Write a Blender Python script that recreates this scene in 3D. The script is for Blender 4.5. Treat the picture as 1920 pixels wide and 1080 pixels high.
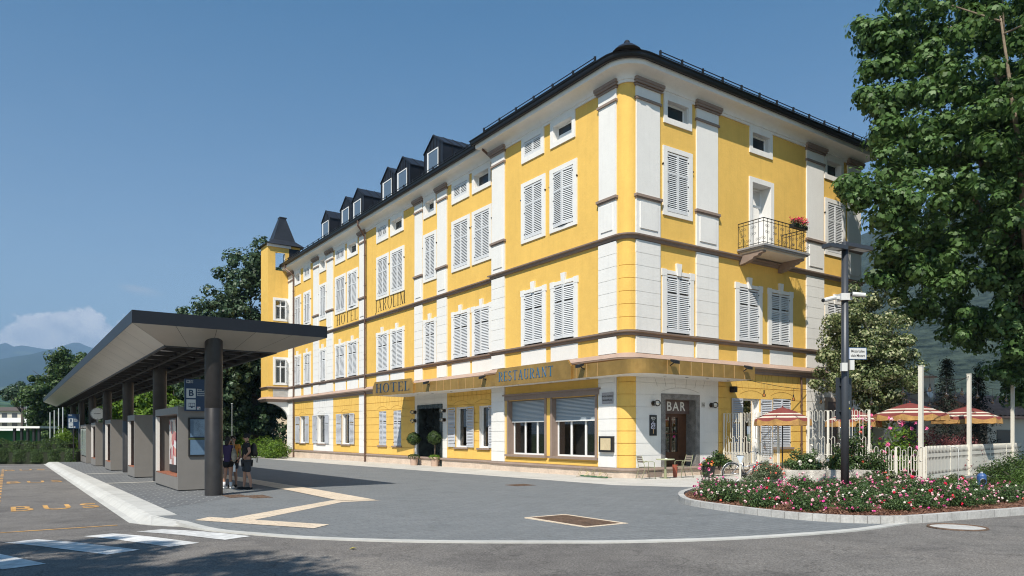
import bpy, math, random
import numpy as np
from mathutils import Vector, Matrix
R = math.radians
# ------------------------------------------------------------------ camera, sky, sun
for o in list(bpy.data.objects): bpy.data.objects.remove(o)
SC = bpy.context.scene
COL = SC.collection
cam = bpy.data.cameras.new('camera'); camo = bpy.data.objects.new('camera', cam); COL.objects.link(camo)
camo.location = (0, 0, 1.7); camo.rotation_euler = (R(90), 0, 0)
cam.sensor_width = 36; cam.lens = 36 * 1361 / 1920; cam.shift_y = 273 / 1920
cam.clip_start = .1; cam.clip_end = 60000
SC.camera = camo
SC.view_settings.view_transform = 'Standard'; SC.view_settings.look = 'None'
SC.cycles.pixel_filter_type = 'BLACKMAN_HARRIS'; SC.cycles.filter_width = 1.1
SC.view_settings.exposure = 0.25; SC.view_settings.gamma = 1
ANG = R(34.776)                      # the hotel, the shelter and the kerbs share this direction
C0 = Vector((4.364, 27.5, 0))
DR = Vector((math.cos(ANG), math.sin(ANG), 0)); DL = Vector((-math.sin(ANG), math.cos(ANG), 0))
SUNL = Vector((-1, -.70, 1.44)).normalized()          # towards the sun, in the hotel's axes
SUN = DR * SUNL.x + DL * SUNL.y + Vector((0, 0, SUNL.z))
sd = bpy.data.lights.new('sun', 'SUN'); sd.energy = 5.0; sd.angle = R(.53); sd.color = (1, .93, .825)
so = bpy.data.objects.new('sun', sd); COL.objects.link(so); so.rotation_euler = SUN.to_track_quat('Z', 'Y').to_euler()
wd = bpy.data.worlds.new('World'); SC.world = wd; wd.use_nodes = True

def nd(nt, t, **k):
    n = nt.nodes.new(t)
    for a, b in k.items():
        if a in n.inputs.keys() if isinstance(a, str) else False: n.inputs[a].default_value = b
        else: setattr(n, a, b)
    return n
def mth(nt, op, a, b=None, clamp=False):
    n = nt.nodes.new('ShaderNodeMath'); n.operation = op; n.use_clamp = clamp
    for i, v in ((0, a), (1, b)):
        if v is None: continue
        if isinstance(v, (int, float)): n.inputs[i].default_value = v
        else: nt.links.new(v, n.inputs[i])
    return n.outputs[0]
def ramp(nt, fac, stops):
    n = nt.nodes.new('ShaderNodeValToRGB'); e = n.color_ramp.elements
    while len(e) < len(stops): e.new(.5)
    for i, (p, c) in enumerate(stops):
        e[i].position = p; e[i].color = (c[0], c[1], c[2], 1) if not isinstance(c, (int, float)) else (c, c, c, 1)
    nt.links.new(fac, n.inputs[0]); return n.outputs[0]
def mixc(nt, fac, a, b, mode='MIX'):
    n = nt.nodes.new('ShaderNodeMix'); n.data_type = 'RGBA'; n.blend_type = mode
    for i, v in ((0, fac), (6, a), (7, b)):
        if isinstance(v, (int, float)): n.inputs[i].default_value = v
        elif isinstance(v, tuple): n.inputs[i].default_value = (*v, 1)
        else: nt.links.new(v, n.inputs[i])
    return n.outputs[2]

def build_world():
    nt = wd.node_tree; nt.nodes.clear()
    out = nd(nt, 'ShaderNodeOutputWorld'); bg = nd(nt, 'ShaderNodeBackground'); bg.inputs[1].default_value = .108
    sky = nd(nt, 'ShaderNodeTexSky', sky_type='NISHITA', sun_disc=False)
    sky.sun_elevation = math.asin(SUN.z); sky.sun_rotation = math.atan2(SUN.x, SUN.y)
    sky.altitude = 300; sky.air_density = 1.0; sky.dust_density = .9; sky.ozone_density = 2.2
    tc = nd(nt, 'ShaderNodeTexCoord'); sep = nd(nt, 'ShaderNodeSeparateXYZ')
    nrm = nd(nt, 'ShaderNodeVectorMath', operation='NORMALIZE'); nt.links.new(tc.outputs['Generated'], nrm.inputs[0])
    nt.links.new(nrm.outputs[0], sep.inputs[0]); x, y, z = sep.outputs
    # cumulus bank low over the far mountains, real directions in the sky: azimuth and elevation
    az = mth(nt, 'ARCTAN2', x, y); el = mth(nt, 'ARCSINE', z)
    comb = nd(nt, 'ShaderNodeCombineXYZ'); nt.links.new(az, comb.inputs[0]); nt.links.new(el, comb.inputs[1])
    n1 = nd(nt, 'ShaderNodeTexNoise'); n1.inputs['Scale'].default_value = 34; n1.inputs['Detail'].default_value = 7; n1.inputs['Roughness'].default_value = .55
    nt.links.new(comb.outputs[0], n1.inputs['Vector'])
    n2 = nd(nt, 'ShaderNodeTexNoise'); n2.inputs['Scale'].default_value = 7.5; n2.inputs['Detail'].default_value = 2
    nt.links.new(comb.outputs[0], n2.inputs['Vector'])
    # top line of the bank as a function of azimuth
    g = mth(nt, 'ADD', mth(nt, 'MULTIPLY', mth(nt, 'SUBTRACT', n1.outputs[0], .5), .075), mth(nt, 'MULTIPLY', mth(nt, 'SUBTRACT', n2.outputs[0], .5), .05))
    a1 = mth(nt, 'ABSOLUTE', mth(nt, 'ADD', az, .53)); hump = mth(nt, 'MULTIPLY', mth(nt, 'SUBTRACT', .09, a1), .45)
    top = mth(nt, 'ADD', mth(nt, 'ADD', .113, hump), g)
    m = mth(nt, 'MULTIPLY', mth(nt, 'SUBTRACT', top, el), 170, clamp=True)
    m = mth(nt, 'MULTIPLY', m, mth(nt, 'MULTIPLY', mth(nt, 'SUBTRACT', .34, a1), 9, clamp=True))
    m = mth(nt, 'MULTIPLY', m, mth(nt, 'MULTIPLY', mth(nt, 'ADD', z, .01), 50, clamp=True))
    # one small wisp and faint veils of cirrus
    sc = nd(nt, 'ShaderNodeVectorMath', operation='MULTIPLY'); sc.inputs[1].default_value = (1, 5, 1); nt.links.new(comb.outputs[0], sc.inputs[0])
    n3 = nd(nt, 'ShaderNodeTexNoise'); n3.inputs['Scale'].default_value = 14; n3.inputs['Detail'].default_value = 6; nt.links.new(sc.outputs[0], n3.inputs['Vector'])
    dx = mth(nt, 'DIVIDE', mth(nt, 'ADD', az, .472), .028); dy = mth(nt, 'DIVIDE', mth(nt, 'SUBTRACT', el, .173), .007)
    rr = mth(nt, 'ADD', mth(nt, 'POWER', dx, 2), mth(nt, 'POWER', mth(nt, 'ADD', dy, mth(nt, 'MULTIPLY', dx, .5)), 2))
    wisp = mth(nt, 'MULTIPLY', mth(nt, 'SUBTRACT', 1, rr, clamp=True), mth(nt, 'MULTIPLY', mth(nt, 'SUBTRACT', n3.outputs[0], .3), 2.2, clamp=True))
    veil = mth(nt, 'MULTIPLY', mth(nt, 'SUBTRACT', n3.outputs[0], .48, clamp=True), mth(nt, 'MULTIPLY', mth(nt, 'SUBTRACT', .5, el), .5, clamp=True), clamp=True)
    shade = ramp(nt, n1.outputs[0], [(.35, (6.3, 6.6, 7.2)), (.58, (10.2, 10, 9.9))])
    tint = mixc(nt, 1.0, sky.outputs[0], ramp(nt, z, [(.0, (1.2, 1.16, 1.04)), (.12, (1.16, 1.13, 1.02)), (.28, (.83, .96, .96)), (.5, (.33, .77, .92)), (1, (.34, .77, .97))]), 'MULTIPLY')
    c = mixc(nt, m, tint, shade)
    c = mixc(nt, mth(nt, 'MULTIPLY', wisp, .75), c, (5.2, 5.3, 5.5))
    c = mixc(nt, veil, c, (4.5, 4.8, 5.2))
    nt.links.new(c, bg.inputs[0]); nt.links.new(bg.outputs[0], out.inputs[0])
build_world()

# ------------------------------------------------------------------ helpers
rnd = random.Random(7)
def W(w, u, z=0): return C0 + DR * w + DL * u + Vector((0, 0, z))
def zg(u): return -.007 * max(-60, min(60, u))
def LOC(x, y):
    d = Vector((x, y, 0)) - C0; return d.dot(DR), d.dot(DL)
MATS = {}
def mat(name, col, rough=.7, metal=0, spec=.5, noise=None, bump=None, coat=0, obj=True, trans=0, emit=None, detail=5, streak=0):
    """noise=(scale, amount) colour variation; bump=(scale, strength, distance)"""
    if name in MATS: return MATS[name]
    m = bpy.data.materials.new(name); m.use_nodes = True; nt = m.node_tree; b = nt.nodes['Principled BSDF']; MATS[name] = m
    b.inputs['Roughness'].default_value = rough; b.inputs['Metallic'].default_value = metal; b.inputs['Specular IOR Level'].default_value = spec
    b.inputs['Base Color'].default_value = (*col, 1); b.inputs['Coat Weight'].default_value = coat
    if emit: b.inputs['Emission Color'].default_value = (*emit[0], 1); b.inputs['Emission Strength'].default_value = emit[1]
    tc = nd(nt, 'ShaderNodeTexCoord')
    if noise:
        n = nd(nt, 'ShaderNodeTexNoise'); n.inputs['Scale'].default_value = noise[0]; n.inputs['Detail'].default_value = detail; n.inputs['Roughness'].default_value = .6
        nt.links.new(tc.outputs['Object'], n.inputs['Vector'])
        n2 = nd(nt, 'ShaderNodeTexNoise'); n2.inputs['Scale'].default_value = noise[0] * .13; n2.inputs['Detail'].default_value = 3
        nt.links.new(tc.outputs['Object'], n2.inputs['Vector'])
        f = mth(nt, 'ADD', mth(nt, 'MULTIPLY', n.outputs[0], .5), mth(nt, 'MULTIPLY', n2.outputs[0], .5))
        a = noise[1]; lo = tuple(max(0, c * (1 - a)) for c in col); hi = tuple(min(1, c * (1 + a)) for c in col)
        nt.links.new(ramp(nt, f, [(.35, lo), (.65, hi)]), b.inputs['Base Color'])
        if streak:
            mp = nd(nt, 'ShaderNodeMapping'); mp.inputs['Scale'].default_value = (2.6, 2.6, .16); nt.links.new(tc.outputs['Object'], mp.inputs[0])
            n3 = nd(nt, 'ShaderNodeTexNoise'); n3.inputs['Scale'].default_value = 1.5; n3.inputs['Detail'].default_value = 6; n3.inputs['Roughness'].default_value = .7; nt.links.new(mp.outputs[0], n3.inputs['Vector'])
            src = b.inputs['Base Color'].links[0].from_socket; nt.links.new(mixc(nt, 1, src, ramp(nt, n3.outputs[0], [(.3, (1 - streak,) * 3), (.5, (1, 1, 1)), (.75, (1 - streak * .3,) * 3)]), 'MULTIPLY'), b.inputs['Base Color'])
    if bump:
        n = nd(nt, 'ShaderNodeTexNoise'); n.inputs['Scale'].default_value = bump[0]; n.inputs['Detail'].default_value = 4
        nt.links.new(tc.outputs['Object'], n.inputs['Vector'])
        bp = nd(nt, 'ShaderNodeBump'); bp.inputs['Strength'].default_value = bump[1]; bp.inputs['Distance'].default_value = bump[2]
        nt.links.new(n.outputs[0], bp.inputs['Height']); nt.links.new(bp.outputs[0], b.inputs['Normal'])
    return m
def leafmat(name, cols, rough=.5, trans=.3):
    if name in MATS: return MATS[name]
    m = bpy.data.materials.new(name); m.use_nodes = True; nt = m.node_tree; b = nt.nodes['Principled BSDF']; MATS[name] = m
    g = nd(nt, 'ShaderNodeNewGeometry'); c = ramp(nt, g.outputs['Random Per Island'], [(i / max(1, len(cols) - 1), k) for i, k in enumerate(cols)])
    nt.links.new(c, b.inputs['Base Color']); b.inputs['Roughness'].default_value = rough; b.inputs['Specular IOR Level'].default_value = .35
    t = nd(nt, 'ShaderNodeBsdfTranslucent'); hs = nd(nt, 'ShaderNodeHueSaturation'); hs.inputs['Value'].default_value = 1.6; hs.inputs['Hue'].default_value = .48
    nt.links.new(c, hs.inputs['Color']); nt.links.new(hs.outputs[0], t.inputs[0])
    mx = nd(nt, 'ShaderNodeMixShader'); mx.inputs[0].default_value = trans
    nt.links.new(b.outputs[0], mx.inputs[1]); nt.links.new(t.outputs[0], mx.inputs[2]); nt.links.new(mx.outputs[0], nt.nodes['Material Output'].inputs[0])
    return m
def glassmat(name, tint=(.75, .8, .8), refl=.9):
    if name in MATS: return MATS[name]
    m = bpy.data.materials.new(name); m.use_nodes = True; nt = m.node_tree; nt.nodes.clear(); MATS[name] = m
    o = nd(nt, 'ShaderNodeOutputMaterial'); tr = nd(nt, 'ShaderNodeBsdfTransparent'); tr.inputs[0].default_value = (*tint, 1)
    gl = nd(nt, 'ShaderNodeBsdfGlossy'); gl.inputs['Roughness'].default_value = .015; gl.inputs[0].default_value = (refl, refl, refl, 1)
    fr = nd(nt, 'ShaderNodeFresnel'); fr.inputs[0].default_value = 1.55
    f = mth(nt, 'ADD', mth(nt, 'MULTIPLY', fr.outputs[0], 1.4), .05, clamp=True)
    mx = nd(nt, 'ShaderNodeMixShader'); nt.links.new(f, mx.inputs[0]); nt.links.new(tr.outputs[0], mx.inputs[1]); nt.links.new(gl.outputs[0], mx.inputs[2]); nt.links.new(mx.outputs[0], o.inputs[0])
    return m
class MB:
    def __init__(s, T=None): s.v = []; s.f = []; s.m = []; s.T = T; s.k = 0
    def add(s, vs, fs, k=None):
        b = len(s.v); s.v += [s.T(*p) if s.T else tuple(p) for p in vs]
        s.f += [tuple(b + i for i in f) for f in fs]; s.m += [s.k if k is None else k] * len(fs)
    def box(s, a0, a1, b0, b1, c0, c1, k=None):
        s.add([(a0, b0, c0), (a1, b0, c0), (a1, b1, c0), (a0, b1, c0), (a0, b0, c1), (a1, b0, c1), (a1, b1, c1), (a0, b1, c1)],
              [(0, 3, 2, 1), (4, 5, 6, 7), (0, 1, 5, 4), (1, 2, 6, 5), (2, 3, 7, 6), (3, 0, 4, 7)], k)
    def prism(s, poly, c0, c1, ax=2, k=None):
        n = len(poly)
        def P(a, b, c): return (a, b, c) if ax == 2 else ((a, c, b) if ax == 1 else (c, a, b))
        s.add([P(a, b, c0) for a, b in poly] + [P(a, b, c1) for a, b in poly],
              [tuple(range(n))[::-1], tuple(range(n, 2 * n))] + [(i, (i + 1) % n, n + (i + 1) % n, n + i) for i in range(n)], k)
    def tube(s, pts, r, n=8, k=None, cap=True, closed=False):
        pts = [Vector(p) for p in pts]; N = len(pts); rs = r if isinstance(r, (list, tuple)) else [r] * N
        up = Vector((0, 0, 1)); vs = []; prev = None
        for i, p in enumerate(pts):
            if closed: d = pts[(i + 1) % N] - pts[i - 1]
            else: d = pts[min(i + 1, N - 1)] - pts[max(i - 1, 0)]
            d.normalize()
            if prev is None: x = d.cross(up if abs(d.z) < .9 else Vector((1, 0, 0))).normalized()
            else: x = (prev - d * prev.dot(d)); x = x.normalized() if x.length > 1e-6 else d.cross(up).normalized()
            prev = x; y = d.cross(x)
            vs += [tuple(p + (x * math.cos(t) + y * math.sin(t)) * rs[i]) for t in [2 * math.pi * j / n for j in range(n)]]
        fs = [(i * n + j, i * n + (j + 1) % n, (i + 1) * n + (j + 1) % n, (i + 1) * n + j) for i in range(N - 1) for j in range(n)]
        if closed: fs += [((N - 1) * n + j, (N - 1) * n + (j + 1) % n, (j + 1) % n, j) for j in range(n)]
        elif cap: fs += [tuple(range(n))[::-1], tuple((N - 1) * n + j for j in range(n))]
        s.add(vs, fs, k)
    def lathe(s, prof, n=16, c=(0, 0, 0), k=None):
        vs = [(c[0] + r * math.cos(2 * math.pi * j / n), c[1] + r * math.sin(2 * math.pi * j / n), c[2] + z) for r, z in prof for j in range(n)]
        fs = [(i * n + j, i * n + (j + 1) % n, (i + 1) * n + (j + 1) % n, (i + 1) * n + j) for i in range(len(prof) - 1) for j in range(n)]
        fs += [tuple(range(n))[::-1], tuple((len(prof) - 1) * n + j for j in range(n))]
        s.add(vs, fs, k)
    def ball(s, c, r, n=10, m=7, k=None, sc=(1, 1, 1)):
        vs = [(c[0], c[1], c[2] - r * sc[2])]
        for i in range(1, m):
            a = -math.pi / 2 + math.pi * i / m
            vs += [(c[0] + r * sc[0] * math.cos(a) * math.cos(2 * math.pi * j / n), c[1] + r * sc[1] * math.cos(a) * math.sin(2 * math.pi * j / n), c[2] + r * sc[2] * math.sin(a)) for j in range(n)]
        vs.append((c[0], c[1], c[2] + r * sc[2])); L = len(vs) - 1
        fs = [(0, 1 + (j + 1) % n, 1 + j) for j in range(n)]
        for i in range(m - 2):
            fs += [(1 + i * n + j, 1 + i * n + (j + 1) % n, 1 + (i + 1) * n + (j + 1) % n, 1 + (i + 1) * n + j) for j in range(n)]
        fs += [(1 + (m - 2) * n + j, 1 + (m - 2) * n + (j + 1) % n, L) for j in range(n)]
        s.add(vs, fs, k)
    def build(s, name, mats, parent=None, smooth=False, loc=None, rotz=0):
        me = bpy.data.meshes.new(name); me.from_pydata(s.v, [], s.f); 
        for m in (mats if isinstance(mats, (list, tuple)) else [mats]): me.materials.append(m)
        me.polygons.foreach_set('material_index', s.m)
        if smooth: me.polygons.foreach_set('use_smooth', [True] * len(s.f))
        me.update()
        return link(name, me, parent, loc, rotz)
def link(name, me, parent=None, loc=None, rotz=0):
    o = bpy.data.objects.new(name, me); COL.objects.link(o)
    if parent: o.parent = parent
    if loc is not None: o.location = loc
    if rotz: o.rotation_euler = (0, 0, rotz)
    return o
def smooth_by_angle(o, deg=35):
    import bmesh
    me = o.data; bm = bmesh.new(); bm.from_mesh(me); bmesh.ops.remove_doubles(bm, verts=bm.verts, dist=1e-5)
    bmesh.ops.recalc_face_normals(bm, faces=bm.faces)
    for f in bm.faces: f.smooth = True
    for e in bm.edges:
        if len(e.link_faces) == 2 and e.calc_face_angle(3.14) > R(deg): e.smooth = False
    bm.to_mesh(me); bm.free(); return o
def thing(name, label, cat, loc=(0, 0, 0), rotz=0, group=None):
    o = bpy.data.objects.new(name, None); COL.objects.link(o); o.location = loc; o.rotation_euler = (0, 0, rotz); o.empty_display_size = .2
    return tag(o, label, cat, group)
def tag(o, label, cat, group=None):
    o['label'] = label; o['category'] = cat
    if group: o['group'] = group
    return o
def kind(o, k='structure', label=None, cat=None):
    o['kind'] = k
    if label: o['label'] = label
    if cat: o['category'] = cat
    return o
def dup(root, loc, rotz, label, scale=None):
    r = root.copy(); COL.objects.link(r); r.location = loc; r.rotation_euler = (0, 0, rotz); r['label'] = label
    if scale: r.scale = scale
    for ch in list(root.children):
        c = ch.copy(); COL.objects.link(c); c.parent = r
        for g in list(ch.children):
            d = g.copy(); COL.objects.link(d); d.parent = c
    return r
def glyphs(txt, h, cond=.62, thick=.105, thin=.032, gap=.17):
    """Roman capitals with thick and thin strokes, as flat polygons in (x, y); returns polygons and width"""
    P = []; x = 0
    def bar(a, b, c, d, t):  # stroke from (a,b) to (c,d), horizontal thickness t
        return [(a - t / 2, b), (a + t / 2, b), (c + t / 2, d), (c - t / 2, d)]
    def hb(a, b, y, t): return [(a, y), (b, y), (b, y + t), (a, y + t)]
    for ch in txt:
        q = []; w = {'I': .2, 'L': .5, 'T': .62, 'M': .82, 'O': .68, 'E': .5, ' ': .4, 'J': .36, 'A': .62, 'R': .6, 'S': .5, 'H': .66, 'U': .62, 'N': .66}.get(ch, .6)
        sf = lambda a, y: hb(a - .13, a + .13, y, thin)
        if ch == 'H': q = [bar(.12, 0, .12, 1, thick), bar(w - .12, 0, w - .12, 1, thick), hb(.12, w - .12, .5, thin), sf(.12, 0), sf(.12, 1 - thin), sf(w - .12, 0), sf(w - .12, 1 - thin)]
        if ch == 'I': q = [bar(.1, 0, .1, 1, thick), sf(.1, 0), sf(.1, 1 - thin)]
        if ch == 'L': q = [bar(.12, 0, .12, 1, thick), sf(.12, 1 - thin), hb(0, w, 0, thin), [(w - .05, 0), (w, 0), (w, .22), (w - .02, .22)]]
        if ch == 'T': q = [bar(w / 2, 0, w / 2, 1, thick), sf(w / 2, 0), hb(0, w, 1 - thin, thin), [(0, 1), (.05, 1), (.01, .8), (0, .8)], [(w - .05, 1), (w, 1), (w, .8), (w - .01, .8)]]
        if ch == 'E': q = [bar(.12, 0, .12, 1, thick), hb(0, w, 0, thin), hb(0, w, 1 - thin, thin), hb(.12, w * .8, .5, thin), [(w - .05, 0), (w, 0), (w, .2), (w - .02, .2)], [(w - .05, 1), (w, 1), (w, .82), (w - .02, .82)]]
        if ch == 'A': q = [bar(.06, 0, w / 2, 1, thin), bar(w - .1, 0, w / 2 - .02, 1, thick), hb(.14, w - .16, .33, thin), hb(-.04, .16, 0, thin), hb(w - .22, w + .03, 0, thin)]
        if ch == 'M': q = [bar(.08, 0, .1, 1, thin), bar(w / 2, 0, .12, 1, thick), bar(w / 2, 0, w - .14, 1, thin), bar(w - .12, 0, w - .14, 1, thick), hb(0, .18, 0, thin), sf(w - .12, 0)]
        if ch == 'N': q = [bar(.1, 0, .1, 1, thin), bar(w - .1, 0, .1, 1, thick), bar(w - .1, 0, w - .1, 1, thin), sf(.1, 0), sf(w - .1, 1 - thin)]
        if ch == 'U': q = [bar(.12, .25, .12, 1, thick), bar(w - .1, .25, w - .1, 1, thin), sf(.12, 1 - thin), sf(w - .1, 1 - thin)]
        if ch == 'J': q = [bar(.24, 0, .24, 1, thick), sf(.24, 1 - thin), [(.3, 0), (.18, 0), (.0, -.14), (.04, -.17), (.2, -.1)]]
        def ring(cx, cy, rx, ry, a0, a1, tx, ty, n=14):
            for i in range(n):
                t0 = a0 + (a1 - a0) * i / n; t1 = a0 + (a1 - a0) * (i + 1) / n
                q.append([(cx + rx * math.cos(t0), cy + ry * math.sin(t0)), (cx + rx * math.cos(t1), cy + ry * math.sin(t1)),
                          (cx + (rx - tx) * math.cos(t1), cy + (ry - ty) * math.sin(t1)), (cx + (rx - tx) * math.cos(t0), cy + (ry - ty) * math.sin(t0))])
        if ch == 'O': ring(w / 2, .5, w / 2, .52, 0, 2 * math.pi, thick, thin, 24)
        if ch == 'U': ring(w / 2 + .01, .26, w / 2 - .065, .28, math.pi, 2 * math.pi, thick * .8, thin)
        if ch in 'R': q += [bar(.12, 0, .12, 1, thick), sf(.12, 0), hb(0, .12, 1 - thin, thin), bar(w - .08, 0, w * .5, .48, thick), hb(w - .12, w + .04, 0, thin)]; ring(w * .42, .74, w * .5, .26, -math.pi / 2, math.pi / 2, thick, thin)
        if ch == 'S': ring(w / 2, .74, w * .42, .27, .35, 1.5 * math.pi, thick * .75, thin + .03); ring(w / 2, .26, w * .46, .28, -math.pi + .35, math.pi / 2, thick * .75, thin + .03)
        P += [[((x + a * 1.0) * h * cond, b * h) for a, b in poly] for poly in q]
        x += w + gap
    return P, (x - gap) * h * cond
def textmesh(txt, size, space=1.0, bold=0.0, align='CENTER', line=1.0):
    cu = bpy.data.curves.new('t', 'FONT'); cu.body = txt; cu.size = size; cu.align_x = align; cu.align_y = 'CENTER'; cu.space_character = space; cu.offset = bold; cu.space_line = line; cu.resolution_u = 3
    o = bpy.data.objects.new('t', cu); COL.objects.link(o); me = bpy.data.meshes.new_from_object(o, depsgraph=bpy.context.evaluated_depsgraph_get())
    bpy.data.objects.remove(o); bpy.data.curves.remove(cu)
    vs = [tuple(v.co) for v in me.vertices]; fs = [tuple(p.vertices) for p in me.polygons]; bpy.data.meshes.remove(me)
    return vs, fs
def leaves(name, pts, nrm, size, mats, parent=None, seed=1, aspect=.6, jitter=.9, midx=None, fold=.25):
    """one mesh of folded leaf faces; pts Nx3, nrm Nx3 the preferred facing"""
    g = np.random.default_rng(seed); N = len(pts)
    n = nrm + g.normal(0, jitter, (N, 3)); n /= np.linalg.norm(n, axis=1)[:, None] + 1e-9
    t = g.normal(0, 1, (N, 3)); t -= n * (t * n).sum(1)[:, None]; t /= np.linalg.norm(t, axis=1)[:, None] + 1e-9
    b = np.cross(n, t); s = (size * g.uniform(.6, 1.3, N))[:, None]
    v = np.empty((N, 4, 3)); v[:, 0] = pts - t * s * .5; v[:, 1] = pts + b * s * aspect * .5 + n * s * fold * .5
    v[:, 2] = pts + t * s * .5; v[:, 3] = pts - b * s * aspect * .5 + n * s * fold * .5
    me = bpy.data.meshes.new(name); me.vertices.add(4 * N); me.vertices.foreach_set('co', v.reshape(-1).astype(np.float32))
    i = np.arange(N)[:, None] * 4; tri = np.concatenate([i + np.array([[0, 1, 2]]), i + np.array([[0, 2, 3]])], 1).reshape(-1)
    me.loops.add(6 * N); me.loops.foreach_set('vertex_index', tri.astype(np.int32))
    me.polygons.add(2 * N); me.polygons.foreach_set('loop_start', np.arange(0, 6 * N, 3, dtype=np.int32))
    try: me.polygons.foreach_set('loop_total', np.full(2 * N, 3, dtype=np.int32))
    except Exception: pass
    for m in (mats if isinstance(mats, (list, tuple)) else [mats]): me.materials.append(m)
    if midx is not None: me.polygons.foreach_set('material_index', np.repeat(midx, 2).astype(np.int32))
    me.update(calc_edges=True); return link(name, me, parent)
def starleaves(name, pts, nrm, size, mats, parent=None, seed=1, jitter=.8):
    """lobed leaves: three crossing pointed blades from one stalk"""
    g = np.random.default_rng(seed); N = len(pts); n = nrm + g.normal(0, jitter, (N, 3)); n /= np.linalg.norm(n, axis=1)[:, None] + 1e-9
    t = g.normal(0, 1, (N, 3)) + np.array([0, 0, -.8]); t -= n * (t * n).sum(1)[:, None]; t /= np.linalg.norm(t, axis=1)[:, None] + 1e-9; b = np.cross(n, t); s = (size * g.uniform(.6, 1.25, N))[:, None]
    base = pts - t * s * .4; L = [pts + t * s * .6, base + (t * .75 + b * .75) * s * .8, base + (t * .75 - b * .75) * s * .8]; M = [base + (t * .55 + b * .28) * s, base + (t * .55 - b * .28) * s, base + (t * .1 + b * .35) * s, base + (t * .1 - b * .35) * s]
    v = np.stack([base, M[2], L[1], M[0], L[0], M[1], L[2], M[3]], 1); v[:, 4] += n * s * .08; i = np.arange(N)[:, None] * 8
    tri = np.concatenate([i + np.array([[a, b_, c]]) for a, b_, c in ((0, 1, 2), (0, 2, 3), (0, 3, 4), (0, 4, 5), (0, 5, 6), (0, 6, 7))], 1).reshape(-1); me = bpy.data.meshes.new(name)
    me.vertices.add(8 * N); me.vertices.foreach_set('co', v.reshape(-1).astype(np.float32)); me.loops.add(18 * N); me.loops.foreach_set('vertex_index', tri.astype(np.int32)); me.polygons.add(6 * N); me.polygons.foreach_set('loop_start', np.arange(0, 18 * N, 3, dtype=np.int32)); me.materials.append(mats); me.update(calc_edges=True); return link(name, me, parent)
def cloud(centers, rad, per, seed=1, flat=.8, shell=.5):
    g = np.random.default_rng(seed); C = np.asarray(centers, float); M = len(C); rad = np.broadcast_to(rad, (M,))
    d = g.normal(0, 1, (M, per, 3)); d /= np.linalg.norm(d, axis=2)[:, :, None]
    r = g.uniform(0, 1, (M, per)) ** shell
    p = C[:, None, :] + d * (r * rad[:, None])[:, :, None] * np.array([1, 1, flat])
    return p.reshape(-1, 3), (d + np.array([0, 0, .55])).reshape(-1, 3)
# ------------------------------------------------------------------ materials
YEL = mat('yellow render', (.77, .49, .125), .85, spec=.2, noise=(2.2, .07), bump=(9, .35, .02), streak=.075)
WHT = mat('white render', (.77, .755, .725), .85, spec=.2, noise=(1.8, .04), bump=(9, .3, .015), streak=.06)
TAU = mat('taupe stone trim', (.26, .195, .16), .8, noise=(6, .12), bump=(40, .2, .003))
FLS = mat('pink brown flashing', (.40, .285, .225), .6, noise=(3, .1))
RGH = mat('rough plinth render', (.62, .50, .40), .95, noise=(9, .16), bump=(26, 1.0, .03))
PLD = mat('dark plinth stone', (.26, .20, .165), .85, noise=(8, .15), bump=(30, .4, .006))
GRV = mat('groove shade', (.30, .25, .17), .9)
SHU = mat('grey white shutter paint', (.66, .67, .68), .45, noise=(5, .04))
SHG = mat('grey shutter paint', (.52, .54, .58), .5, noise=(5, .05))
IRON = mat('black iron', (.015, .015, .017), .5)
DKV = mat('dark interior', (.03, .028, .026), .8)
FRM = mat('white window frame', (.8, .8, .79), .35)
GLS = glassmat('window glass')
CUR = mat('cream curtain', (.55, .47, .30), .9, noise=(14, .3))
BRZ = mat('patinated brass cladding', (.44, .265, .08), .40, metal=.55, noise=(2.4, .22), bump=(7, .12, .02))
BRE = mat('brass seam', (.62, .42, .2), .4, metal=.4)
ROOF = mat('black sheet roof', (.022, .024, .03), .42, metal=.4, noise=(1.5, .25))
GUT = mat('dark gutter', (.02, .02, .022), .35, metal=.5)
SLT = mat('slate shingles', (.018, .021, .028), .5, noise=(5, .3))
BRN = mat('brown downpipe', (.13, .075, .055), .45, metal=.2)
STO = mat('grey speckled stone', (.20, .19, .18), .8, noise=(34, .45), bump=(30, .5, .006))
MRB = mat('dark green marble', (.035, .045, .045), .25, noise=(3.5, .9), detail=9)
WOOD = mat('dark brown wood', (.085, .035, .015), .4, noise=(9, .35))
SGN = mat('brown sign board', (.13, .085, .07), .5)
INK = mat('dark letter paint', (.03, .025, .012), .7)
LBL = mat('blue letters', (.02, .12, .26), .4)
LWH = mat('ivory letters', (.78, .74, .66), .5)
BLK = mat('matt black', (.012, .013, .015), .5)
ROLL = mat('grey roller shutter', (.33, .39, .44), .45)
def TL(o):  return lambda a, d, z: (o - d, a, z)       # left facade: a = along, d = outward, z
def TR(o):  return lambda a, d, z: (a, -o - d, z)      # right facade
L0, LM, RR = TL(0), TL(.35), TR(0)
hotel = thing('hotel_building', 'long yellow and white four-storey hotel with grey shutters, brown string courses and a round corner', 'building', W(0, 0, 0), ANG)
Z_G, Z_B1, Z_B2, Z_T = 4.34, 5.67, 9.36, 15.35
def offset_path(path, d):
    out = []
    for i, p in enumerate(path):
        ns = []
        if i > 0: v = (Vector(p) - Vector(path[i - 1])).normalized(); ns.append(Vector((v.y, -v.x)))
        if i < len(path) - 1: v = (Vector(path[i + 1]) - Vector(p)).normalized(); ns.append(Vector((v.y, -v.x)))
        n = sum(ns, Vector((0, 0))); n.normalize(); c = max(.3, n.dot(ns[0])); q = Vector(p) + n * (d / c); out.append((q.x, q.y))
    return out
RC = .45
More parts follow.
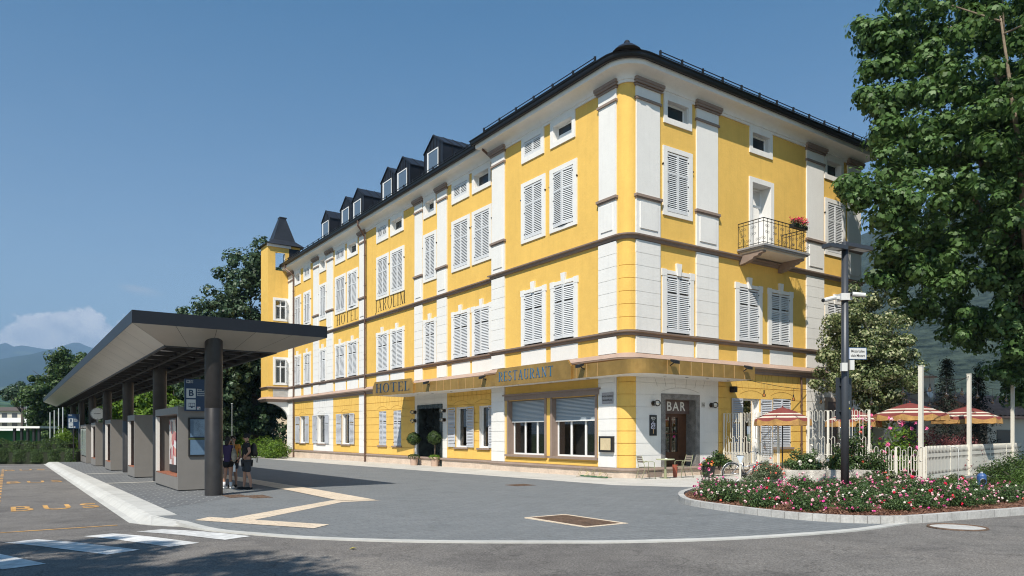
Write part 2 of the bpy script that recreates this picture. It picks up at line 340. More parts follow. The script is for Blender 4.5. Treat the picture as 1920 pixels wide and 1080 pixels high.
ARC = [(RC - RC * math.cos(t), RC - RC * math.sin(t)) for t in [math.pi / 2 * i / 10 for i in range(11)]]
PATH = [(.35, 41.4), (.35, 9.3), (0, 9.3)] + ARC + [(16.1, 0), (16.1, 9.3)]
def sweep(mb, path, prof, k=0, cap=True):
    rows = [offset_path(path, d) for d, z in prof]; n = len(path); vs = []
    for (d, z), row in zip(prof, rows): vs += [(x, y, z) for x, y in row]
    m = len(prof); fs = [(j * n + i, j * n + i + 1, ((j + 1) % m) * n + i + 1, ((j + 1) % m) * n + i) for j in range(m) for i in range(n - 1)]
    fs += [tuple(j * n for j in range(m)), tuple(j * n + n - 1 for j in range(m))[::-1]]
    mb.add(vs, fs, k)
def wall_holes(mb, a0, a1, z0, z1, holes, d=0., k=0):
    xs = sorted({a0, a1, *[min(max(h[0], a0), a1) for h in holes], *[min(max(h[1], a0), a1) for h in holes]})
    zs = sorted({z0, z1, *[min(max(h[2], z0), z1) for h in holes], *[min(max(h[3], z0), z1) for h in holes]})
    for i in range(len(xs) - 1):
        for j in range(len(zs) - 1):
            cx, cz = (xs[i] + xs[i + 1]) / 2, (zs[j] + zs[j + 1]) / 2
            if any(h[0] < cx < h[1] and h[2] < cz < h[3] for h in holes): continue
            mb.add([(xs[i], d, zs[j]), (xs[i + 1], d, zs[j]), (xs[i + 1], d, zs[j + 1]), (xs[i], d, zs[j + 1])], [(0, 1, 2, 3)], k)
def courses(mb, a0, a1, zs, holes, d0, d1, k, g=.012):
    """stone courses standing proud of the wall with real grooves between"""
    for j in range(len(zs) - 1):
        z0, z1 = zs[j] + g, zs[j + 1] - g
        hs = sorted([(max(h[0], a0), min(h[1], a1), h[2], h[3]) for h in holes if h[2] < z1 and h[3] > z0 and h[0] < a1 and h[1] > a0])
        x = a0
        for h in hs:
            if h[0] > x + .01: mb.box(x, h[0], d0, d1, z0, z1, k)
            if h[2] > z0 + .01: mb.box(h[0], h[1], d0, d1, z0, h[2], k)
            if h[3] < z1 - .01: mb.box(h[0], h[1], d0, d1, h[3], z1, k)
            x = max(x, h[1])
        if x < a1 - .01: mb.box(x, a1, d0, d1, z0, z1, k)
# ---- window catalogue -------------------------------------------------------
LEAF = {}
def leaf_mesh(w, h, rails=(.66,), m=SHU, tag_='s'):
    key = (round(w, 2), round(h, 2), tag_)
    if key in LEAF: return LEAF[key]
    mb = MB(); t = .04; s = .055
    mb.box(0, s, 0, t, 0, h); mb.box(w - s, w, 0, t, 0, h); mb.box(s, w - s, 0, t, 0, .11); mb.box(s, w - s, 0, t, h - .07, h)
    for r in rails: mb.box(s, w - s, 0, t, h * r - .04, h * r + .04)
    z = .13
    while z < h - .1:
        if all(abs(z - h * r) > .07 for r in rails):
            mb.add([(s, .002, z + .056), (w - s, .002, z + .056), (w - s, .036, z - .004), (s, .036, z - .004), (s, .0, z + .046), (w - s, .0, z + .046), (w - s, .031, z - .012), (s, .031, z - .012)],
                   [(0, 1, 2, 3), (4, 7, 6, 5), (3, 2, 6, 7), (0, 4, 5, 1)], 0)
        z += .078
    for zz in ((.2, h * .5, h - .2) if h > 1 else ()): mb.box(-.03, .06, t, t + .012, zz - .02, zz + .02, 1)
    me = bpy.data.meshes.new('shutter'); me.from_pydata(mb.v, [], mb.f); me.materials.append(m); me.materials.append(IRON)
    me.polygons.foreach_set('material_index', mb.m); me.update(); LEAF[key] = me; return me
def place_leaf(me, fac, o, a, z, d, parent, side, ang=0, tilt=0):
    """side +1: leaf runs towards +a from the hinge at a; -1: towards -a. fac 'L' or 'R'. ang swings the free edge outwards"""
    ob = link('shutter', me, parent)
    if fac == 'L': base = Matrix(((0, -1, 0, 0), (1, 0, 0, 0), (0, 0, 1, 0), (0, 0, 0, 1)))      # (along, out, up) -> (w,u,z) = (-out, along, up)
    else: base = Matrix(((1, 0, 0, 0), (0, -1, 0, 0), (0, 0, 1, 0), (0, 0, 0, 1)))
    pos = Vector((o - d, a, z)) if fac == 'L' else Vector((a, -o - d, z))
    sc = Matrix.Diagonal((side, 1, 1, 1)); rt = Matrix.Rotation(ang * side, 4, 'Z')
    ob.matrix_local = Matrix.Translation(pos) @ base @ rt @ sc @ Matrix.Rotation(tilt, 4, 'X')
    return ob
WIN_HOLES = {'L': [], 'M': [], 'R': []}
def shut_window(fac, key, T, o, a0, a1, fl, swing=0.0, tilt=0):
    """closed louvred window: fl 1 first floor, 2 second floor; a0..a1 outer edge of the white surround"""
    z0, z1 = (5.72, 8.0) if fl == 1 else (10.50, 12.85)
    f = .23; s0, s1 = a0 + f, a1 - f; mb = MB(T); p = .055
    WIN_HOLES[key].append((s0, s1, z0 - .05, z1))
    if fl == 1:
        mb.box(a0, s0, 0, p, 5.67, 8.02); mb.box(s1, a1, 0, p, 5.67, 8.02); mb.box(a0, a1, 0, p, 8.021, 8.17)
        mb.box(a0 - .035, a0 + .24, 0, p + .008, 7.93, 8.2); mb.box(a1 - .24, a1 + .035, 0, p + .008, 7.93, 8.2)
        c = (a0 + a1) / 2; mb.prism([(c - .1, 7.99), (c + .1, 7.99), (c + .15, 8.48), (c - .15, 8.48)], 0, .1, ax=1)
    else:
        mb.box(a0, s0, 0, p, 10.33, 13.06); mb.box(s1, a1, 0, p, 10.33, 13.06); mb.box(s0, s1, 0, p, 12.87, 13.06); mb.box(s0, s1, 0, p, 10.33, 10.48)
        mb.box(a0 - .02, a0, .0, p + .03, 12.3, 12.36, 1); mb.box(a1, a1 + .02, .0, p + .03, 12.3, 12.36, 1)
    mb.box(s0, s0 + .02, -.16, 0, z0 - .05, z1); mb.box(s1 - .02, s1, -.16, 0, z0 - .05, z1); mb.box(s0, s1, -.16, 0, z1, z1 + .02); mb.box(s0, s1, -.16, .0, z0 - .07, z0 - .05)
    mb.box(s0, s1, -.18, -.16, z0 - .05, z1, 2)  # backing sheet, its grey stands for the shade behind the slats
    w = mb.build('window', [WHT, IRON, mat('shaded shutter backing', (.17, .175, .18), .6)], hotel)
    lw = (s1 - s0) / 2 - .012; me = leaf_mesh(lw, z1 - z0 - .03)
    place_leaf(me, fac, o, s0 + .005, z0 + .01, .0, w, 1, ang=swing); place_leaf(me, fac, o, s1 - .005, z0 + .01, .0, w, -1, ang=swing)
    return w
def attic_window(fac, key, T, o, a0, a1, style):
    f = .2; s0, s1, z0, z1 = a0 + f, a1 - f, 14.2, 14.88; mb = MB(T); p = .055; WIN_HOLES[key].append((s0, s1, z0, z1))
    mb.box(a0, s0, 0, p, 13.97, 15.1); mb.box(s1, a1, 0, p, 13.97, 15.1); mb.box(s0, s1, 0, p, 14.88, 15.1); mb.box(s0, s1, 0, p, 13.97, 14.2)
    mb.box(s0, s0 + .02, -.3, 0, z0, z1); mb.box(s1 - .02, s1, -.3, 0, z0, z1); mb.box(s0, s1, -.3, 0, z1, z1 + .02); mb.box(s0, s1, -.3, 0, z0 - .02, z0)
    if style == 'shut':
        mb.box(s0, s1, -.12, -.1, z0, z1, 1); w = mb.build('window', [WHT, mat('shaded shutter backing', (.17, .175, .18), .6)], hotel); me = leaf_mesh((s1 - s0) / 2 - .01, z1 - z0 - .03, rails=())  # same grey backing, shade between the slats put into its colour
        place_leaf(me, fac, o, s0 + .005, z0 + .01, 0, w, 1); place_leaf(me, fac, o, s1 - .005, z0 + .01, 0, w, -1)
    else:
        mb.box(s0, s1, -.6, -.58, z0, z1, 1); w = mb.build('window', [WHT, DKV], hotel)
        q = MB(T); e = .07
        q.box(s0, s0 + e, -.26, -.2, z0, z1); q.box(s1 - e, s1, -.26, -.2, z0, z1); q.box(s0 + e, s1 - e, -.26, -.2, z0, z0 + e); q.box(s0 + e, s1 - e, -.26, -.2, z1 - e, z1)
        q.box(s0 + e, s1 - e, -.235, -.23, z0 + e, z1 - e, 1)
        if style == 'tilt': q.box(s0 + .02, s1 - .02, -.2, -.16, z0 + .03, z0 + .09); q.add([(s0 + .1, -.17, z0 + .06), (s1 - .1, -.17, z0 + .06), (s1 - .1, -.3, z1 - .05), (s0 + .1, -.3, z1 - .05)], [(0, 1, 2, 3)], 0)
        q.build('sash', [FRM, mat('dark attic glass', (.03, .035, .04), .12, spec=.35)], w)
    return w
def casement(T, a0, a1, z0, z1, d0, w, name='casement', mull=1, trans=None, cur=True):
    """white framed glass set back by d0"""
    q = MB(T); e = .07; q.box(a0, a0 + e, -d0 - .06, -d0, z0, z1); q.box(a1 - e, a1, -d0 - .06, -d0, z0, z1); q.box(a0 + e, a1 - e, -d0 - .06, -d0, z0, z0 + e); q.box(a0 + e, a1 - e, -d0 - .06, -d0, z1 - e, z1)
    for i in range(1, mull):
        x = a0 + (a1 - a0) * i / mull; q.box(x - .05, x + .05, -d0 - .062, -d0 + .003, z0 + e, z1 - e)
    if trans: q.box(a0 + e, a1 - e, -d0 - .061, -d0 + .002, trans - .045, trans + .045)
    q.box(a0 + e, a1 - e, -d0 - .035, -d0 - .03, z0 + e, z1 - e, 1); q.build(name, [FRM, GLS], w)
    if cur:
        c = MB(T); n = 9
        for s in (0, 1):
            x0 = a0 + .05 if s == 0 else a1 - (a1 - a0) * .36
            for i in range(n):
                xa = x0 + (a1 - a0) * .31 * i / n; xb = x0 + (a1 - a0) * .31 * (i + 1) / n
                c.add([(xa, -d0 - .16 - .03 * (i % 2), z0), (xb, -d0 - .16 - .03 * ((i + 1) % 2), z0), (xb, -d0 - .16 - .03 * ((i + 1) % 2), z1), (xa, -d0 - .16 - .03 * (i % 2), z1)], [(0, 1, 2, 3)])
        c.build('curtain', CUR, w)
def ground_window(fac, key, T, o, s0, s1, z0=.95, z1=3.12, sh=(1, 1), lw=.85, closed=False, white=False, kk=TAU, rec=.16):
    mb = MB(T); WIN_HOLES[key].append((s0, s1, z0, z1))
    mb.box(s0, s0 + .02, -.3, 0, z0, z1); mb.box(s1 - .02, s1, -.3, 0, z0, z1); mb.box(s0, s1, -.3, 0, z1, z1 + .02); mb.box(s0, s1, -.3, .0, z0 - .02, z0)
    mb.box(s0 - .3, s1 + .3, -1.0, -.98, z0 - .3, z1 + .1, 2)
    mb.box(s0 - .12, s1 + .12, -.02, .12, z0 - .09, z0 - .003, 1)
    w = mb.build('window', [WHT, kk, DKV], hotel)
    if closed:
        me = leaf_mesh((s1 - s0) / 2 - .01, z1 - z0 - .02, m=SHG, tag_='g'); place_leaf(me, fac, o, s0 + .005, z0 + .01, -.03, w, 1, .04); place_leaf(me, fac, o, s1 - .005, z0 + .01, -.03, w, -1, .04)
    else:
        casement(T, s0 + .03, s1 - .03, z0 + .01, z1 - .01, rec, w)
        me = leaf_mesh(lw, z1 - z0 - .02, m=SHG, tag_='g')
        if sh[0]: place_leaf(me, fac, o, s0 - .03, z0 + .01, .05, w, -1, -.06 * 0 + .04)
        if sh[1]: place_leaf(me, fac, o, s1 + .03, z0 + .01, .05, w, 1, .04)
    return w
# left facade, front block
for a0, a1, sw in ((5.03, 6.87, 0), (2.88, 4.68, .09)): shut_window('L', 'L', L0, 0, a0, a1, 1, swing=sw)
for a0, a1, sw in ((5.07, 6.87, 0), (2.92, 4.74, .12)): shut_window('L', 'L', L0, 0, a0, a1, 2, swing=sw)
attic_window('L', 'L', L0, 0, 5.16, 6.84, 'shut'); attic_window('L', 'L', L0, 0, 3.04, 4.70, 'tilt')
# left facade, long wing: columns of windows
COLS = [(9.86, 11.72, .1), (11.92, 13.8, 0), (15.47, 17.04, 0), (19.5, 21.42, .08), (21.66, 23.5, 0), (26.5, 28.45, 0), (28.72, 30.75, .1), (32.5, 34.0, .1), (35.9, 37.6, 0), (38.25, 39.9, .07)]
AT = ['open', 'shut', 'tilt', 'open', 'shut', 'open', 'shut', 'tilt', 'shut', 'open']
for (a0, a1, sw), st in zip(COLS, AT):
    shut_window('L', 'M', LM, .35, a0, a1, 1, swing=sw); shut_window('L', 'M', LM, .35, a0, a1, 2, swing=.13 if sw == 0 and a0 > 26 else 0)
    attic_window('L', 'M', LM, .35, a0 + .08, a1 - .02, st)
# right facade
for a0, a1 in ((1.86, 3.68), (6.32, 8.14), (8.56, 10.38), (12.97, 14.7)): shut_window('R', 'R', RR, 0, a0, a1, 1)
for a0, a1 in ((1.9, 3.6), (12.97, 14.7)): shut_window('R', 'R', RR, 0, a0, a1, 2)
for a0, a1 in ((1.94, 3.56), (7.27, 8.87), (12.94, 14.54)): attic_window('R', 'R', RR, 0, a0, a1, 'open')
# ground floor of the long wing
for s0, s1, c, lw in ((37.15, 38.45, 0, .95), (32.75, 34.4, 0, .85), (27.95, 29.4, 0, .9), (22.0, 23.13, 1, 0), (19.9, 21.0, 1, 0)):
    ground_window('L', 'M', LM, .35, s0, s1, closed=bool(c), lw=lw)
ground_window('L', 'M', LM, .35, 12.2, 13.35, z0=.98, z1=3.1, lw=.72); ground_window('L', 'M', LM, .35, 10.12, 11.05, z0=.98, z1=3.1, lw=.62, sh=(1, 0))
# ground floor of the right facade: terrace windows
ground_window('R', 'R', RR, 0, 6.78, 7.98, z0=.3, z1=3.22, lw=.75); ground_window('R', 'R', RR, 0, 8.92, 10.28, z0=1.08, z1=3.28, closed=True)
# restaurant windows with half-lowered roller shutters
def shop_window(a0, a1, g0, g1):
    z0, z1 = .74, 3.2; WIN_HOLES['L'].append((a0, a1, z0, z1)); mb = MB(L0)
    mb.box(a0, a0 + .02, -.3, .05, z0, z1); mb.box(a1 - .02, a1, -.3, .05, z0, z1); mb.box(a0, a1, -.3, .0, z1, z1 + .02)
    mb.box(a0 - .1, a0, 0, .05, z0, z1 + .05); mb.box(a1, a1 + .1, 0, .05, z0, z1 + .05)
    mb.box(a0 - .16, a1 + .16, -.3, .14, z0 - .1, z0 - .002)
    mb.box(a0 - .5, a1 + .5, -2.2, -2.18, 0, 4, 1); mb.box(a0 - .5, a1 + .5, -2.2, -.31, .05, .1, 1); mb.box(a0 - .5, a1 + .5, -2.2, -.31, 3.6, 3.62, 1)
    w = mb.build('window', [TAU, DKV], hotel); casement(L0, a0 + .02, a1 - .02, z0, 2.3, .28, w, mull=3, cur=False)
    r = MB(L0); n = 16
    for i in range(n):
        za = 2.27 + (3.2 - 2.27) * i / n; zb = 2.27 + (3.2 - 2.27) * (i + 1) / n
        r.add([(a0 + .02, -.2, za), (a1 - .02, -.2, za), (a1 - .02, -.185, (za + zb) / 2), (a0 + .02, -.185, (za + zb) / 2), (a1 - .02, -.2, zb - .008), (a0 + .02, -.2, zb - .008), (a1 - .02, -.215, zb), (a0 + .02, -.215, zb)], [(0, 1, 2, 3), (3, 2, 4, 5), (5, 4, 6, 7)])
    r.box(a0 + .02, a1 - .02, -.21, -.17, 2.22, 2.275, 1); r.build('roller_shutter', [ROLL, FRM], w)
    s = MB(L0); orr = mat('orange leather bench', (.42, .14, .04), .5, noise=(3, .4))
    for i in range(5): x = a0 + .1 + (a1 - a0 - .2) * i / 5; s.box(x, x + (a1 - a0 - .2) / 5 - .05, -.62, -.5, .6, 1.16)
    s.build('bench_back', orr, w)
    lp = MB(L0); lp.T = None; lp.lathe([(.02, 0), (.09, .04), (.1, .08), (.03, .14)], 10, (.9, (a0 + a1) / 2 - .1, 1.75)); lp.build('pendant_lamp', mat('lamp glow', (1, .6, .3), .5, emit=((1, .55, .22), 3)), w)
shop_window(5.1, 7.92, 5.14, 7.52); shop_window(1.78, 4.6, 1.78, 4.23)
mb = MB(L0); mb.box(1.5, 8.15, 0, .1, 3.245, 3.45); mb.box(1.42, 8.23, 0, .17, 3.45, 3.52); mb.build('window_cornice', TAU, hotel)
# balcony door
WIN_HOLES['R'].append((7.45, 8.75, 9.6, 12.7)); mb = MB(RR)
mb.box(7.25, 7.45, 0, .055, 9.6, 12.92); mb.box(8.75, 8.97, 0, .055, 9.6, 12.92); mb.box(7.45, 8.75, 0, .055, 12.7, 12.92)
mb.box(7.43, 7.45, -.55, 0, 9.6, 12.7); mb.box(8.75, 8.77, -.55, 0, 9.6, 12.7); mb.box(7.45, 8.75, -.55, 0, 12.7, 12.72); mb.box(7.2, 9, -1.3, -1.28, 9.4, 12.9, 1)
w = mb.build('balcony_door', [WHT, DKV], hotel); casement(RR, 7.45, 8.75, 9.6, 12.68, .45, w, mull=2, trans=11.9)
# BAR entrance
WIN_HOLES['R'].append((2.02, 3.8, 0, 3.06)); mb = MB(RR)
mb.box(1.78, 2.02, -.5, .05, -.02, 3.06); mb.box(3.8, 4.03, -.5, .05, -.02, 3.06); mb.box(1.78, 4.03, -.5, .051, 3.06, 3.28)
d_ = mb.build('stone_door_frame', STO, hotel); smooth = None
mb = MB(RR); mb.box(2.02, 3.8, -.36, -.32, 2.5, 3.06); mb.build('sign_board', SGN, hotel)
vs, fs = textmesh('BAR', .52, 1.22, .008); mb = MB(RR); mb.add([(3.01 + x * 1.02, -.315, 2.785 + y) for x, y, zz in vs], fs); mb.build('lettering', LWH, hotel)
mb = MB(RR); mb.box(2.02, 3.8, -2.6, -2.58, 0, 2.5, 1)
for x0, x1 in ((2.02, 2.42), (2.86, 2.92), (3.3, 3.78)): mb.box(x0, x1, -.56, -.47, 0, 2.5)
mb.box(2.42, 2.86, -.56, -.47, 0, .95); mb.box(2.92, 3.3, -.56, -.47, 0, .95); mb.box(2.42, 3.3, -.56, -.47, 2.36, 2.5); mb.box(2.42, 3.3, -.55, -.475, 1.68, 1.73)
for x0, x1 in ((2.1, 2.36), (3.4, 3.7)): mb.box(x0, x1, -.47, -.455, .2, .8); mb.box(x0, x1, -.47, -.455, 1.1, 2.2)
mb.box(2.42, 3.3, -.515, -.51, .95, 2.36, 2)
w = mb.build('bar_door', [WOOD, DKV, glassmat('door glass', (.8, .75, .7), .22)], hotel)
lp = MB(); lp.ball((3.25, .95, 1.95), .06); lp.build('pendant_lamp', MATS['lamp glow'], w)
# HOTEL entrance
WIN_HOLES['M'].append((15.0, 17.5, -.2, 3.12)); mb = MB(LM)
mb.box(14.78, 15.02, -.9, .08, -.15, 3.12); mb.box(17.48, 17.7, -.9, .08, -.15, 3.12); mb.box(14.78, 17.7, -.9, .081, 3.12, 3.34); mb.box(16.55, 17.48, -.9, -.8, -.15, 3.12)
mb.build('marble_door_frame', MRB, hotel)
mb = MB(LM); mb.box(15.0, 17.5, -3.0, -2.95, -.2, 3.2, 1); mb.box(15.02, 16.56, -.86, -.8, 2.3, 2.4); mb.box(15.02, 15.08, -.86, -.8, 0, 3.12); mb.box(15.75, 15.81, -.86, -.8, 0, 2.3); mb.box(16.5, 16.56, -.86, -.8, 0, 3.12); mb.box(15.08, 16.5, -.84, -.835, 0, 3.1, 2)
mb.build('hotel_door', [BLK, DKV, GLS], hotel)
# ---- walls ------------------------------------------------------------------
GZ = [.38, .86, 1.33, 1.80, 2.27, 2.74, 3.21, 3.68, 4.34]
wm = MB(); 
wm.T = L0; wall_holes(wm, RC, 9.3, -.1, Z_T, WIN_HOLES['L'])
wm.T = LM; wall_holes(wm, 9.3, 41.4, -.5, Z_T, WIN_HOLES['M'])
wm.T = RR; wall_holes(wm, RC, 16.1, -.1, Z_T, WIN_HOLES['R'])
wm.T = None
for i in range(10):
    (x0, y0), (x1, y1) = ARC[i], ARC[i + 1]; wm.add([(x0, y0, -.1), (x1, y1, -.1), (x1, y1, Z_T), (x0, y0, Z_T)], [(0, 1, 2, 3)])
wm.add([(0, 9.3, -.3), (.35, 9.3, -.3), (.35, 9.3, Z_T), (0, 9.3, Z_T)], [(0, 1, 2, 3)])
wm.box(12, 16.1, 9.0, 9.3, -.2, Z_T); wm.box(15.8, 16.1, .02, 9.3, -.2, Z_T - .01); wm.box(.36, 12, 41.1, 41.39, -.3, Z_T); wm.box(11.7, 12, 9.3, 41.39, -.3, Z_T)
wm.build('wall', [YEL], hotel)
SP = [6.165, 6.66, 7.155, 7.65, 8.145, 8.64, 9.13]
def pilaster(T, a0, a1, ground=True, full=True, z_low=.38):
    mb = MB(T); p = .07
    if ground: courses(mb, a0, a1, GZ, [], 0, p, 0); mb.box(a0 + .01, a1 - .01, 0, p - .018, .38, 4.34, 0)
    mb.box(a0, a1, 0, p, 4.8, 5.44, 0)
    courses(mb, a0, a1, [5.67] + SP, [], 0, p, 0, .009); mb.box(a0 + .01, a1 - .01, 0, p - .015, 5.68, 9.12, 0)
    mb.box(a0, a1, 0, p, 9.37, 10.72, 0)
    mb.box(a0 + .18, a1 - .18, p, p + .035, 9.58, 10.6, 0)
    mb.box(a0 - .06, a1 + .06, 0, p + .08, 10.77, 10.87, 1); mb.box(a0 - .03, a1 + .03, 0, p + .04, 10.71, 10.77, 1)
    mb.box(a0 + .02, a1 - .02, 0, p - .01, 10.87, 14.5, 0)
    mb.box(a0 - .04, a1 + .04, 0, p + .05, 14.5, 14.59, 1); mb.box(a0, a1, 0, p, 14.59, 14.93, 0)
    mb.box(a0, a1, 0, p, 14.93, 15.0, 0); mb.box(a0 - .05, a1 + .05, 0, p + .06, 15.0, 15.07, 1); mb.box(a0 - .09, a1 + .09, 0, p + .12, 15.085, 15.17, 1); mb.box(a0 - .12, a1 + .12, 0, p + .15, 15.17, 15.29, 1)
    return mb.build('pilaster', [WHT, TAU], hotel)
pilaster(L0, .55, 1.57); pilaster(L0, 8.2, 9.3)
for a0, a1, g in ((14.3, 15.38, 0), (17.12, 18.1, 0), (25.25, 26.25, 1), (31.1, 32.4, 0), (34.05, 35.3, 0), (40.0, 41.4, 1)): pilaster(LM, a0, a1, bool(g))
for a0, a1, g in ((.42, 1.72, 0), (3.82, 5.17, 0), (11.45, 12.85, 1), (14.91, 16.1, 1)): pilaster(RR, a0, a1, bool(g))
# rusticated ground floor: yellow and white courses
mb = MB(L0); courses(mb, RC + .01, .53, GZ, [], 0, .03, 0)
courses(mb, 1.59, 8.18, [.38, .56], [], 0, .03, 0)
mb.T = LM; hm = WIN_HOLES['M']
for a0, a1, k in ((9.3, 14.28, 0), (14.3, 18.1, 1), (18.12, 25.23, 0), (26.27, 31.08, 0), (31.1, 35.3, 1), (35.32, 39.98, 0)): courses(mb, a0, a1, GZ, hm, 0, .035, k)
for a0, a1 in ((14.32, 18.08), (31.12, 35.28)):
    courses(mb, a0, a1, [GZ[0], 1.0], [h for h in hm if a0 < h[0] < a1], 0, .02, 1, 0.0); courses(mb, a0, a1, [1.0, GZ[-1]], [h for h in hm if a0 < h[0] < a1], 0, .02, 1, 0.0)
mb.T = RR; hr = WIN_HOLES['R']
for a0, a1, k in ((RC - .02, 5.19, 1), (5.21, 11.43, 0), (12.87, 14.89, 1)): courses(mb, a0, a1, GZ, hr, 0, .035, k)
courses(mb, RC - .02, 5.19, [GZ[0], GZ[-1]], [h for h in hr if h[0] < 5], 0, .02, 1, 0.0); courses(mb, 12.87, 14.89, [GZ[0], GZ[-1]], [h for h in hr if h[0] > 12], 0, .02, 1, 0.0)
mb.T = None
for j in range(len(GZ) - 1):
    o = offset_path([(0, RC + .2)] + ARC + [(RC + .2, 0)], .033)[1:-1]
    for i in range(10): mb.add([(*o[i], GZ[j] + .012), (*o[i + 1], GZ[j] + .012), (*o[i + 1], GZ[j + 1] - .012), (*o[i], GZ[j + 1] - .012), (*ARC[i], GZ[j] + .012), (*ARC[i + 1], GZ[j] + .012), (*ARC[i], GZ[j + 1] - .012), (*ARC[i + 1], GZ[j + 1] - .012)], [(0, 1, 2, 3), (0, 4, 5, 1), (3, 2, 7, 6)], 0)
for j in range(6):
    z0, z1 = ([5.67] + SP)[j], ([5.67] + SP)[j + 1]; o = offset_path([(0, RC + .2)] + ARC + [(RC + .2, 0)], .02)[1:-1]
    for i in range(10): mb.add([(*o[i], z0 + .01), (*o[i + 1], z0 + .01), (*o[i + 1], z1 - .01), (*o[i], z1 - .01), (*ARC[i], z0 + .01), (*ARC[i + 1], z0 + .01), (*ARC[i], z1 - .01), (*ARC[i + 1], z1 - .01)], [(0, 1, 2, 3), (0, 4, 5, 1), (3, 2, 7, 6)], 0)
mb.build('rustication', [YEL, WHT], hotel)
# flat arches over the ground windows
def arch(T, c, w, z, k):
    mb = MB(T)
    for i in range(8):
        t0, t1 = -1 + i / 4, -1 + (i + 1) / 4; f = lambda t: z + .17 * (1 - t * t)
        mb.add([(c + t0 * w, .034, f(t0)), (c + t1 * w, .034, f(t1)), (c + t1 * w, .034, f(t1) + .02), (c + t0 * w, .034, f(t0) + .02), (c + t0 * w, .042, f(t0)), (c + t1 * w, .042, f(t1)), (c + t1 * w, .042, f(t1) + .02), (c + t0 * w, .042, f(t0) + .02)], [(4, 5, 6, 7), (0, 1, 5, 4), (3, 7, 6, 2)], k)
    for s in (-1, 1):
        for q in (.35, .95, 1.5): x = c + s * w * q * .8; x2 = c + s * w * q; mb.add([(x - .009, .034, z + .2), (x + .009, .034, z + .2), (x2 + .009, .034, 4.3), (x2 - .009, .034, 4.3), (x - .009, .041, z + .2), (x + .009, .041, z + .2), (x2 + .009, .041, 4.3), (x2 - .009, .041, 4.3)], [(4, 5, 6, 7), (0, 4, 7, 3), (1, 2, 6, 5)], k)
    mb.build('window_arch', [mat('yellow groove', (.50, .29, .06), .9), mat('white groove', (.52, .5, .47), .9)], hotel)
for c, w, k in ((37.8, .8, 0), (33.6, .8, 1), (28.7, .8, 0), (22.6, .8, 0), (20.5, .8, 0), (12.8, .8, 0), (10.6, .8, 0)): arch(LM, c, w, 3.25, k)
arch(RR, 2.9, 1.1, 3.35, 1); arch(RR, 7.4, .8, 3.4, 0); arch(RR, 9.6, .85, 3.4, 0)
# spandrel panels under the first-floor windows
def spandrel(T, a0, a1): mb = MB(T); mb.box(a0, a1, 0, .03, 4.8, 5.44); mb.build('spandrel_panel', WHT, hotel)
for a0, a1 in ((5.03, 6.87), (2.88, 4.68)): spandrel(L0, a0, a1)
for a0, a1, s in COLS:
    if not 15 < a0 < 16: spandrel(LM, a0, a1)
for a0, a1 in ((1.94, 3.69), (6.45, 8.18), (8.72, 10.41), (12.97, 14.7)): spandrel(RR, a0, a1)
# ---- string courses and cornice ---------------------------------------------
mb = MB(); sweep(mb, PATH, [(0, -.45), (.07, -.45), (.07, .27), (0, .27)]); mb.build('plinth', RGH, hotel)
mb = MB(); sweep(mb, PATH, [(0, .262), (.13, .262), (.14, .30), (.10, .37), (0, .38)]); mb.build('plinth_cap', TAU, hotel)
for a0, a1 in ((4.04, 5.2), (1.0, 1.77)): mb = MB(RR); mb.box(a0, a1, .07, .1, -.1, .36); mb.build('dark_plinth', PLD, hotel)
mb = MB(); sweep(mb, PATH, [(0, 4.30), (.10, 4.30), (.12, 4.36), (.12, 4.42), (.2, 4.46), (.2, 4.50), (.3, 4.53), (.31, 4.58), (0, 4.59)], 0); sweep(mb, PATH, [(0, 4.592), (.315, 4.592), (.05, 4.79), (0, 4.79)], 1); mb.build('ground_floor_cornice', [TAU, FLS], hotel)
mb = MB(); sweep(mb, PATH, [(0, 5.45), (.07, 5.46), (.09, 5.50), (.09, 5.55), (.17, 5.58), (.18, 5.64), (.02, 5.668), (0, 5.668)]); mb.build('string_course', TAU, hotel)
mb = MB(); sweep(mb, PATH, [(0, 9.14), (.08, 9.15), (.1, 9.2), (.1, 9.25), (.19, 9.28), (.2, 9.33), (.02, 9.36), (0, 9.36)]); mb.build('string_course', TAU, hotel)
mb = MB(); cav = [(.10 + .48 * (1 - math.cos(t)) , 15.22 + .30 * math.sin(t)) for t in [math.pi / 2 * i / 6 for i in range(7)]]
sweep(mb, PATH, [(0, 15.1), (.06, 15.1), (.07, 15.19), (.10, 15.2)] + cav + [(.60, 15.53), (.62, 15.72), (0, 15.72)]); o = mb.build('eaves_cornice', WHT, hotel); smooth_by_angle(o, 30)
mb = MB(); gp = [(.63 + .085 * (1 - math.cos(t)), 15.86 - .17 * math.sin(t) * 1.0) for t in [math.pi * i / 8 for i in range(9)]]
sweep(mb, PATH, [(.55, 15.9), (.625, 15.9)] + gp[:] + [(.82, 15.9), (.84, 15.9), (.84, 15.93), (.55, 15.95)]); mb.build('gutter', GUT, hotel)
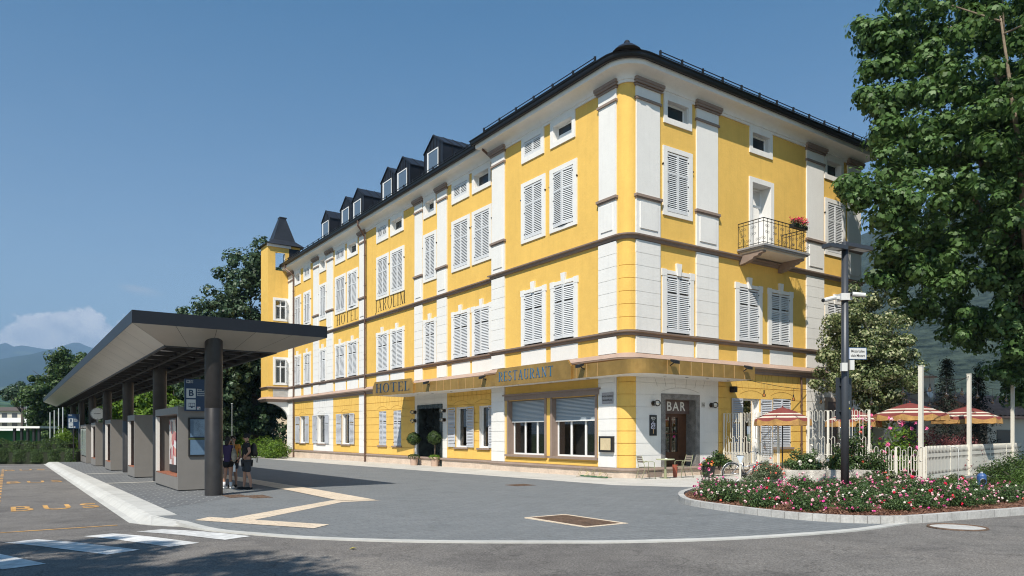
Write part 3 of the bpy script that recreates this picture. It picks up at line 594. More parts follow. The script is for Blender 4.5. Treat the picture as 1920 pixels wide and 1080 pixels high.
# roofs (hipped over the corner block, pitched over the long wing)
def hip(mb, x0, x1, y0, y1, z, tan, k=0):
    h = min(x1 - x0, y1 - y0) / 2; zt = z + h * tan
    a, b, c, d = (x0, y0, z), (x1, y0, z), (x1, y1, z), (x0, y1, z)
    if x1 - x0 > y1 - y0: e, f = (x0 + h, y0 + h, zt), (x1 - h, y0 + h, zt); mb.add([a, b, c, d, e, f], [(0, 1, 5, 4), (1, 2, 5), (2, 3, 4, 5), (3, 0, 4), (0, 3, 2, 1)], k)
    else: e, f = (x0 + h, y0 + h, zt), (x0 + h, y1 - h, zt); mb.add([a, b, c, d, e, f], [(0, 1, 4), (1, 2, 5, 4), (2, 3, 5), (3, 0, 4, 5), (0, 3, 2, 1)], k)
mb = MB(); hip(mb, -.5, 16.6, -.5, 10.0, 15.9, .55)
mb.add([(-.4, 9.9, 15.88), (12.7, 9.9, 15.88), (12.7, 42.1, 15.88), (-.4, 42.1, 15.88), (6.1, 9.9, 20.3), (6.1, 42.1, 20.3)], [(0, 4, 5, 3), (1, 2, 5, 4), (0, 1, 4), (2, 3, 5), (0, 3, 2, 1)])
mb.tube([(-.2, -.2, 15.9), (4.8, 4.8, 18.9)], .09); mb.ball((-.3, -.3, 16.26), .12); mb.tube([(-.5, -.5, 15.95), (.6, .6, 16.75)], .1, 8); mb.lathe([(.55, 0), (.4, .14), (.1, .34)], 14, (-.3, -.3, 15.92))
for i in range(1, 34):
    x = -.5 + i * .5; h = min(5.2, x + .5, 16.6 - x); mb.tube([(x, -.5, 15.93), (x, -.5 + h, 15.93 + h * .55)], .018, 4)
roof = mb.build('roof', [ROOF], hotel)
mb = MB(); 
def guard(pts):
    mb.tube(pts, .02, 5); mb.tube([(x, y, z + .12) for x, y, z in pts], .02, 5); a, b = Vector(pts[0]), Vector(pts[1]); n = int((b - a).length / 1.15)
    for i in range(n + 1): p = a.lerp(b, i / n); mb.box(p.x - .035, p.x + .035, p.y - .035, p.y + .035, p.z - .1, p.z + .16)
guard([(-.56, 9.2, 16.17), (-.56, 1.2, 16.17)]); guard([(1.2, -.56, 16.17), (15.7, -.56, 16.17)]); guard([(-.2, 41, 16.12), (-.2, 10.2, 16.12)]); mb.build('snow_guard', BLK, roof)
# dormers on the long wing
def dormer(u0, u1, x=.75):
    mb = MB(); zb, ze, za = 16.4, 18.05, 18.75; c = (u0 + u1) / 2; D = 5.5
    mb.prism([(u0, zb), (u1, zb), (u1, ze), (c, za), (u0, ze)], x, x + D, ax=0)
    e = .06
    for i in range(7): u = u0 + (u1 - u0) * i / 6; zt = ze + (za - ze) * (1 - abs(u - c) / (c - u0)); mb.box(x - .03, x, u - .012, u + .012, zb, zt)
    for i in range(1, 8): xx = x + i * .62; mb.box(xx - .012, xx + .012, u0 - .03, u0, zb, ze)
    for s, uu in ((1, u0 - e), (-1, u1 + e)):
        mb.add([(x - e, uu, ze - .02), (x + D, uu, ze - .02), (x + D, c, za + .05), (x - e, c, za + .05), (x - e, uu, ze - .08), (x + D, uu, ze - .08), (x + D, c, za - .01), (x - e, c, za - .01)], [(0, 1, 2, 3), (0, 3, 7, 4), (0, 4, 5, 1)])
        for i in range(8): xx = x + i * .62; mb.tube([(xx, uu, ze), (xx, c, za + .07)], .018, 4)
    d = mb.build('dormer', ROOF, roof)
    q = MB(TL(x)); a0, a1, z0, z1 = c - .62, c + .66, 16.62, 17.92
    q.box(a0, a0 + .05, .031, .06, z0, z1); q.box(a1 - .12, a1, .031, .07, z0, z1); q.box(a0, a1, .031, .06, z0, z0 + .05); q.box(a0, a1, .031, .06, z1 - .06, z1)
    q.box(a0 + .05, a1 - .12, .036, .04, z0 + .05, z1 - .06, 1)
    me = bpy.data.meshes.new('dormer_window'); me.from_pydata(q.v, [], q.f); me.materials.append(FRM); me.materials.append(mat('dormer glass', (.10, .14, .19), .05, spec=1)); me.polygons.foreach_set('material_index', q.m); link('dormer_window', me, hotel)
for u0, u1 in ((15.5, 17.7), (19.5, 21.55), (21.65, 23.7), (26.5, 28.6), (28.65, 30.75), (32.8, 34.6)): dormer(u0, u1)
# downpipes
def pipe(pts, T=LM, r=.06):
    mb = MB(); mb.tube([T(*p) for p in pts], r, 8)
    for z in [q for q in (1.2, 3.0, 6.9, 9.0, 11.5, 13.5) if pts[-1][2] < q < pts[0][2] - 1]: x, y, _ = T(pts[-1][0], pts[-1][1], 0); mb.tube([(x, y, z), (x, y, z + .05)], r + .02, 8)
    mb.build('downpipe', BRN, hotel)
pipe([(24.9, .72, 15.75), (24.9, .72, 15.4), (24.95, .5, 15.15), (25.05, .2, 14.8), (25.05, .16, 14.4), (25.05, .16, -.3)])
pipe([(40.2, .72, 15.75), (40.2, .70, 15.4), (39.9, .4, 15.1), (39.75, .16, 14.8), (39.75, .16, 14.0), (39.75, .16, -.4)])
pipe([(9.6, .72, 15.7), (9.6, .72, 15.45), (9.5, .4, 15.2), (9.42, .16, 15.0)])
pipe([(10.95, .1, 4.3), (10.95, .12, 3.9), (10.95, .12, .0)], RR, .045)
# turret at the far corner
TT = lambda a, d, z: (a, 41.4 - d, z)
mb = MB(TT); th = [(-.80, .12, 11.35, 12.95), (-.80, .12, 5.95, 7.95), (-.78, .02, 15.45, 16.95)]
wall_holes(mb, -1.42, .35, 4.6, 17.6, th); mb.T = None
mb.add([(-1.42, 41.4, 4.6), (-1.42, 43.4, 4.6), (-1.42, 43.4, 17.6), (-1.42, 41.4, 17.6)], [(0, 1, 2, 3)])
mb.add([(1.3, 41.4, 15.6), (1.3, 43.4, 15.6), (1.3, 43.4, 17.6), (1.3, 41.4, 17.6)], [(0, 1, 2, 3)]); mb.add([(.35, 41.4, 15.6), (1.3, 41.4, 15.6), (1.3, 41.4, 17.6), (.35, 41.4, 17.6)], [(0, 1, 2, 3)])
mb.add([(-1.42, 43.4, 4.6), (1.3, 43.4, 4.6), (1.3, 43.4, 15.3), (-1.42, 43.4, 15.3)], [(0, 1, 2, 3)])
tur = mb.build('turret', [YEL], hotel)
mb = MB(TT); mb.box(-1.5, .5, 0, .1, 17.4, 17.62, 0)
mb.box(-.8, .04, -.5, 0, 15.43, 15.45, 0); mb.box(-.8, -.78, -.5, 0, 15.45, 16.95, 0); mb.box(.02, .04, -.5, 0, 15.45, 16.95, 0)
for z0, z1 in ((11.2, 13.1), (5.8, 8.1)):
    mb.box(-1.0, -.8, 0, .04, z0, z1 + .05); mb.box(.12, .32, 0, .04, z0, z1 + .05); mb.box(-.8, .12, 0, .04, z1 - .15, z1 + .05); mb.box(-.8, .12, 0, .04, z0, z0 + .15)
    mb.box(-1.0, .33, 0, .03, 4.8, 5.44)
mb.build('surround', WHT, tur)
mb = MB(TT); mb.box(.36, 1.3, .0, .03, 15.9, 17.4); mb.build('turret_cladding', ROOF, tur)
for z0, z1 in ((11.35, 12.95), (5.95, 7.95)):
    casement(TT, -.8, .12, z0, z1, .1, hotel, name='turret_window', mull=2, trans=z0 + (z1 - z0) * .7, cur=False)
    q = MB(TT); q.box(-.9, .2, -.6, -.58, z0, z1, 0); q.build('turret_room', DKV, hotel)
    ob = link('shutter', leaf_mesh(.5, z1 - z0, m=SHU), hotel); ob.matrix_local = Matrix.Translation((.1, 41.33, z0)) @ Matrix.Rotation(-2.05, 4, 'Z') @ Matrix.Scale(1, 4)
mb = MB(); P2 = [(.36, 41.4 - 0), (-1.42, 41.4), (-1.42, 43.4)][::-1]
for prof, k in (([(0, 4.36), (.2, 4.46), (.31, 4.58), (0, 4.59)], 0), ([(0, 4.592), (.315, 4.592), (.05, 4.79), (0, 4.79)], 1), ([(0, 5.45), (.09, 5.5), (.18, 5.6), (0, 5.67)], 0)): sweep(mb, P2, prof, k)
mb.build('turret_cornice', [TAU, FLS], tur)
mb = MB(TT); pts = [(.35, 1.9)] + [(.35 - 1.77 * math.sin(t), 2.6 + 1.55 * (1 - math.cos(t))) for t in [math.pi / 2 * i / 10 for i in range(11)]][::1]
arcp = [(.33 - 1.7 * (1 - math.cos(t)), 2.75 + 1.5 * math.sin(t)) for t in [math.pi / 2 * i / 10 for i in range(11)]]
mb.prism([(.35, 4.36), (.35, 2.4)] + arcp + [(-1.42, 4.36)], -.35, 0, ax=1); mb.T = None; mb.box(.35, .8, 41.4, 41.9, -.5, 4.4); mb.build('corbel_arch', [WHT], tur)
mb = MB(); a = [(-1.62, 41.1), (1.6, 41.1), (1.6, 43.8), (-1.62, 43.8)]; b = [(-.85, 41.75), (1.0, 41.75), (1.0, 43.15), (-.85, 43.15)]
V = [(*p, 17.62) for p in a] + [(*p, 18.15) for p in b] + [(-.15, 42.2, 20.25), (.35, 42.2, 20.1), (.35, 42.7, 20.1), (-.15, 42.7, 20.25)]
mb.add(V, [(0, 1, 2, 3)[::-1]] + [(i, (i + 1) % 4, 4 + (i + 1) % 4, 4 + i) for i in range(4)] + [(4 + i, 4 + (i + 1) % 4, 8 + (i + 1) % 4, 8 + i) for i in range(4)] + [(8, 9, 10, 11)])
mb.box(-.2, .42, 42.15, 42.75, 20.15, 20.24); mb.build('turret_roof', SLT, tur)
mb = MB(LM); mb.prism([(-1.3, 15.6), (1.7, 15.6), (1.7, 16.0), (-1.3, 16.0)], 0, .01)
# painted and mounted lettering
def lettering(txt, h, T, a_start, z, d, mt, cond, dirn=-1, depth=.0, slope=0):
    P, wdt = glyphs(txt, h, cond); mb = MB(T)
    for poly in P:
        n = len(poly); f = [(a_start + dirn * x, d, z + y) for x, y in poly]
        if depth: b = [(a_start + dirn * x, d - depth, z + y) for x, y in poly]; mb.add(f + b, [tuple(range(n)), tuple(range(n, 2 * n))[::-1]] + [(i, (i + 1) % n, n + (i + 1) % n, n + i) for i in range(n)])
        else: mb.add(f, [tuple(range(n))])
    mb.build('lettering', mt, hotel); return wdt
lettering('HOTEL', .76, LM, 30.5, 9.52, .006, INK, 1.38); lettering('JAROLIM', .82, LM, 23.8, 9.55, .006, INK, 1.12)
# ---- marquee -----------------------------------------------------------------
MP = [(-1.87, 18.9), (-1.45, 14.4), (-.85, 8.2), (-.82, .1)] + [(-.82 + .75 * (1 - math.cos(t)), -.75 - .75 * math.sin(t)) for t in [math.pi / 2 * i / 9 for i in range(10)]] + [(5.6, -1.5)]
mb = MB(); poly = [(.33, 19.35)] + MP + [(5.6, -.02), (.45, -.02), (-.0, .45), (-.02, 9.3), (.33, 9.3)]
mb.prism(poly[::-1], 3.885, 3.95); marq = mb.build('marquee', mat('white soffit', (.74, .72, .68), .8), hotel)
mb = MB(); mb.prism([(x, y) for x, y in poly][::-1], 4.28, 4.30); sweep(mb, [(.33, 19.35)] + MP + [(5.6, -.02)], [(0, 3.88), (.03, 3.88), (.03, 4.4), (0, 4.4)]); mb.build('fascia', BRZ, marq)
mb = MB(); full = [(.33, 19.35)] + MP + [(5.6, -.02)]
for i in range(len(full) - 1):
    a, b = Vector(full[i]), Vector(full[i + 1]); L = (b - a).length
    if L < .4: continue
    nrm = Vector(((b - a).y, -(b - a).x)) / L; n = max(1, round(L / .62))
    for j in range(1, n):
        mb = MB(); p = a.lerp(b, j / n) + nrm * .032; t = (b - a) / L * .008; mb.add([(p.x - t.x, p.y - t.y, 3.882), (p.x + t.x, p.y + t.y, 3.882), (p.x + t.x, p.y + t.y, 4.398), (p.x - t.x, p.y - t.y, 4.398), (p.x - t.x + nrm.x * .012, p.y - t.y + nrm.y * .012, 3.882), (p.x + t.x + nrm.x * .012, p.y + t.y + nrm.y * .012, 3.882), (p.x + t.x + nrm.x * .012, p.y + t.y + nrm.y * .012, 4.398), (p.x - t.x + nrm.x * .012, p.y - t.y + nrm.y * .012, 4.398)], [(4, 5, 6, 7), (0, 4, 7, 3), (1, 2, 6, 5)]); mb.build('fascia_seam', BRE, marq)
def sign_panel(A, B, zt, ch, txt, h, cond, z, off):
    """raised chamfered sign on the fascia from A to B (w,u)"""
    A, B = Vector(A), Vector(B); L = (B - A).length; t = (B - A) / L; n = Vector((t.y, -t.x))
    T = lambda a, d, zz: ((A + t * a + n * d).x, (A + t * a + n * d).y, zz)
    mb = MB(T); mb.prism([(0, 3.86), (L, 3.86), (L, zt - ch), (L - ch * .8, zt), (ch * .8, zt), (0, zt - ch)], .032, .12, ax=1); p = mb.build('sign_panel', BRZ, marq)
    P, wd_ = glyphs(txt, h, cond); mb = MB(T); x0 = (L - wd_) / 2 + off
    for poly in P:
        m = len(poly); f = [(x0 + x, .135, z + y) for x, y in poly]; b = [(x0 + x, .12, z + y) for x, y in poly]
        mb.add(f + b, [tuple(range(m)), tuple(range(m, 2 * m))[::-1]] + [(i, (i + 1) % m, m + (i + 1) % m, m + i) for i in range(m)])
    mb.build('lettering', LBL if txt != 'HOTEL' else mat('navy letters', (.01, .045, .10), .4), hotel)
sign_panel((-1.87, 18.88), (-1.47, 14.6), 4.66, .3, 'HOTEL', .50, 1.95, 4.03, 0)
sign_panel((-.84, 7.62), (-.83, 2.2), 4.64, .26, 'RESTAURANT', .42, 1.27, 4.06, -.42)
for (x, y), n in (((-1.33, 13.2), (-1, -.1)), ((-.88, 8.5), (-1, 0)), ((-.85, 1.5), (-1, 0)), ((.7, -1.53), (0, -1)), ((4.9, -1.53), (0, -1))):
    mb = MB(); v = Vector(n); s = Vector((v.y, -v.x)); c = Vector((x, y)) + v * .2
    mb.tube([(x, y, 4.2), (c.x, c.y, 4.3)], .02, 6); P = [c + s * a + v * b for a, b in ((-.13, -.08), (.13, -.08), (.13, .14), (-.13, .14))]
    mb.add([(p.x, p.y, 4.24 + .10 * (i < 2)) for i, p in enumerate(P)] + [(p.x, p.y, 4.36 + .06 * (i < 2)) for i, p in enumerate(P)], [(3, 2, 1, 0), (4, 5, 6, 7), (0, 1, 5, 4), (1, 2, 6, 5), (2, 3, 7, 6), (3, 0, 4, 7)])
    mb.build('spotlight', BLK, marq)
for p in ((-.3, 16.5), (-.3, 14.8), (-.4, 12.6), (-.4, 10.5), (-.4, 6.5), (-.4, 4.2), (-.4, 1.8), (1.2, -.8), (2.4, -.8), (3.6, -.8), (4.9, -.8)):
    mb = MB(); mb.lathe([(.07, 0), (.07, .006)], 12, (p[0], p[1], 3.877)); mb.build('downlight', BLK, marq)
# ---- balcony -----------------------------------------------------------------
mb = MB(); mb.box(6.5, 9.6, -1.33, -.02, 9.46, 9.55, 0); mb.box(6.44, 9.66, -1.39, -.02, 9.52, 9.6, 0); mb.box(6.6, 9.5, -1.22, -.02, 9.38, 9.459, 1)
for x in (6.58, 9.3):
    mb.prism([(-.02, 9.38), (-1.2, 9.38), (-1.2, 9.3), (-1.0, 9.27), (-.95, 9.2), (-.75, 9.17), (-.7, 9.1), (-.35, 9.0), (-.02, 8.95)], x, x + .22, ax=0, k=2)
bal = mb.build('balcony', [mat('grey slab paint', (.26, .26, .27), .6), mat('slab underside', (.66, .58, .48), .8), TAU], hotel)
mb = MB()
def seg(a, b, n):
    a, b = Vector(a), Vector(b)
    for z in (9.68, 10.55, 10.68): mb.tube([(a.x, a.y, z), (b.x, b.y, z)], .014 if z < 10.6 else .02, 6)
    for i in range(n + 1):
        p = a.lerp(b, i / n); mb.tube([(p.x, p.y, 9.6), (p.x, p.y, 10.68)], .011, 5)
        if i < n:
            m = a.lerp(b, (i + .5) / n)
            for zc in (9.85, 10.12, 10.38):
                if (i + int(zc * 10)) % 2: continue
                t = (b - a).normalized()
                for s in (-1, 1): c = p + t * .075 * s; mb.tube([(c.x + t.x * .045 * math.cos(q), c.y + t.y * .045 * math.cos(q), zc + .05 * math.sin(q)) for q in [2 * math.pi * k / 8 for k in range(8)]], .008, 4, closed=True)
seg((6.5, -.03), (6.5, -1.3), 5); seg((6.5, -1.3), (9.55, -1.3), 12); seg((9.55, -1.3), (9.55, -.03), 5)
mb.build('railing', IRON, bal)
# ---- fittings on the walls ----------------------------------------------------
mb = MB(L0); mb.box(.68, 1.32, .075, .1, 2.86, 3.3); pl = mb.build('street_plaque', mat('grey marble plaque', (.34, .32, .32), .5, noise=(12, .2)), hotel)
for t_, z in (('PIAZZA STAZIONE', 3.15), ('BAHNHOFPLATZ', 3.0)):
    vs, fs = textmesh(t_, .085, 1, .002); mb = MB(L0); mb.add([(1.0 - x * .85, .104, z + y) for x, y, zz in vs], fs); mb.build('plaque_text', INK, pl)
mb = MB(L0); mb.box(.62, 1.4, .075, .19, .98, 1.6, 0); mb.box(.72, 1.3, .19, .194, 1.06, 1.52, 1); mb.build('menu_case', [BLK, mat('cream menu paper', (.55, .45, .28), .8, noise=(10, .12))], hotel)
mb = MB(RR); mb.box(1.14, 1.52, .04, .065, 1.62, 2.42); ice = mb.build('ice_cream_board', BLK, hotel)
mb = MB(RR); cx = 1.33
for a, b in ((0, 2.12), (-.07, 2.06), (.07, 2.05), (-.02, 1.99), (-.08, 1.94), (.06, 1.93), (0, 1.92)):
    mb.T = RR; mb.add([(cx + a + .055 * math.cos(q), .067, b + .055 * math.sin(q)) for q in [2 * math.pi * k / 12 for k in range(12)]], [tuple(range(12))], 0)
    mb.add([(cx + a + .02 + .026 * math.cos(q), .0685, b + .033 * math.sin(q)) for q in [2 * math.pi * k / 10 for k in range(10)]], [tuple(range(10))], 2)
mb.box(cx - .02, cx + .02, .066, .068, 1.7, 1.88, 1)
mb.build('ice_cream_drawing', [mat('lilac white', (.62, .6, .7), .6), mat('cone tan', (.6, .38, .2), .7), BLK], ice)
for t_, z, s in (('BEVG', 2.31, .1), ('GELATO', 2.235, .045)):
    vs, fs = textmesh(t_, s, 1, .002); mb = MB(RR); mb.add([(cx + x, .067, z + y) for x, y, zz in vs], fs); mb.build('board_text', LWH, ice)
mb = MB(RR); mb.box(4.14, 4.34, .036, .05, 2.78, 2.98); num = mb.build('house_number', mat('pale number plate', (.5, .47, .42), .6), hotel)
vs, fs = textmesh('16', .15, 1, .003); mb = MB(RR); mb.add([(4.24 + x, .052, 2.88 + y) for x, y, zz in vs], fs); mb.build('number_text', INK, num)
gl = glassmat('lamp globe', (.93, .93, .9))
def wall_lamp(T, a, z):
    mb = MB(); p = T(a, .04, z); q = T(a, .14, z); g = T(a, .27, z)
    mb.tube([p, q], .1, 14); mb.tube([q, T(a, .17, z)], .06, 12); l = mb.build('wall_lamp', mat('bronze lamp base', (.05, .035, .02), .4, metal=.6), hotel, smooth=False)
    mb = MB(); mb.ball(g, .13, 16, 10); mb.build('glass_globe', gl, l, smooth=True)
    mb = MB(); mb.ball(T(a, .23, z), .035); mb.build('bulb', FRM, l, smooth=True)
for T, a, z in ((RR, 1.34, 2.88), (RR, 4.72, 2.88), (LM, 14.5, 2.95), (LM, 14.5, 2.45), (LM, 17.95, 2.95), (LM, 17.95, 2.45)): wall_lamp(T, a, z)
mb = MB(RR); mb.box(5.9, 6.1, .06, .3, 3.45, 3.7); mb.build('loudspeaker', BLK, hotel)
mb = MB(RR); mb.box(12.95, 13.15, 0, .08, 0, 3.25); mb.box(13.95, 14.15, 0, .08, 0, 3.25); mb.box(12.95, 14.15, 0, .081, 3.25, 3.45); mb.box(13.15, 13.95, 0, .04, 0, 3.25, 1); mb.build('terrace_door', [mat('brown stone', (.34, .27, .22), .8, noise=(8, .1)), SGN], hotel)
# ------------------------------------------------------------------ ground, roads, paving
def smooth01(t): t = max(0, min(1, t)); return t * t * (3 - 2 * t)
def asph(w, u):                       # the carriageway: level with the plaza along the crossing, a kerb lower in the bus bay
    return zg(u) - .012 - .135 * smooth01((u + 7.5) / 4.5) * smooth01((-12 - w) / 4)
def ground_mat():
    m = mat('worn asphalt', (.165, .155, .145), .92, spec=.25); nt = m.node_tree; b = nt.nodes['Principled BSDF']; tc = nd(nt, 'ShaderNodeTexCoord')
    def nz(s, d=5, r=.6): n = nd(nt, 'ShaderNodeTexNoise'); n.inputs['Scale'].default_value = s; n.inputs['Detail'].default_value = d; n.inputs['Roughness'].default_value = r; nt.links.new(tc.outputs['Object'], n.inputs['Vector']); return n.outputs[0]
    fine = ramp(nt, nz(38, 3, .9), [(.30, (.055, .052, .05)), (.48, (.165, .155, .145)), (.56, (.20, .188, .175)), (.75, (.36, .34, .32))])
    big = ramp(nt, nz(.35, 5), [(.3, (.78, .78, .79)), (.5, (1, 1, 1)), (.7, (1.12, 1.1, 1.08))]); mid = ramp(nt, nz(2.1, 6, .7), [(.35, (.86, .86, .86)), (.6, (1.03, 1.03, 1.03))])
    c = mixc(nt, 1, mixc(nt, 1, fine, big, 'MULTIPLY'), mid, 'MULTIPLY')
    v = nd(nt, 'ShaderNodeTexVoronoi', feature='DISTANCE_TO_EDGE'); v.inputs['Scale'].default_value = .22
    dn = nd(nt, 'ShaderNodeTexNoise'); dn.inputs['Scale'].default_value = 1.2; dn.inputs['Detail'].default_value = 6; nt.links.new(tc.outputs['Object'], dn.inputs['Vector'])
    va = nd(nt, 'ShaderNodeVectorMath', operation='ADD'); vs_ = nd(nt, 'ShaderNodeVectorMath', operation='SCALE'); vs_.inputs[3].default_value = 1.6
    nt.links.new(dn.outputs['Color'], vs_.inputs[0]); nt.links.new(tc.outputs['Object'], va.inputs[0]); nt.links.new(vs_.outputs[0], va.inputs[1]); nt.links.new(va.outputs[0], v.inputs['Vector'])
    crack = mth(nt, 'MULTIPLY', mth(nt, 'SUBTRACT', .006, v.outputs[0], clamp=True), 90, clamp=True)
    c = mixc(nt, mth(nt, 'MULTIPLY', crack, .8), c, (.045, .043, .04))
    wv = nd(nt, 'ShaderNodeTexVoronoi'); wv.inputs['Scale'].default_value = .10; nt.links.new(va.outputs[0], wv.inputs['Vector']); sp_ = nd(nt, 'ShaderNodeSeparateColor'); nt.links.new(wv.outputs['Color'], sp_.inputs[0]); c = mixc(nt, 1, c, ramp(nt, sp_.outputs[0], [(.0, (.90, .90, .91)), (.5, (1, 1, 1)), (1, (1.06, 1.05, 1.04))]), 'MULTIPLY'); nt.links.new(c, b.inputs['Base Color'])
    st_n = ramp(nt, nz(.75, 9, .75), [(.52, (1, 1, 1)), (.60, (.84, .84, .85)), (.68, (.72, .72, .74))]); nt.links.new(mixc(nt, 1, c, st_n, 'MULTIPLY'), b.inputs['Base Color'])
    bp = nd(nt, 'ShaderNodeBump'); bp.inputs['Strength'].default_value = .7; bp.inputs['Distance'].default_value = .008; nt.links.new(nz(55, 2), bp.inputs['Height']); nt.links.new(bp.outputs[0], b.inputs['Normal']); return m
def paver_mat(name, cols, bw, bh, mortar, msz=.012, light=.25, rot=0, rough=.8):
    m = mat(name, cols[0], rough, spec=.3); nt = m.node_tree; b = nt.nodes['Principled BSDF']; tc = nd(nt, 'ShaderNodeTexCoord')
    mp = nd(nt, 'ShaderNodeMapping'); mp.inputs['Rotation'].default_value = (0, 0, rot); nt.links.new(tc.outputs['Object'], mp.inputs[0])
    br = nd(nt, 'ShaderNodeTexBrick'); br.inputs['Scale'].default_value = 1; br.inputs['Brick Width'].default_value = bw; br.inputs['Row Height'].default_value = bh
    br.inputs['Mortar Size'].default_value = msz; br.inputs['Color1'].default_value = (0, 0, 0, 1); br.inputs['Color2'].default_value = (1, 1, 1, 1); br.inputs['Mortar'].default_value = (.5, .5, .5, 1); br.inputs['Mortar Smooth'].default_value = .4
    nt.links.new(mp.outputs[0], br.inputs[0]); n = nd(nt, 'ShaderNodeTexNoise'); n.inputs['Scale'].default_value = .8; n.inputs['Detail'].default_value = 7; nt.links.new(tc.outputs['Object'], n.inputs[0])
    n2 = nd(nt, 'ShaderNodeTexNoise'); n2.inputs['Scale'].default_value = 30; n2.inputs['Detail'].default_value = 3; nt.links.new(tc.outputs['Object'], n2.inputs[0])
    c = mixc(nt, light, mixc(nt, br.outputs[0], cols[0], cols[1]), ramp(nt, n.outputs[0], [(.35, cols[0]), (.65, cols[1])]))
    c = mixc(nt, 1, c, ramp(nt, n2.outputs[0], [(.3, (.82, .82, .82)), (.7, (1.16, 1.16, 1.16))]), 'MULTIPLY')
    n4 = nd(nt, 'ShaderNodeTexNoise'); n4.inputs['Scale'].default_value = 1.3; n4.inputs['Detail'].default_value = 9; n4.inputs['Roughness'].default_value = .75; nt.links.new(tc.outputs['Object'], n4.inputs[0]); c = mixc(nt, 1, c, ramp(nt, n4.outputs[0], [(.55, (1, 1, 1)), (.62, (.86, .86, .86)), (.72, (.74, .74, .74))]), 'MULTIPLY')
    c = mixc(nt, mth(nt, 'MULTIPLY', br.outputs['Fac'], .75), c, mortar); nt.links.new(c, b.inputs['Base Color'])
    bp = nd(nt, 'ShaderNodeBump'); bp.inputs['Strength'].default_value = .35; bp.inputs['Distance'].default_value = .006; bp.invert = True; nt.links.new(br.outputs['Fac'], bp.inputs['Height']); nt.links.new(bp.outputs[0], b.inputs['Normal']); return m
ASP = ground_mat()
PAV = paver_mat('slate grey pavers', ((.155, .166, .173), (.188, .199, .206)), .42, .16, (.075, .084, .092), .008, .35)
PVB = paver_mat('platform pavers', ((.10, .107, .115), (.14, .147, .155)), .5, .25, (.36, .36, .35), .016, .3, rot=R(22))
SDW = paver_mat('pale granite slabs', ((.46, .44, .40), (.56, .54, .50)), 1.2, .9, (.30, .28, .25), .01, .6)
KRB = mat('white concrete kerb', (.47, .465, .44), .85, noise=(4, .14), bump=(30, .5, .008))
GRK = mat('grey granite kerb', (.44, .43, .41), .85, noise=(22, .22), bump=(40, .4, .004))
WPT = mat('white road paint', (.58, .58, .57), .8, noise=(7, .35)); OPT = mat('orange road paint', (.50, .28, .09), .85, noise=(14, .6))
TAC = paver_mat('cream tactile slabs', ((.60, .49, .37), (.68, .57, .44)), .4, .4, (.42, .34, .26), .012, .3)
IRC = mat('rusty cast iron', (.12, .075, .05), .8, noise=(25, .5), bump=(30, .6, .01))
def flat(name, pts, m, h, loc=True, hf=None, sub=1.2, k='structure'):
    """thin sheet over a polygon given in (w,u); follows the fall of the ground"""
    import bmesh
    bm = bmesh.new(); vs = [bm.verts.new((x, y, 0)) for x, y in pts]; f = bm.faces.new(vs)
    bmesh.ops.triangulate(bm, faces=[f])
    for v in bm.verts: v.co.z = (hf(v.co.x, v.co.y) if hf else zg(v.co.y)) + h
    bmesh.ops.recalc_face_normals(bm, faces=bm.faces)
    if sum(f.normal.z for f in bm.faces) < 0: bmesh.ops.reverse_faces(bm, faces=bm.faces)
    me = bpy.data.meshes.new(name); bm.to_mesh(me); bm.free(); me.materials.append(m)
    o = link(name, me, None, W(0, 0, 0), ANG); 
    if k: o['kind'] = k
    return o
# base terrain sheet to the horizon
mb = MB(); N = 40; ext = lambda i: math.copysign(abs((i - N / 2) / (N / 2)) ** 2.2 * 9000, i - N / 2)
vs = [(ext(i), ext(j), zg(LOC(ext(i), ext(j))[1]) - .45) for j in range(N + 1) for i in range(N + 1)]
mb.add(vs, [(j * (N + 1) + i, j * (N + 1) + i + 1, (j + 1) * (N + 1) + i + 1, (j + 1) * (N + 1) + i) for j in range(N) for i in range(N)])
kind(mb.build('ground', mat('valley grass and soil', (.07, .09, .035), .95, noise=(.05, .35))))
# road surface
mb = MB(); xs = np.concatenate([np.arange(-70, -13, 3.), np.arange(-13, 16, .5), np.arange(16, 70, 3)]); us = np.concatenate([np.arange(-45, -9, 1.5), np.arange(-9, 0, .5), np.arange(0, 46, 3)])
ws = np.concatenate([np.arange(-60, -20, 4.), np.arange(-20, -10, .5), np.arange(-10, 44, 2)]); n1, n2 = len(ws), len(us)
mb.add([(float(w), float(u), asph(w, u)) for u in us for w in ws], [(j * n1 + i, j * n1 + i + 1, (j + 1) * n1 + i + 1, (j + 1) * n1 + i) for j in range(n2 - 1) for i in range(n1 - 1)])
kind(mb.build('road', ASP, None, W(0, 0, 0), ANG, ) if False else mb.build('road', ASP, loc=W(0, 0, 0), rotz=ANG))
EDGE = [(-16.59, -2.6), (-16.6, -4.0), (-16.58, -5.26), (-16.37, -6.9), (-15.93, -7.91), (-15.26, -9.04), (-14.07, -10.35), (-12.49, -11.59), (-11.49, -12.25), (-9.88, -12.94), (-7.71, -13.41), (-5.79, -13.40), (-4.38, -13.61), (-2.44, -13.96), (4, -15.3), (14, -17.5), (40, -23)]
def dense(p, n=4):
    out = []
    for i in range(len(p) - 1):
        P = [Vector(p[max(0, i - 1)]), Vector(p[i]), Vector(p[i + 1]), Vector(p[min(len(p) - 1, i + 2)])]
        for k in range(n):
            t = k / n; q = .5 * ((2 * P[1]) + (P[2] - P[0]) * t + (2 * P[0] - 5 * P[1] + 4 * P[2] - P[3]) * t * t + (3 * P[1] - P[0] - 3 * P[2] + P[3]) * t ** 3); out.append((q.x, q.y))
    return out + [p[-1]]
EDG = dense(EDGE, 4)
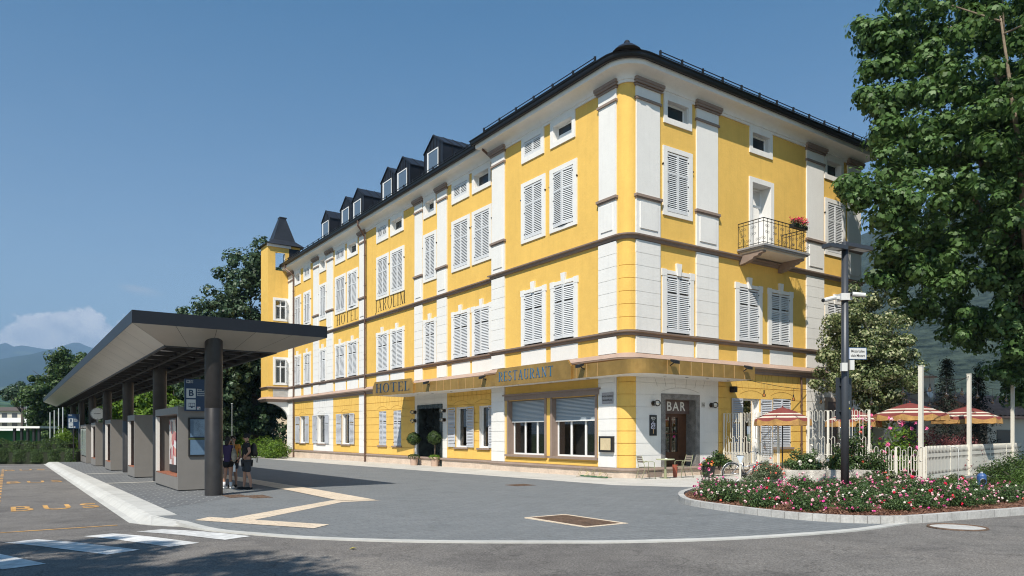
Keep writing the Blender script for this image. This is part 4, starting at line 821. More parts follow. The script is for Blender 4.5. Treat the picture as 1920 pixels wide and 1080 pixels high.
plaza = [(-16.45, 41), (-16.45, -3.9), (-16.86, -3.9), (-16.76, -4.6)] + [(x, y + .02) for x, y in EDG[8:]] + [(40, 30), (18, 30), (18, 0.2), (16, .2), (.3, .2), (.3, 41)]
flat('plaza_paving', plaza, PAV, 0)
flat('platform_paving', [(-16.45, 41), (-16.45, -2.2), (-15.3, -1.0), (-13.9, .6), (-13.7, 8), (-13.7, 41)], PVB, .004)
flat('hotel_pavement', [(.3, 42), (-2.75, 42), (-3.0, 20), (-3.0, 1.98), (-3.05, -2.6), (-1.6, -5.4), (1.2, -6.0), (5.3, -5.6), (5.3, 0.1), (.3, .1)], SDW, .004)
flat('terrace_paving', [(5.3, .1), (5.3, -4), (6, -6.3), (7, -7.6), (22, -5.7), (22, .1)], mat('terrace gravel', (.34, .31, .27), .9, noise=(18, .3)), .008)
def strip(name, path, w0, w1, h, m, hf=None, side=1, lo=-.3):
    """raised strip along a path: inner offset w0, outer w1, top height h"""
    A, B = offset_path(path, w0), offset_path(path, w1); mb = MB(); n = len(path)
    g = lambda p: (hf(*p) if hf else zg(p[1]))
    hh = h if isinstance(h, list) else [h] * n
    mb.add([(*A[i], g(A[i]) + hh[i]) for i in range(n)] + [(*B[i], g(B[i]) + hh[i]) for i in range(n)] + [(*A[i], g(A[i]) + lo) for i in range(n)] + [(*B[i], g(B[i]) + lo) for i in range(n)],
           [(i, i + 1, n + i + 1, n + i) for i in range(n - 1)] + [(i, 2 * n + i, 2 * n + i + 1, i + 1) for i in range(n - 1)] + [(n + i, n + i + 1, 3 * n + i + 1, 3 * n + i) for i in range(n - 1)] + [(0, n, 3 * n, 2 * n), (n - 1, 3 * n - 1, 4 * n - 1, 2 * n - 1)])
    return kind(mb.build(name, m, loc=W(0, 0, 0), rotz=ANG))
strip('edge_stone', EDG[8:46], -.09, .09, .01, KRB)
# bus kerb with its sloping face
mb = MB(); us_ = [-3.9, -3.0, 0, 5, 10, 15, 20, 25, 30, 35, 40]
def kr(u, a=1.): z = zg(u); return [(-16.42, z + .012), (-16.86, z + .012), (-16.98, z - .03), (-17.10, z - .13), (-17.24, z - .142), (-17.24, z - .4), (-16.42, z - .4)]
rows = [[(x, u, z) for x, z in kr(u)] for u in us_]; n = len(rows[0])
mb.add([p for r in rows for p in r], [(i * n + j, i * n + j + 1, (i + 1) * n + j + 1, (i + 1) * n + j) for i in range(len(rows) - 1) for j in range(n - 1)] + [tuple(range(n))])
for u in np.arange(-3, 40, 1.0): mb.box(-16.9, -16.42, u - .006, u + .006, zg(u) + .0121, zg(u) + .0135, 1)
kind(mb.build('bus_kerb', [KRB, mat('kerb joint', (.3, .3, .28), .9)], loc=W(0, 0, 0), rotz=ANG))
mb = MB(); q = [(-16.82, -3.9), (-16.9, -3.9), (-17.15, -3.95), (-17.0, -4.6), (-16.75, -5.35), (-16.52, -5.6), (-16.5, -5.3), (-16.72, -4.6)]
mb.add([(x, u, (zg(u) + .012 if i in (0, 1, 7, 6, 5) else asph(x, u) + .01)) for i, (x, u) in enumerate(q)] + [(x, u, zg(u) - .4) for x, u in q], [(0, 1, 3, 7), (1, 2, 3), (7, 3, 4, 6), (6, 4, 5)] + [(i, (i + 1) % 8, 8 + (i + 1) % 8, 8 + i) for i in range(8)])
kind(mb.build('ramp_kerb', [KRB], loc=W(0, 0, 0), rotz=ANG))
# tactile guide path, zebra crossing, bus bay marking
flat('guide_path', [(-16.33, -5.22), (-15.98, -4.78), (-14.50, -7.44), (-14.92, -7.82)], TAC, .008)
flat('guide_path', [(-15.76, -5.32), (-15.43, -5.87), (-12.55, -3.15), (-11.55, -3.25), (-12.2, -2.55), (-12.62, -2.55)], TAC, .0045)
flat('guide_path', [(-12.62, -2.55), (-12.2, -2.55), (-11.55, -3.25), (-11.45, 1.2), (-11.5, 22), (-11.9, 22), (-11.92, 1.2), (-12.35, -2.3)], TAC, .006) if False else flat('guide_path', [(-12.48, -2.75), (-11.65, -3.10), (-11.55, 1.2), (-11.5, 30), (-12.2, 30), (-12.35, 1.2)], TAC, .012)
for a in (((-19.36, -6.86), (-18.95, -6.35), (-18.2, -8.6), (-18.6, -9.02)),): pass
def bar4(c0, c1, hw, m, h=.006, name='zebra_crossing'):
    a, b = Vector(c0), Vector(c1); t = (b - a).normalized(); n = Vector((-t.y, t.x)) * hw; s = Vector((.0, .0))
    p = [a - n, b - n, b + n, a + n]; mb = MB(); k = 6; vs = []
    for i in range(k + 1):
        for q in (p[0].lerp(p[1], i / k), p[3].lerp(p[2], i / k)): vs.append((q.x, q.y, asph(q.x, q.y) + h))
    mb.add(vs, [(2 * i, 2 * i + 2, 2 * i + 3, 2 * i + 1) for i in range(k)]); return kind(mb.build(name, m, loc=W(0, 0, 0), rotz=ANG))
for a, b in (((-20.3, -6.05), (-19.1, -9.3)), ((-19.1, -6.35), (-17.95, -8.75)), ((-18.03, -6.2), (-17.12, -8.5)), ((-17.23, -6.0), (-16.28, -8.2)), ((-21.6, -5.9), (-20.3, -9.6))): bar4(a, b, .24, WPT)
def roadtext(u0, w0, size, asp):
    vs, fs = textmesh('BUS', size, 1.3, .012); mb = MB(); mb.add([(w0 + x * asp, u0 + y, asph(w0, u0 + y) + .006) for x, y, z in vs], fs); kind(mb.build('bus_marking', OPT, loc=W(0, 0, 0), rotz=ANG))
roadtext(1.45, -18.3, 2.1, .46); roadtext(14.9, -18.4, 2.1, .46); roadtext(29, -18.5, 2.1, .46)
bar4((-19.5, -4.0), (-17.5, -3.95), .06, OPT, name='bay_line')
for i in range(22): bar4((-19.5, -3.9 + i * 1.6), (-19.5, -3.1 + i * 1.6), .06, OPT, name='bay_line')
for i in range(1): bar4((-30, 35.5), (-17.5, 36.5), .06, WPT, name='stop_line')
flat('paving_band', [(-16.4, 8.9), (-16.4, 9.25), (-14.9, 9.25), (-14.9, 8.9)], SDW, .012); flat('paving_band', [(-16.4, 17.4), (-16.4, 17.8), (-14.9, 17.8), (-14.9, 17.4)], SDW, .012)
# covers and drains
def cover(name, label, w, u, a, b, rot=0, grid=True, frame=None, m=IRC, cat='drain cover', group=None):
    mb = MB(); mb.box(-a / 2, a / 2, -b / 2, b / 2, -.05, .007, 0); n = int(a / .09)
    for i in range(n):
        x = -a / 2 + .05 + (a - .1) * i / max(1, n - 1); mb.box(x - .012, x + .012, -b / 2 + .04, b / 2 - .04, .007, .013, 0)
    o = mb.build(name, [m], loc=W(w, u, zg(u) + .004), rotz=ANG + rot); tag(o, label, cat, group)
    if frame:
        q = MB(); e = frame; q.box(-a / 2 - e, a / 2 + e, -b / 2 - e, -b / 2, -.05, .009); q.box(-a / 2 - e, a / 2 + e, b / 2, b / 2 + e, -.05, .009); q.box(-a / 2 - e, -a / 2, -b / 2, b / 2, -.05, .009); q.box(a / 2, a / 2 + e, -b / 2, b / 2, -.05, .009); q.build('frame', TAC, o)
cover('drain_cover', 'large rusty ribbed cover framed in cream stone, in the middle of the slate plaza', -10.55, -9.6, .85, 1.65, frame=.08, cat='drain cover')
cover('drain_cover', 'small square rusty cover in the plaza before the restaurant windows', -5.45, -.68, .75, .7)
cover('drain_cover', 'brown oblong cover nearest the column foot under the bus shelter', -14.2, .35, .5, .9); cover('drain_cover', 'brown oblong cover right of its twin in front of the shelter column', -13.75, -.2, .5, .95)
mb = MB(); mb.lathe([(.42, -.05), (.42, .004), (.36, .006)], 32); mh = mb.build('manhole_cover', mat('pale concrete', (.46, .45, .43), .8, noise=(20, .2)), loc=Vector((7.62, 12.42, asph(*LOC(7.62, 12.42)) + .004))); tag(mh, 'round pale manhole cover in the asphalt by the flower bed kerb', 'manhole cover')
q = MB(); q.tube([(.44 * math.cos(t), .44 * math.sin(t), .002) for t in [2 * math.pi * i / 32 for i in range(32)]], .022, 6, closed=True); q.build('rim', IRC, mh)
# ------------------------------------------------------------------ bus shelter
CAN = mat('charcoal canopy metal', (.013, .015, .021), .45, metal=.3, noise=(2, .15)); SOF = mat('grey brown soffit panel', (.42, .385, .33), .32, metal=.35, noise=(1.2, .12)); COLM = mat('dark bronze column', (.045, .042, .042), .42, metal=.5, noise=(2.5, .3)); BEAM = mat('black steel beam', (.03, .028, .027), .5); PNL = mat('pale deck panel', (.78, .76, .72), .7)
sh = thing('bus_shelter', 'long charcoal flat-roofed bus shelter carried on a row of round columns', 'bus shelter', W(0, 0, 0), ANG)
X0, X1, U0, U1, ZT, ZB, ZI = -16.70, -11.60, .42, 56.4, 4.83, 4.50, 4.08
mb = MB(); mb.box(X0, X1, U0, U1, ZT - .04, ZT); mb.box(X0, X0 + .04, U0, U1, ZB, ZT - .04); mb.box(X1 - .04, X1, U0, U1, ZB, ZT - .04); mb.box(X0 + .04, X1 - .04, U0, U0 + .04, ZB, ZT - .04); mb.box(X0 + .04, X1 - .04, U1 - .04, U1, ZB, ZT - .04)
mb.build('roof_edge', CAN, sh)
I0, I1, J0, J1 = X0 + .92, X1 - 1.2, U0 + .95, U1 - 1.0; n = 0
def panel(a, b, c, d, m_=6): 
    # a,b outer edge; d,c inner edge: separate sheets with a dark joint
    a, b, c, d = map(Vector, (a, b, c, d))
    for i in range(m_):
        t0, t1 = (i + .006) / m_, (i + .994) / m_; mbs.add([tuple(a.lerp(b, t0)), tuple(a.lerp(b, t1)), tuple(d.lerp(c, t1)), tuple(d.lerp(c, t0))], [(0, 1, 2, 3)])
mbs = MB(); z_, zi = ZB + .005, ZI
panel((X0, U0, z_), (X0, U1, z_), (I0, J1, zi), (I0, J0, zi), 34); panel((X1, U0, z_), (X1, U1, z_), (I1, J1, zi), (I1, J0, zi), 34)
panel((X0, U0, z_), (X1, U0, z_), (I1, J0, zi), (I0, J0, zi), 5); panel((X0, U1, z_), (X1, U1, z_), (I1, J1, zi), (I0, J1, zi), 5)
mbs.build('soffit', SOF, sh)
mb = MB(); mb.add([(X0 + .05, U0 + .05, ZB + .03), (X0 + .05, U1 - .05, ZB + .03), (I0, J1, zi + .03), (I0, J0, zi + .03)], [(0, 1, 2, 3)]); mb.add([(X1 - .05, U0 + .05, ZB + .03), (X1 - .05, U1 - .05, ZB + .03), (I1, J1, zi + .03), (I1, J0, zi + .03)], [(0, 1, 2, 3)]); mb.add([(X0 + .05, U0 + .05, ZB + .03), (X1 - .05, U0 + .05, ZB + .03), (I1, J0, zi + .03), (I0, J0, zi + .03)], [(0, 1, 2, 3)])
for x0, x1, y0, y1 in ((I0 - .02, I0 + .06, J0, J1), (I1 - .06, I1 + .02, J0, J1), (I0 + .06, I1 - .06, J0, J0 + .08), (I0 + .06, I1 - .06, J1 - .08, J1)): mb.box(x0, x1, y0, y1, zi - .03, zi + .32)
for x in (-14.95, -14.15, -13.4): mb.box(x - .04, x + .04, J0 + .08, J1 - .08, zi + .0, zi + .16)
st = 1.45; y = J0 + st
while y < J1 - .3:
    mb.box(I0 + .06, I1 - .06, y - .03, y + .03, zi + .02, zi + .14); y += st
y = J0
while y < J1 - 1.5:
    for xa, xb in ((I0, -14.15), (I1, -14.15)): mb.add([(xa, y - .04, zi + .05), (xa, y + .04, zi + .05), (xb, y + st + .04, zi + .05), (xb, y + st - .04, zi + .05), (xa, y - .04, zi + .13), (xa, y + .04, zi + .13), (xb, y + st + .04, zi + .13), (xb, y + st - .04, zi + .13)], [(0, 1, 2, 3), (0, 3, 7, 4), (1, 5, 6, 2)])
    y += st
mb.build('roof_beam', BEAM, sh)
mb = MB(); mb.add([(I0 + .05, J0 + .05, zi + .22), (I1 - .05, J0 + .05, zi + .22), (I1 - .05, J1 - .05, zi + .22), (I0 + .05, J1 - .05, zi + .22)], [(0, 1, 2, 3)]); mb.build('deck_panel', PNL, sh)
for u in (1.07, 9.75, 18.45, 27.2, 36.0, 44.8, 53.4):
    mb = MB(); z0 = zg(u); mb.lathe([(.235, z0 - .02), (.235, z0 + 2.4), (.232, z0 + 2.405), (.232, z0 + 2.415), (.235, z0 + 2.42), (.235, 4.4)], 32, (-14.6, u, 0)); smooth_by_angle(mb.build('column', COLM, sh))
# kiosks under the shelter
KSK = mat('grey fibre panel', (.215, .20, .185), .55, metal=.1, noise=(3, .06)); SEAT = mat('red brown seat slats', (.30, .11, .06), .5, noise=(7, .3)); POST = mat('poster paper', (.55, .5, .5), .3)
def postermat():
    m = mat('poster print', (.6, .6, .6), .25); nt = m.node_tree; b = nt.nodes['Principled BSDF']; tc = nd(nt, 'ShaderNodeTexCoord'); v = nd(nt, 'ShaderNodeTexVoronoi'); v.inputs['Scale'].default_value = 3.2; nt.links.new(tc.outputs['Object'], v.inputs[0])
    s = nd(nt, 'ShaderNodeSeparateColor'); nt.links.new(v.outputs['Color'], s.inputs[0]); nt.links.new(ramp(nt, s.outputs[0], [(.1, (.75, .75, .78)), (.4, (.6, .5, .42)), (.6, (.45, .05, .08)), (.8, (.08, .08, .1)), (.95, (.7, .35, .3))]), b.inputs['Base Color']); return m
PRN = postermat()
def kiosk(u0, u1, label, w1=-14.15, niche=True, glass=False):
    z0 = zg((u0 + u1) / 2); k = thing('bus_stop_kiosk', label, 'kiosk', W(-15.1, u0, z0), ANG, 'kiosks under the bus shelter'); L = u1 - u0; D = w1 + 15.1; H = 2.55
    mb = MB(); mb.box(.02, D - .02, .02, L - .02, -.05, .06, 1)
    n0, n1 = (.14, L - .14) if niche else (L, L)
    if niche:
        mb.box(0, D, 0, n0, .05, H); mb.box(0, D, n1, L, .05, H); mb.box(0, D, n0, n1, .05, .42); mb.box(0, D, n0, n1, 2.33, H); mb.box(D - .12, D, n0, n1, .42, 2.33)
    else: mb.box(0, D, 0, L, .05, H)
    mb.build('casing', [KSK, BLK], k)
    if niche and not glass:
        mb = MB()
        for i in range(7): x = .02 + i * (D - .2) / 7; mb.box(x, x + (D - .2) / 7 - .015, n0 + .005, n1 - .005, .425, .46)
        mb.build('bench', SEAT, k)
        mb = MB(); c = 2.0 if L > 3.9 else n0 + .3; e_ = c + min(1.25, L * .4); mb.box(.31, .39, c, e_, .48, 2.26, 0); mb.box(.295, .309, c + .07, e_ - .07, .72, 2.2, 1); mb.build('poster_case', [BLK, PRN], k)
        mb = MB(); mb.box(-.005, .1, n1 - .12, n1 - .02, .47, 2.3); mb.build('sunlit_edge', mat('sunlit edge white', (.75, .73, .7), .3), k)  # white strip painted in for the sunlit reveal edge of the niche
    if glass:
        mb = MB()
        for i in range(3): mb.box(.0, .05, n0 + (n1 - n0) * i / 3 + .04, n0 + (n1 - n0) * (i + 1) / 3 - .04, .5, 2.28)
        mb.build('glass_panel', mat('pale display glass', (.42, .47, .45), .12, spec=.8), k)
    return k
k1 = kiosk(3.38, 7.45, 'nearest grey kiosk, with open niche, posters and blue timetable on its end')
kiosk(12.45, 14.5, 'second grey kiosk from the near end of the shelter, with a small bench niche'); kiosk(20.7, 23.2, 'third grey kiosk along the shelter with a copper lit bench niche'); k4 = kiosk(28.3, 31.0, 'fourth grey kiosk along the shelter, standing under the round clock'); kiosk(34.5, 38.8, 'farthest kiosk with glazed front beside the second blue stop sign', glass=True)
NAVY = mat('navy sign enamel', (.008, .035, .095), .35); PAL = mat('pale sign field', (.50, .55, .58), .4); TTB = mat('timetable blue', (.10, .17, .26), .2, noise=(6, .15)); GRL = mat('olive strip', (.08, .1, .03), .5)
def TU(u0): return lambda a, d, z: (a, u0 - d, z)
mb = MB(); mb.box(.28, .93, -.05, -.012, 1.05, 2.22, 0); mb.box(.33, .9, -.055, -.05, 1.1, 1.55, 1); mb.box(.33, .9, -.055, -.05, 1.63, 2.18, 1); mb.box(.28, .93, -.058, -.05, 1.56, 1.6, 2); mb.box(.42, .83, -.058, -.055, 1.66, 2.15, 3)
mb.build('timetable_panel', [BLK, TTB, GRL, mat('timetable sheet', (.17, .25, .34), .25, noise=(45, .35))], k1)
def stop_sign(loc_w, u, z, label, big=True):
    s = thing('bus_stop_sign', label, 'bus stop sign', W(loc_w, u, z), ANG); T = TU(0)
    mb = MB(T); mb.box(0, .66, 0, .05, 0, .96, 0); mb.box(.655, .675, -.005, .055, 0, .96, 1); mb.box(.05, .31, .05, .053, .39, .67, 1); mb.box(.05, .31, .05, .053, .04, .345, 1)
    mb.build('board', [NAVY, PAL], s)
    if not big: mb = MB(T); mb.box(.3, .36, 0, .05, -z + 0, 0); mb.build('post', COLM, s)
    mb = MB(T); vs, fs = textmesh('B', .26, 1, .008); mb.add([(.18 + x, .056, .53 + y) for x, y, q in vs], fs, 0); mb.box(.11, .29, .053, .056, .225, .24, 0); mb.box(.11, .29, .053, .056, .12, .14, 0)
    for x in (.115, .16, .225, .275): mb.box(x, x + .008, .053, .056, .13, .23, 0)
    mb.add([(.2 + .03 * math.cos(t), .0565, .115 + .03 * math.sin(t)) for t in [2 * math.pi * i / 10 for i in range(10)]], [tuple(range(10))], 0)
    for t_, y, sz in (('Brixen', .645, .055), ('Bahnhof', .595, .065), ('Bressanone', .53, .05), ('Stazione', .475, .065)):
        vs, fs = textmesh(t_, sz, 1, .001, align='LEFT'); mb.add([(.345 + x * .95, .0535, y + yy) for x, yy, q in vs], fs, 1)
    for i, row in enumerate(('1111110101', '1000101010', '1010110101', '1111101010')):
        for j, c in enumerate(row):
            if c == '1': mb.box(.05 + j * .019, .066 + j * .019, .05, .053, .905 - i * .024, .925 - i * .024, 1)
    mb.box(.345, .44, .05, .053, .04, .13, 1); mb.box(.40, .43, .053, .055, .05, .08, 2); mb.box(.36, .385, .053, .055, .09, .115, 3)
    mb.build('sign_print', [NAVY, PAL, BLK, mat('small red mark', (.5, .05, .05), .5)], s)
stop_sign(-14.94, 3.32, 2.38, 'navy stop sign with a large letter B and a bus pictogram above the timetable'); stop_sign(-15.98, 36.9, 2.05, 'small distant navy stop sign left of the farthest kiosk', big=False)
ck = thing('station_clock', 'round white station clock on a short pole above a grey kiosk', 'clock', W(-15.0, 28.2, zg(28) + 2.55), ANG)
mb = MB(); mb.tube([(0, 0, 0), (0, 0, .2)], .05); mb.tube([(0, -.09, .5), (0, .09, .5)], .36, 28); mb.build('case', mat('clock case', (.25, .25, .25), .4), ck)
mb = MB(); mb.tube([(0, -.092, .5), (0, -.094, .5)], .33, 28); mb.build('dial', FRM, ck); mb = MB(); mb.box(-.2, .02, -.1, -.096, .49, .51); mb.box(-.01, .14, -.1, -.096, .49, .515)
for i in range(12): t = math.pi * i / 6; mb.box(.29 * math.cos(t) - .012, .29 * math.cos(t) + .012, -.098, -.095, .5 + .29 * math.sin(t) - .012, .5 + .29 * math.sin(t) + .012)
mb.build('hands', BLK, ck)
# ------------------------------------------------------------------ lamp post
P = Vector((8.92, 19.45, 0)); lp = thing('street_lamp', 'tall charcoal lamp post in the rose bed with twin flat heads and a sign', 'street lamp', (P.x, P.y, -.02))
ANT = mat('anthracite post paint', (.05, .055, .065), .4, metal=.2)
mb = MB(); mb.tube([(0, 0, 0), (0, 0, 2.4), (0, 0, 6.85)], [.105, .1, .085], 20); o = mb.build('pole', ANT, lp, smooth=True)
def yaw(T0, a): c, s = math.cos(a), math.sin(a); return lambda x, y, z: (T0[0] + x * c - y * s, T0[1] + x * s + y * c, T0[2] + z)
for s, sg in ((-.62, -1), (.55, 1)):
    mb = MB(yaw((0, 0, 6.62 + (.1 if sg > 0 else 0)), .5)); 
    if sg > 0: mb.box(-.05, 1.0, -.14, .14, 0, .1)
    else: mb.box(-.75, -.05, -.14, .14, -.0, .1)
    h_ = mb.build('lamp_head', ANT, lp); mb = MB(yaw((0, 0, 6.61 + (.1 if sg > 0 else 0)), .5)); mb.box(.35, .9, -.1, .1, 0, .008) if sg > 0 else mb.box(-.65, -.25, -.1, .1, 0, .008); mb.build('lens', PAL, h_)
CW = mat('white camera plastic', (.62, .62, .6), .4)
mb = MB(); mb.box(-.16, .14, -.14, .12, 5.28, 5.46); mb.box(-.3, -.16, -.05, .05, 5.32, 5.4); c_ = mb.build('camera_bracket', CW, lp)
for a, b, tilt in (((-.62, -.12, 5.27), (-.28, -.04, 5.36), 0), ((.1, -.2, 5.42), (.42, -.25, 5.38), 0)):
    mb = MB(); mb.tube([a, b], .06, 10); mb.tube([a, (Vector(a) + (Vector(a) - Vector(b)).normalized() * .04)], .045, 10, 1); mb.build('camera', [CW, BLK], c_, smooth=False)
mb = MB(); mb.box(-.17, -.02, -.2, -.1, 3.38, 3.6); mb.box(.09, .2, -.12, -.02, 3.42, 3.68); mb.build('junction_box', CW, lp)
T = yaw((.09, -.02, 0), .12)
mb = MB(T); mb.box(0, .50, -.02, .0, 3.71, 4.02, 0); mb.box(.012, .488, -.023, -.02, 3.722, 4.008, 1); sp = mb.build('street_sign', [mat('blue sign rim', (.08, .17, .4), .4), mat('sign white', (.62, .62, .6), .45)], lp)
mb = MB(T)
for t_, z in (('Mozartallee', 3.925), ('viale Mozart', 3.805)): vs, fs = textmesh(t_, .105, .95, .0008); mb.add([(.25 + x * .82, -.026, z + y) for x, y, q in vs], fs)
mb.build('sign_text', BLK, sp)
T = yaw((0, 0, 0), .3); mb = MB(T); mb.box(-.16, .32, .11, .16, 2.1, 3.23, 0); mb.box(-.14, .3, .105, .11, 2.12, 3.21, 1); mb.box(-.1, .1, .02, .11, 2.3, 2.34); mb.box(-.1, .1, .02, .11, 3.0, 3.04); bd = mb.build('sign_back', [ANT, mat('dark board back', (.035, .045, .055), .5)], lp)
mb = MB(T); mb.box(.19, .235, .1, .104, 2.52, 2.6, 0); mb.box(.2, .27, .1, .104, 2.38, 2.42, 1); mb.build('sticker', [FRM, mat('yellow sticker', (.6, .5, .03), .5)], bd)
# ------------------------------------------------------------------ fences of steel loops
IVO = mat('ivory fence paint', (.68, .645, .56), .45, noise=(4, .05)); CONC = mat('exposed aggregate concrete', (.36, .33, .29), .9, noise=(30, .45), bump=(24, .8, .012))
def loop_fence(name, A, B, zb, zt, label, step=.145, posts=3, plate=False, panels=None, top_off=.0, r=.0105):
    A, B = Vector(A), Vector(B); L = (B - A).length; t = (B - A) / L; ang = math.atan2(t.y, t.x); f = thing(name, label, 'fence', (A.x, A.y, 0), ang, 'ivory steel fences around the terrace')
    H = zt - zb
    for i in range(posts + 1): mb = MB(); x = L * i / posts; mb.box(x - .03, x + .03, -.03, .03, zb - .1, zt + .0); mb.build('post', IVO, f)
    if plate:
        mb = MB(); n = int(L / .16); p = L / n
        for i in range(n):
            x = i * p + .006; w = p - .012
            mb.prism([(x, zb + .02), (x + w, zb + .02), (x + w, zt - .12), (x + w * .62, zt), (x + w * .3, zt), (x, zt - .12)], -.012, .012, ax=1)
            for zz, sgn in ((zt - .26, 1), (zt - .4, -1), (zb + .2, 1)): mb.prism([(x + w * .15, zz), (x + w * .95, zz), (x + w * .8, zz + .11 * sgn)], -.016, .016, ax=1, k=1)
            mb.prism([(x, zb - .05), (x + w, zb - .05), (x + w * .5, zb + .02)][::1], -.01, .01, ax=1)
        mb.build('picket_plates', [IVO, mat('cutout shade', (.07, .065, .055), .9)], f); return f
    mb = MB(); n = max(2, int(L / step)); st = L / n
    def stad(x, z0, z1, w, y):
        rr = w / 2; pts = [(x - rr, y, z0 + rr), (x - rr, y, z1 - rr)] + [(x - rr * math.cos(q), y, z1 - rr + rr * math.sin(q)) for q in (.5, 1.05, 1.57, 2.1, 2.64)] + [(x + rr, y, z1 - rr), (x + rr, y, z0 + rr)] + [(x + rr * math.cos(q), y, z0 + rr - rr * math.sin(q)) for q in (.5, 1.05, 1.57, 2.1, 2.64)]
        mb.tube(pts, r, 5, closed=True)
    for i in range(n):
        x = st * (i + .5); a = (i % 2)
        if H > 1.9: stad(x, zt - H * (.17 if a else .46), zt - (0 if a == 0 else .0), st * .62, 0); stad(x + st * .5, zb + (.25 if a else 0), zt - H * (.42 + .1 * a), st * .62, .02); stad(x, zb, zb + H * .3, st * .62, -.02)
        else: stad(x, zb + (.02 if a else .3 * H), zt - (0 if a else .11), st * .62, 0); stad(x + st * .5, zb + (.3 * H if a else .02), zt - .24 * H, st * .62, .025); stad(x, zt - .4 * H, zt - (.0 if a else .11), st * .62, -.012)
    mb.build('loops', IVO, f); return f
def lw(p): d = DR * p[0] + DL * p[1]; return ((C0 + d).x, (C0 + d).y)
loop_fence('loop_fence', lw((5.42, -.15)), lw((5.42, -2.75)), .25, 2.55, 'tall ivory loop fence running out from the hotel wall beside the bicycle', posts=3)
loop_fence('loop_fence', lw((5.36, -4.1)), lw((5.88, -6.15)), .25, 2.55, 'tall ivory loop fence behind the lamp post, right of the planter gap', posts=3, step=.17)
loop_fence('loop_fence', lw((5.88, -6.15)), lw((8.6, -4.6)), .25, 2.55, 'tall loop fence turning back into the terrace behind the lamp post', posts=3, step=.2)
loop_fence('loop_fence', (12.62, 25.72), (14.2, 25.02), .04, 1.24, 'low ivory loop fence between the tall fence and the white mast', posts=2, step=.16)
loop_fence('plate_fence', (14.33, 25.1), (24.1, 34.4), .08, 1.27, 'low ivory picket plate fence running along the terrace to the right', posts=5, plate=True)
mb = MB(); mb.prism([(12.5, 25.62), (14.3, 24.82), (24.3, 34.2), (24.15, 34.5), (14.3, 25.2), (12.6, 25.95)], -.5, .03); tag(mb.build('fence_plinth', CONC), 'low speckled concrete plinth carrying the ivory picket plate fence', 'plinth')
for i, (x, y, lb) in enumerate(((14.15, 25.12, 'tall white square mast at the joint of loop and plate fence'), (17.95, 28.5, 'tall white mast behind the middle of the plate fence'), (22.9, 33.2, 'white mast at the far end of the plate fence, half hidden by leaves'))):
    mb = MB(); mb.box(-.065, .065, -.065, .065, -.1, 4.02); mb.box(-.072, .072, -.072, .072, 4.02, 4.05); tag(mb.build('mast', IVO, loc=(x, y, 0), rotz=.7), lb, 'mast', 'white masts carrying the string lights')
# string lights between the hotel and the masts
BULB = glassmat('amber bulb glass', (.95, .7, .45)); 
def string(A, B, n, sag, label, hang=.35):
    A, B = Vector(A), Vector(B); s = thing('string_lights', label, 'string lights', A, 0, 'string lights over the terrace'); D = B - A
    f = lambda t: Vector((D.x * t, D.y * t, D.z * t - sag * 4 * t * (1 - t))); mb = MB(); mb.tube([f(i / 20) for i in range(21)], .012, 5)
    for i in range(n): p = f((i + .5) / n); mb.tube([p, p - Vector((0, 0, hang))], .006, 4); mb.tube([p - Vector((0, 0, hang)), p - Vector((0, 0, hang + .12))], .028, 8)
    mb.build('cable', BLK, s)
    for i in range(n): p = f((i + .5) / n) - Vector((0, 0, hang + .2)); mb = MB(); mb.lathe([(.02, .1), (.06, .03), (.075, -.02), (.06, -.07), (.01, -.09)][::-1], 12, (p.x, p.y, p.z)); mb.build('bulb', BULB, s, smooth=True)
string(W(5.2, -1.5, 3.86), W(11.3, -.15, 3.75), 2, .05, 'short string of bulbs under the hotel marquee end above the terrace window', .28)
string(W(11.6, -.15, 3.9), (14.15, 25.12, 3.95), 4, .5, 'string of bare bulbs from the hotel corner pilaster to the first white mast')
string((14.15, 25.12, 3.95), (17.95, 28.5, 3.95), 3, .25, 'string of bare bulbs between the first and middle masts'); string((17.95, 28.5, 3.95), (22.9, 33.2, 3.95), 3, .35, 'string of bare bulbs between the middle and far masts'); string(W(15.5, -.2, 4.0), (17.95, 28.5, 3.95), 5, .55, 'rear string of bare bulbs from the hotel end to the middle mast')
# ------------------------------------------------------------------ parasols
def parasolmat(name, a, b):
    m = mat(name, a, .8, spec=.2); nt = m.node_tree; bs = nt.nodes['Principled BSDF']; tc = nd(nt, 'ShaderNodeTexCoord'); s = nd(nt, 'ShaderNodeSeparateXYZ'); nt.links.new(tc.outputs['Object'], s.inputs[0])
    z = s.outputs[2]
    band = mth(nt, 'ADD', mth(nt, 'MULTIPLY', mth(nt, 'GREATER_THAN', z, -.30), mth(nt, 'LESS_THAN', z, -.25)), mth(nt, 'MULTIPLY', mth(nt, 'GREATER_THAN', z, -.43), mth(nt, 'LESS_THAN', z, -.37)))
    nt.links.new(mixc(nt, band, a, b), bs.inputs['Base Color']); t = nd(nt, 'ShaderNodeBsdfTranslucent'); nt.links.new(mixc(nt, band, a, b), t.inputs[0]); mx = nd(nt, 'ShaderNodeMixShader'); mx.inputs[0].default_value = .25
    nt.links.new(bs.outputs[0], mx.inputs[1]); nt.links.new(t.outputs[0], mx.inputs[2]); nt.links.new(mx.outputs[0], nt.nodes['Material Output'].inputs[0]); return m
PAR = parasolmat('striped red canvas', (.24, .065, .058), (.72, .66, .55)); FRG = mat('ochre fringe', (.36, .20, .065), .95, noise=(30, .3))
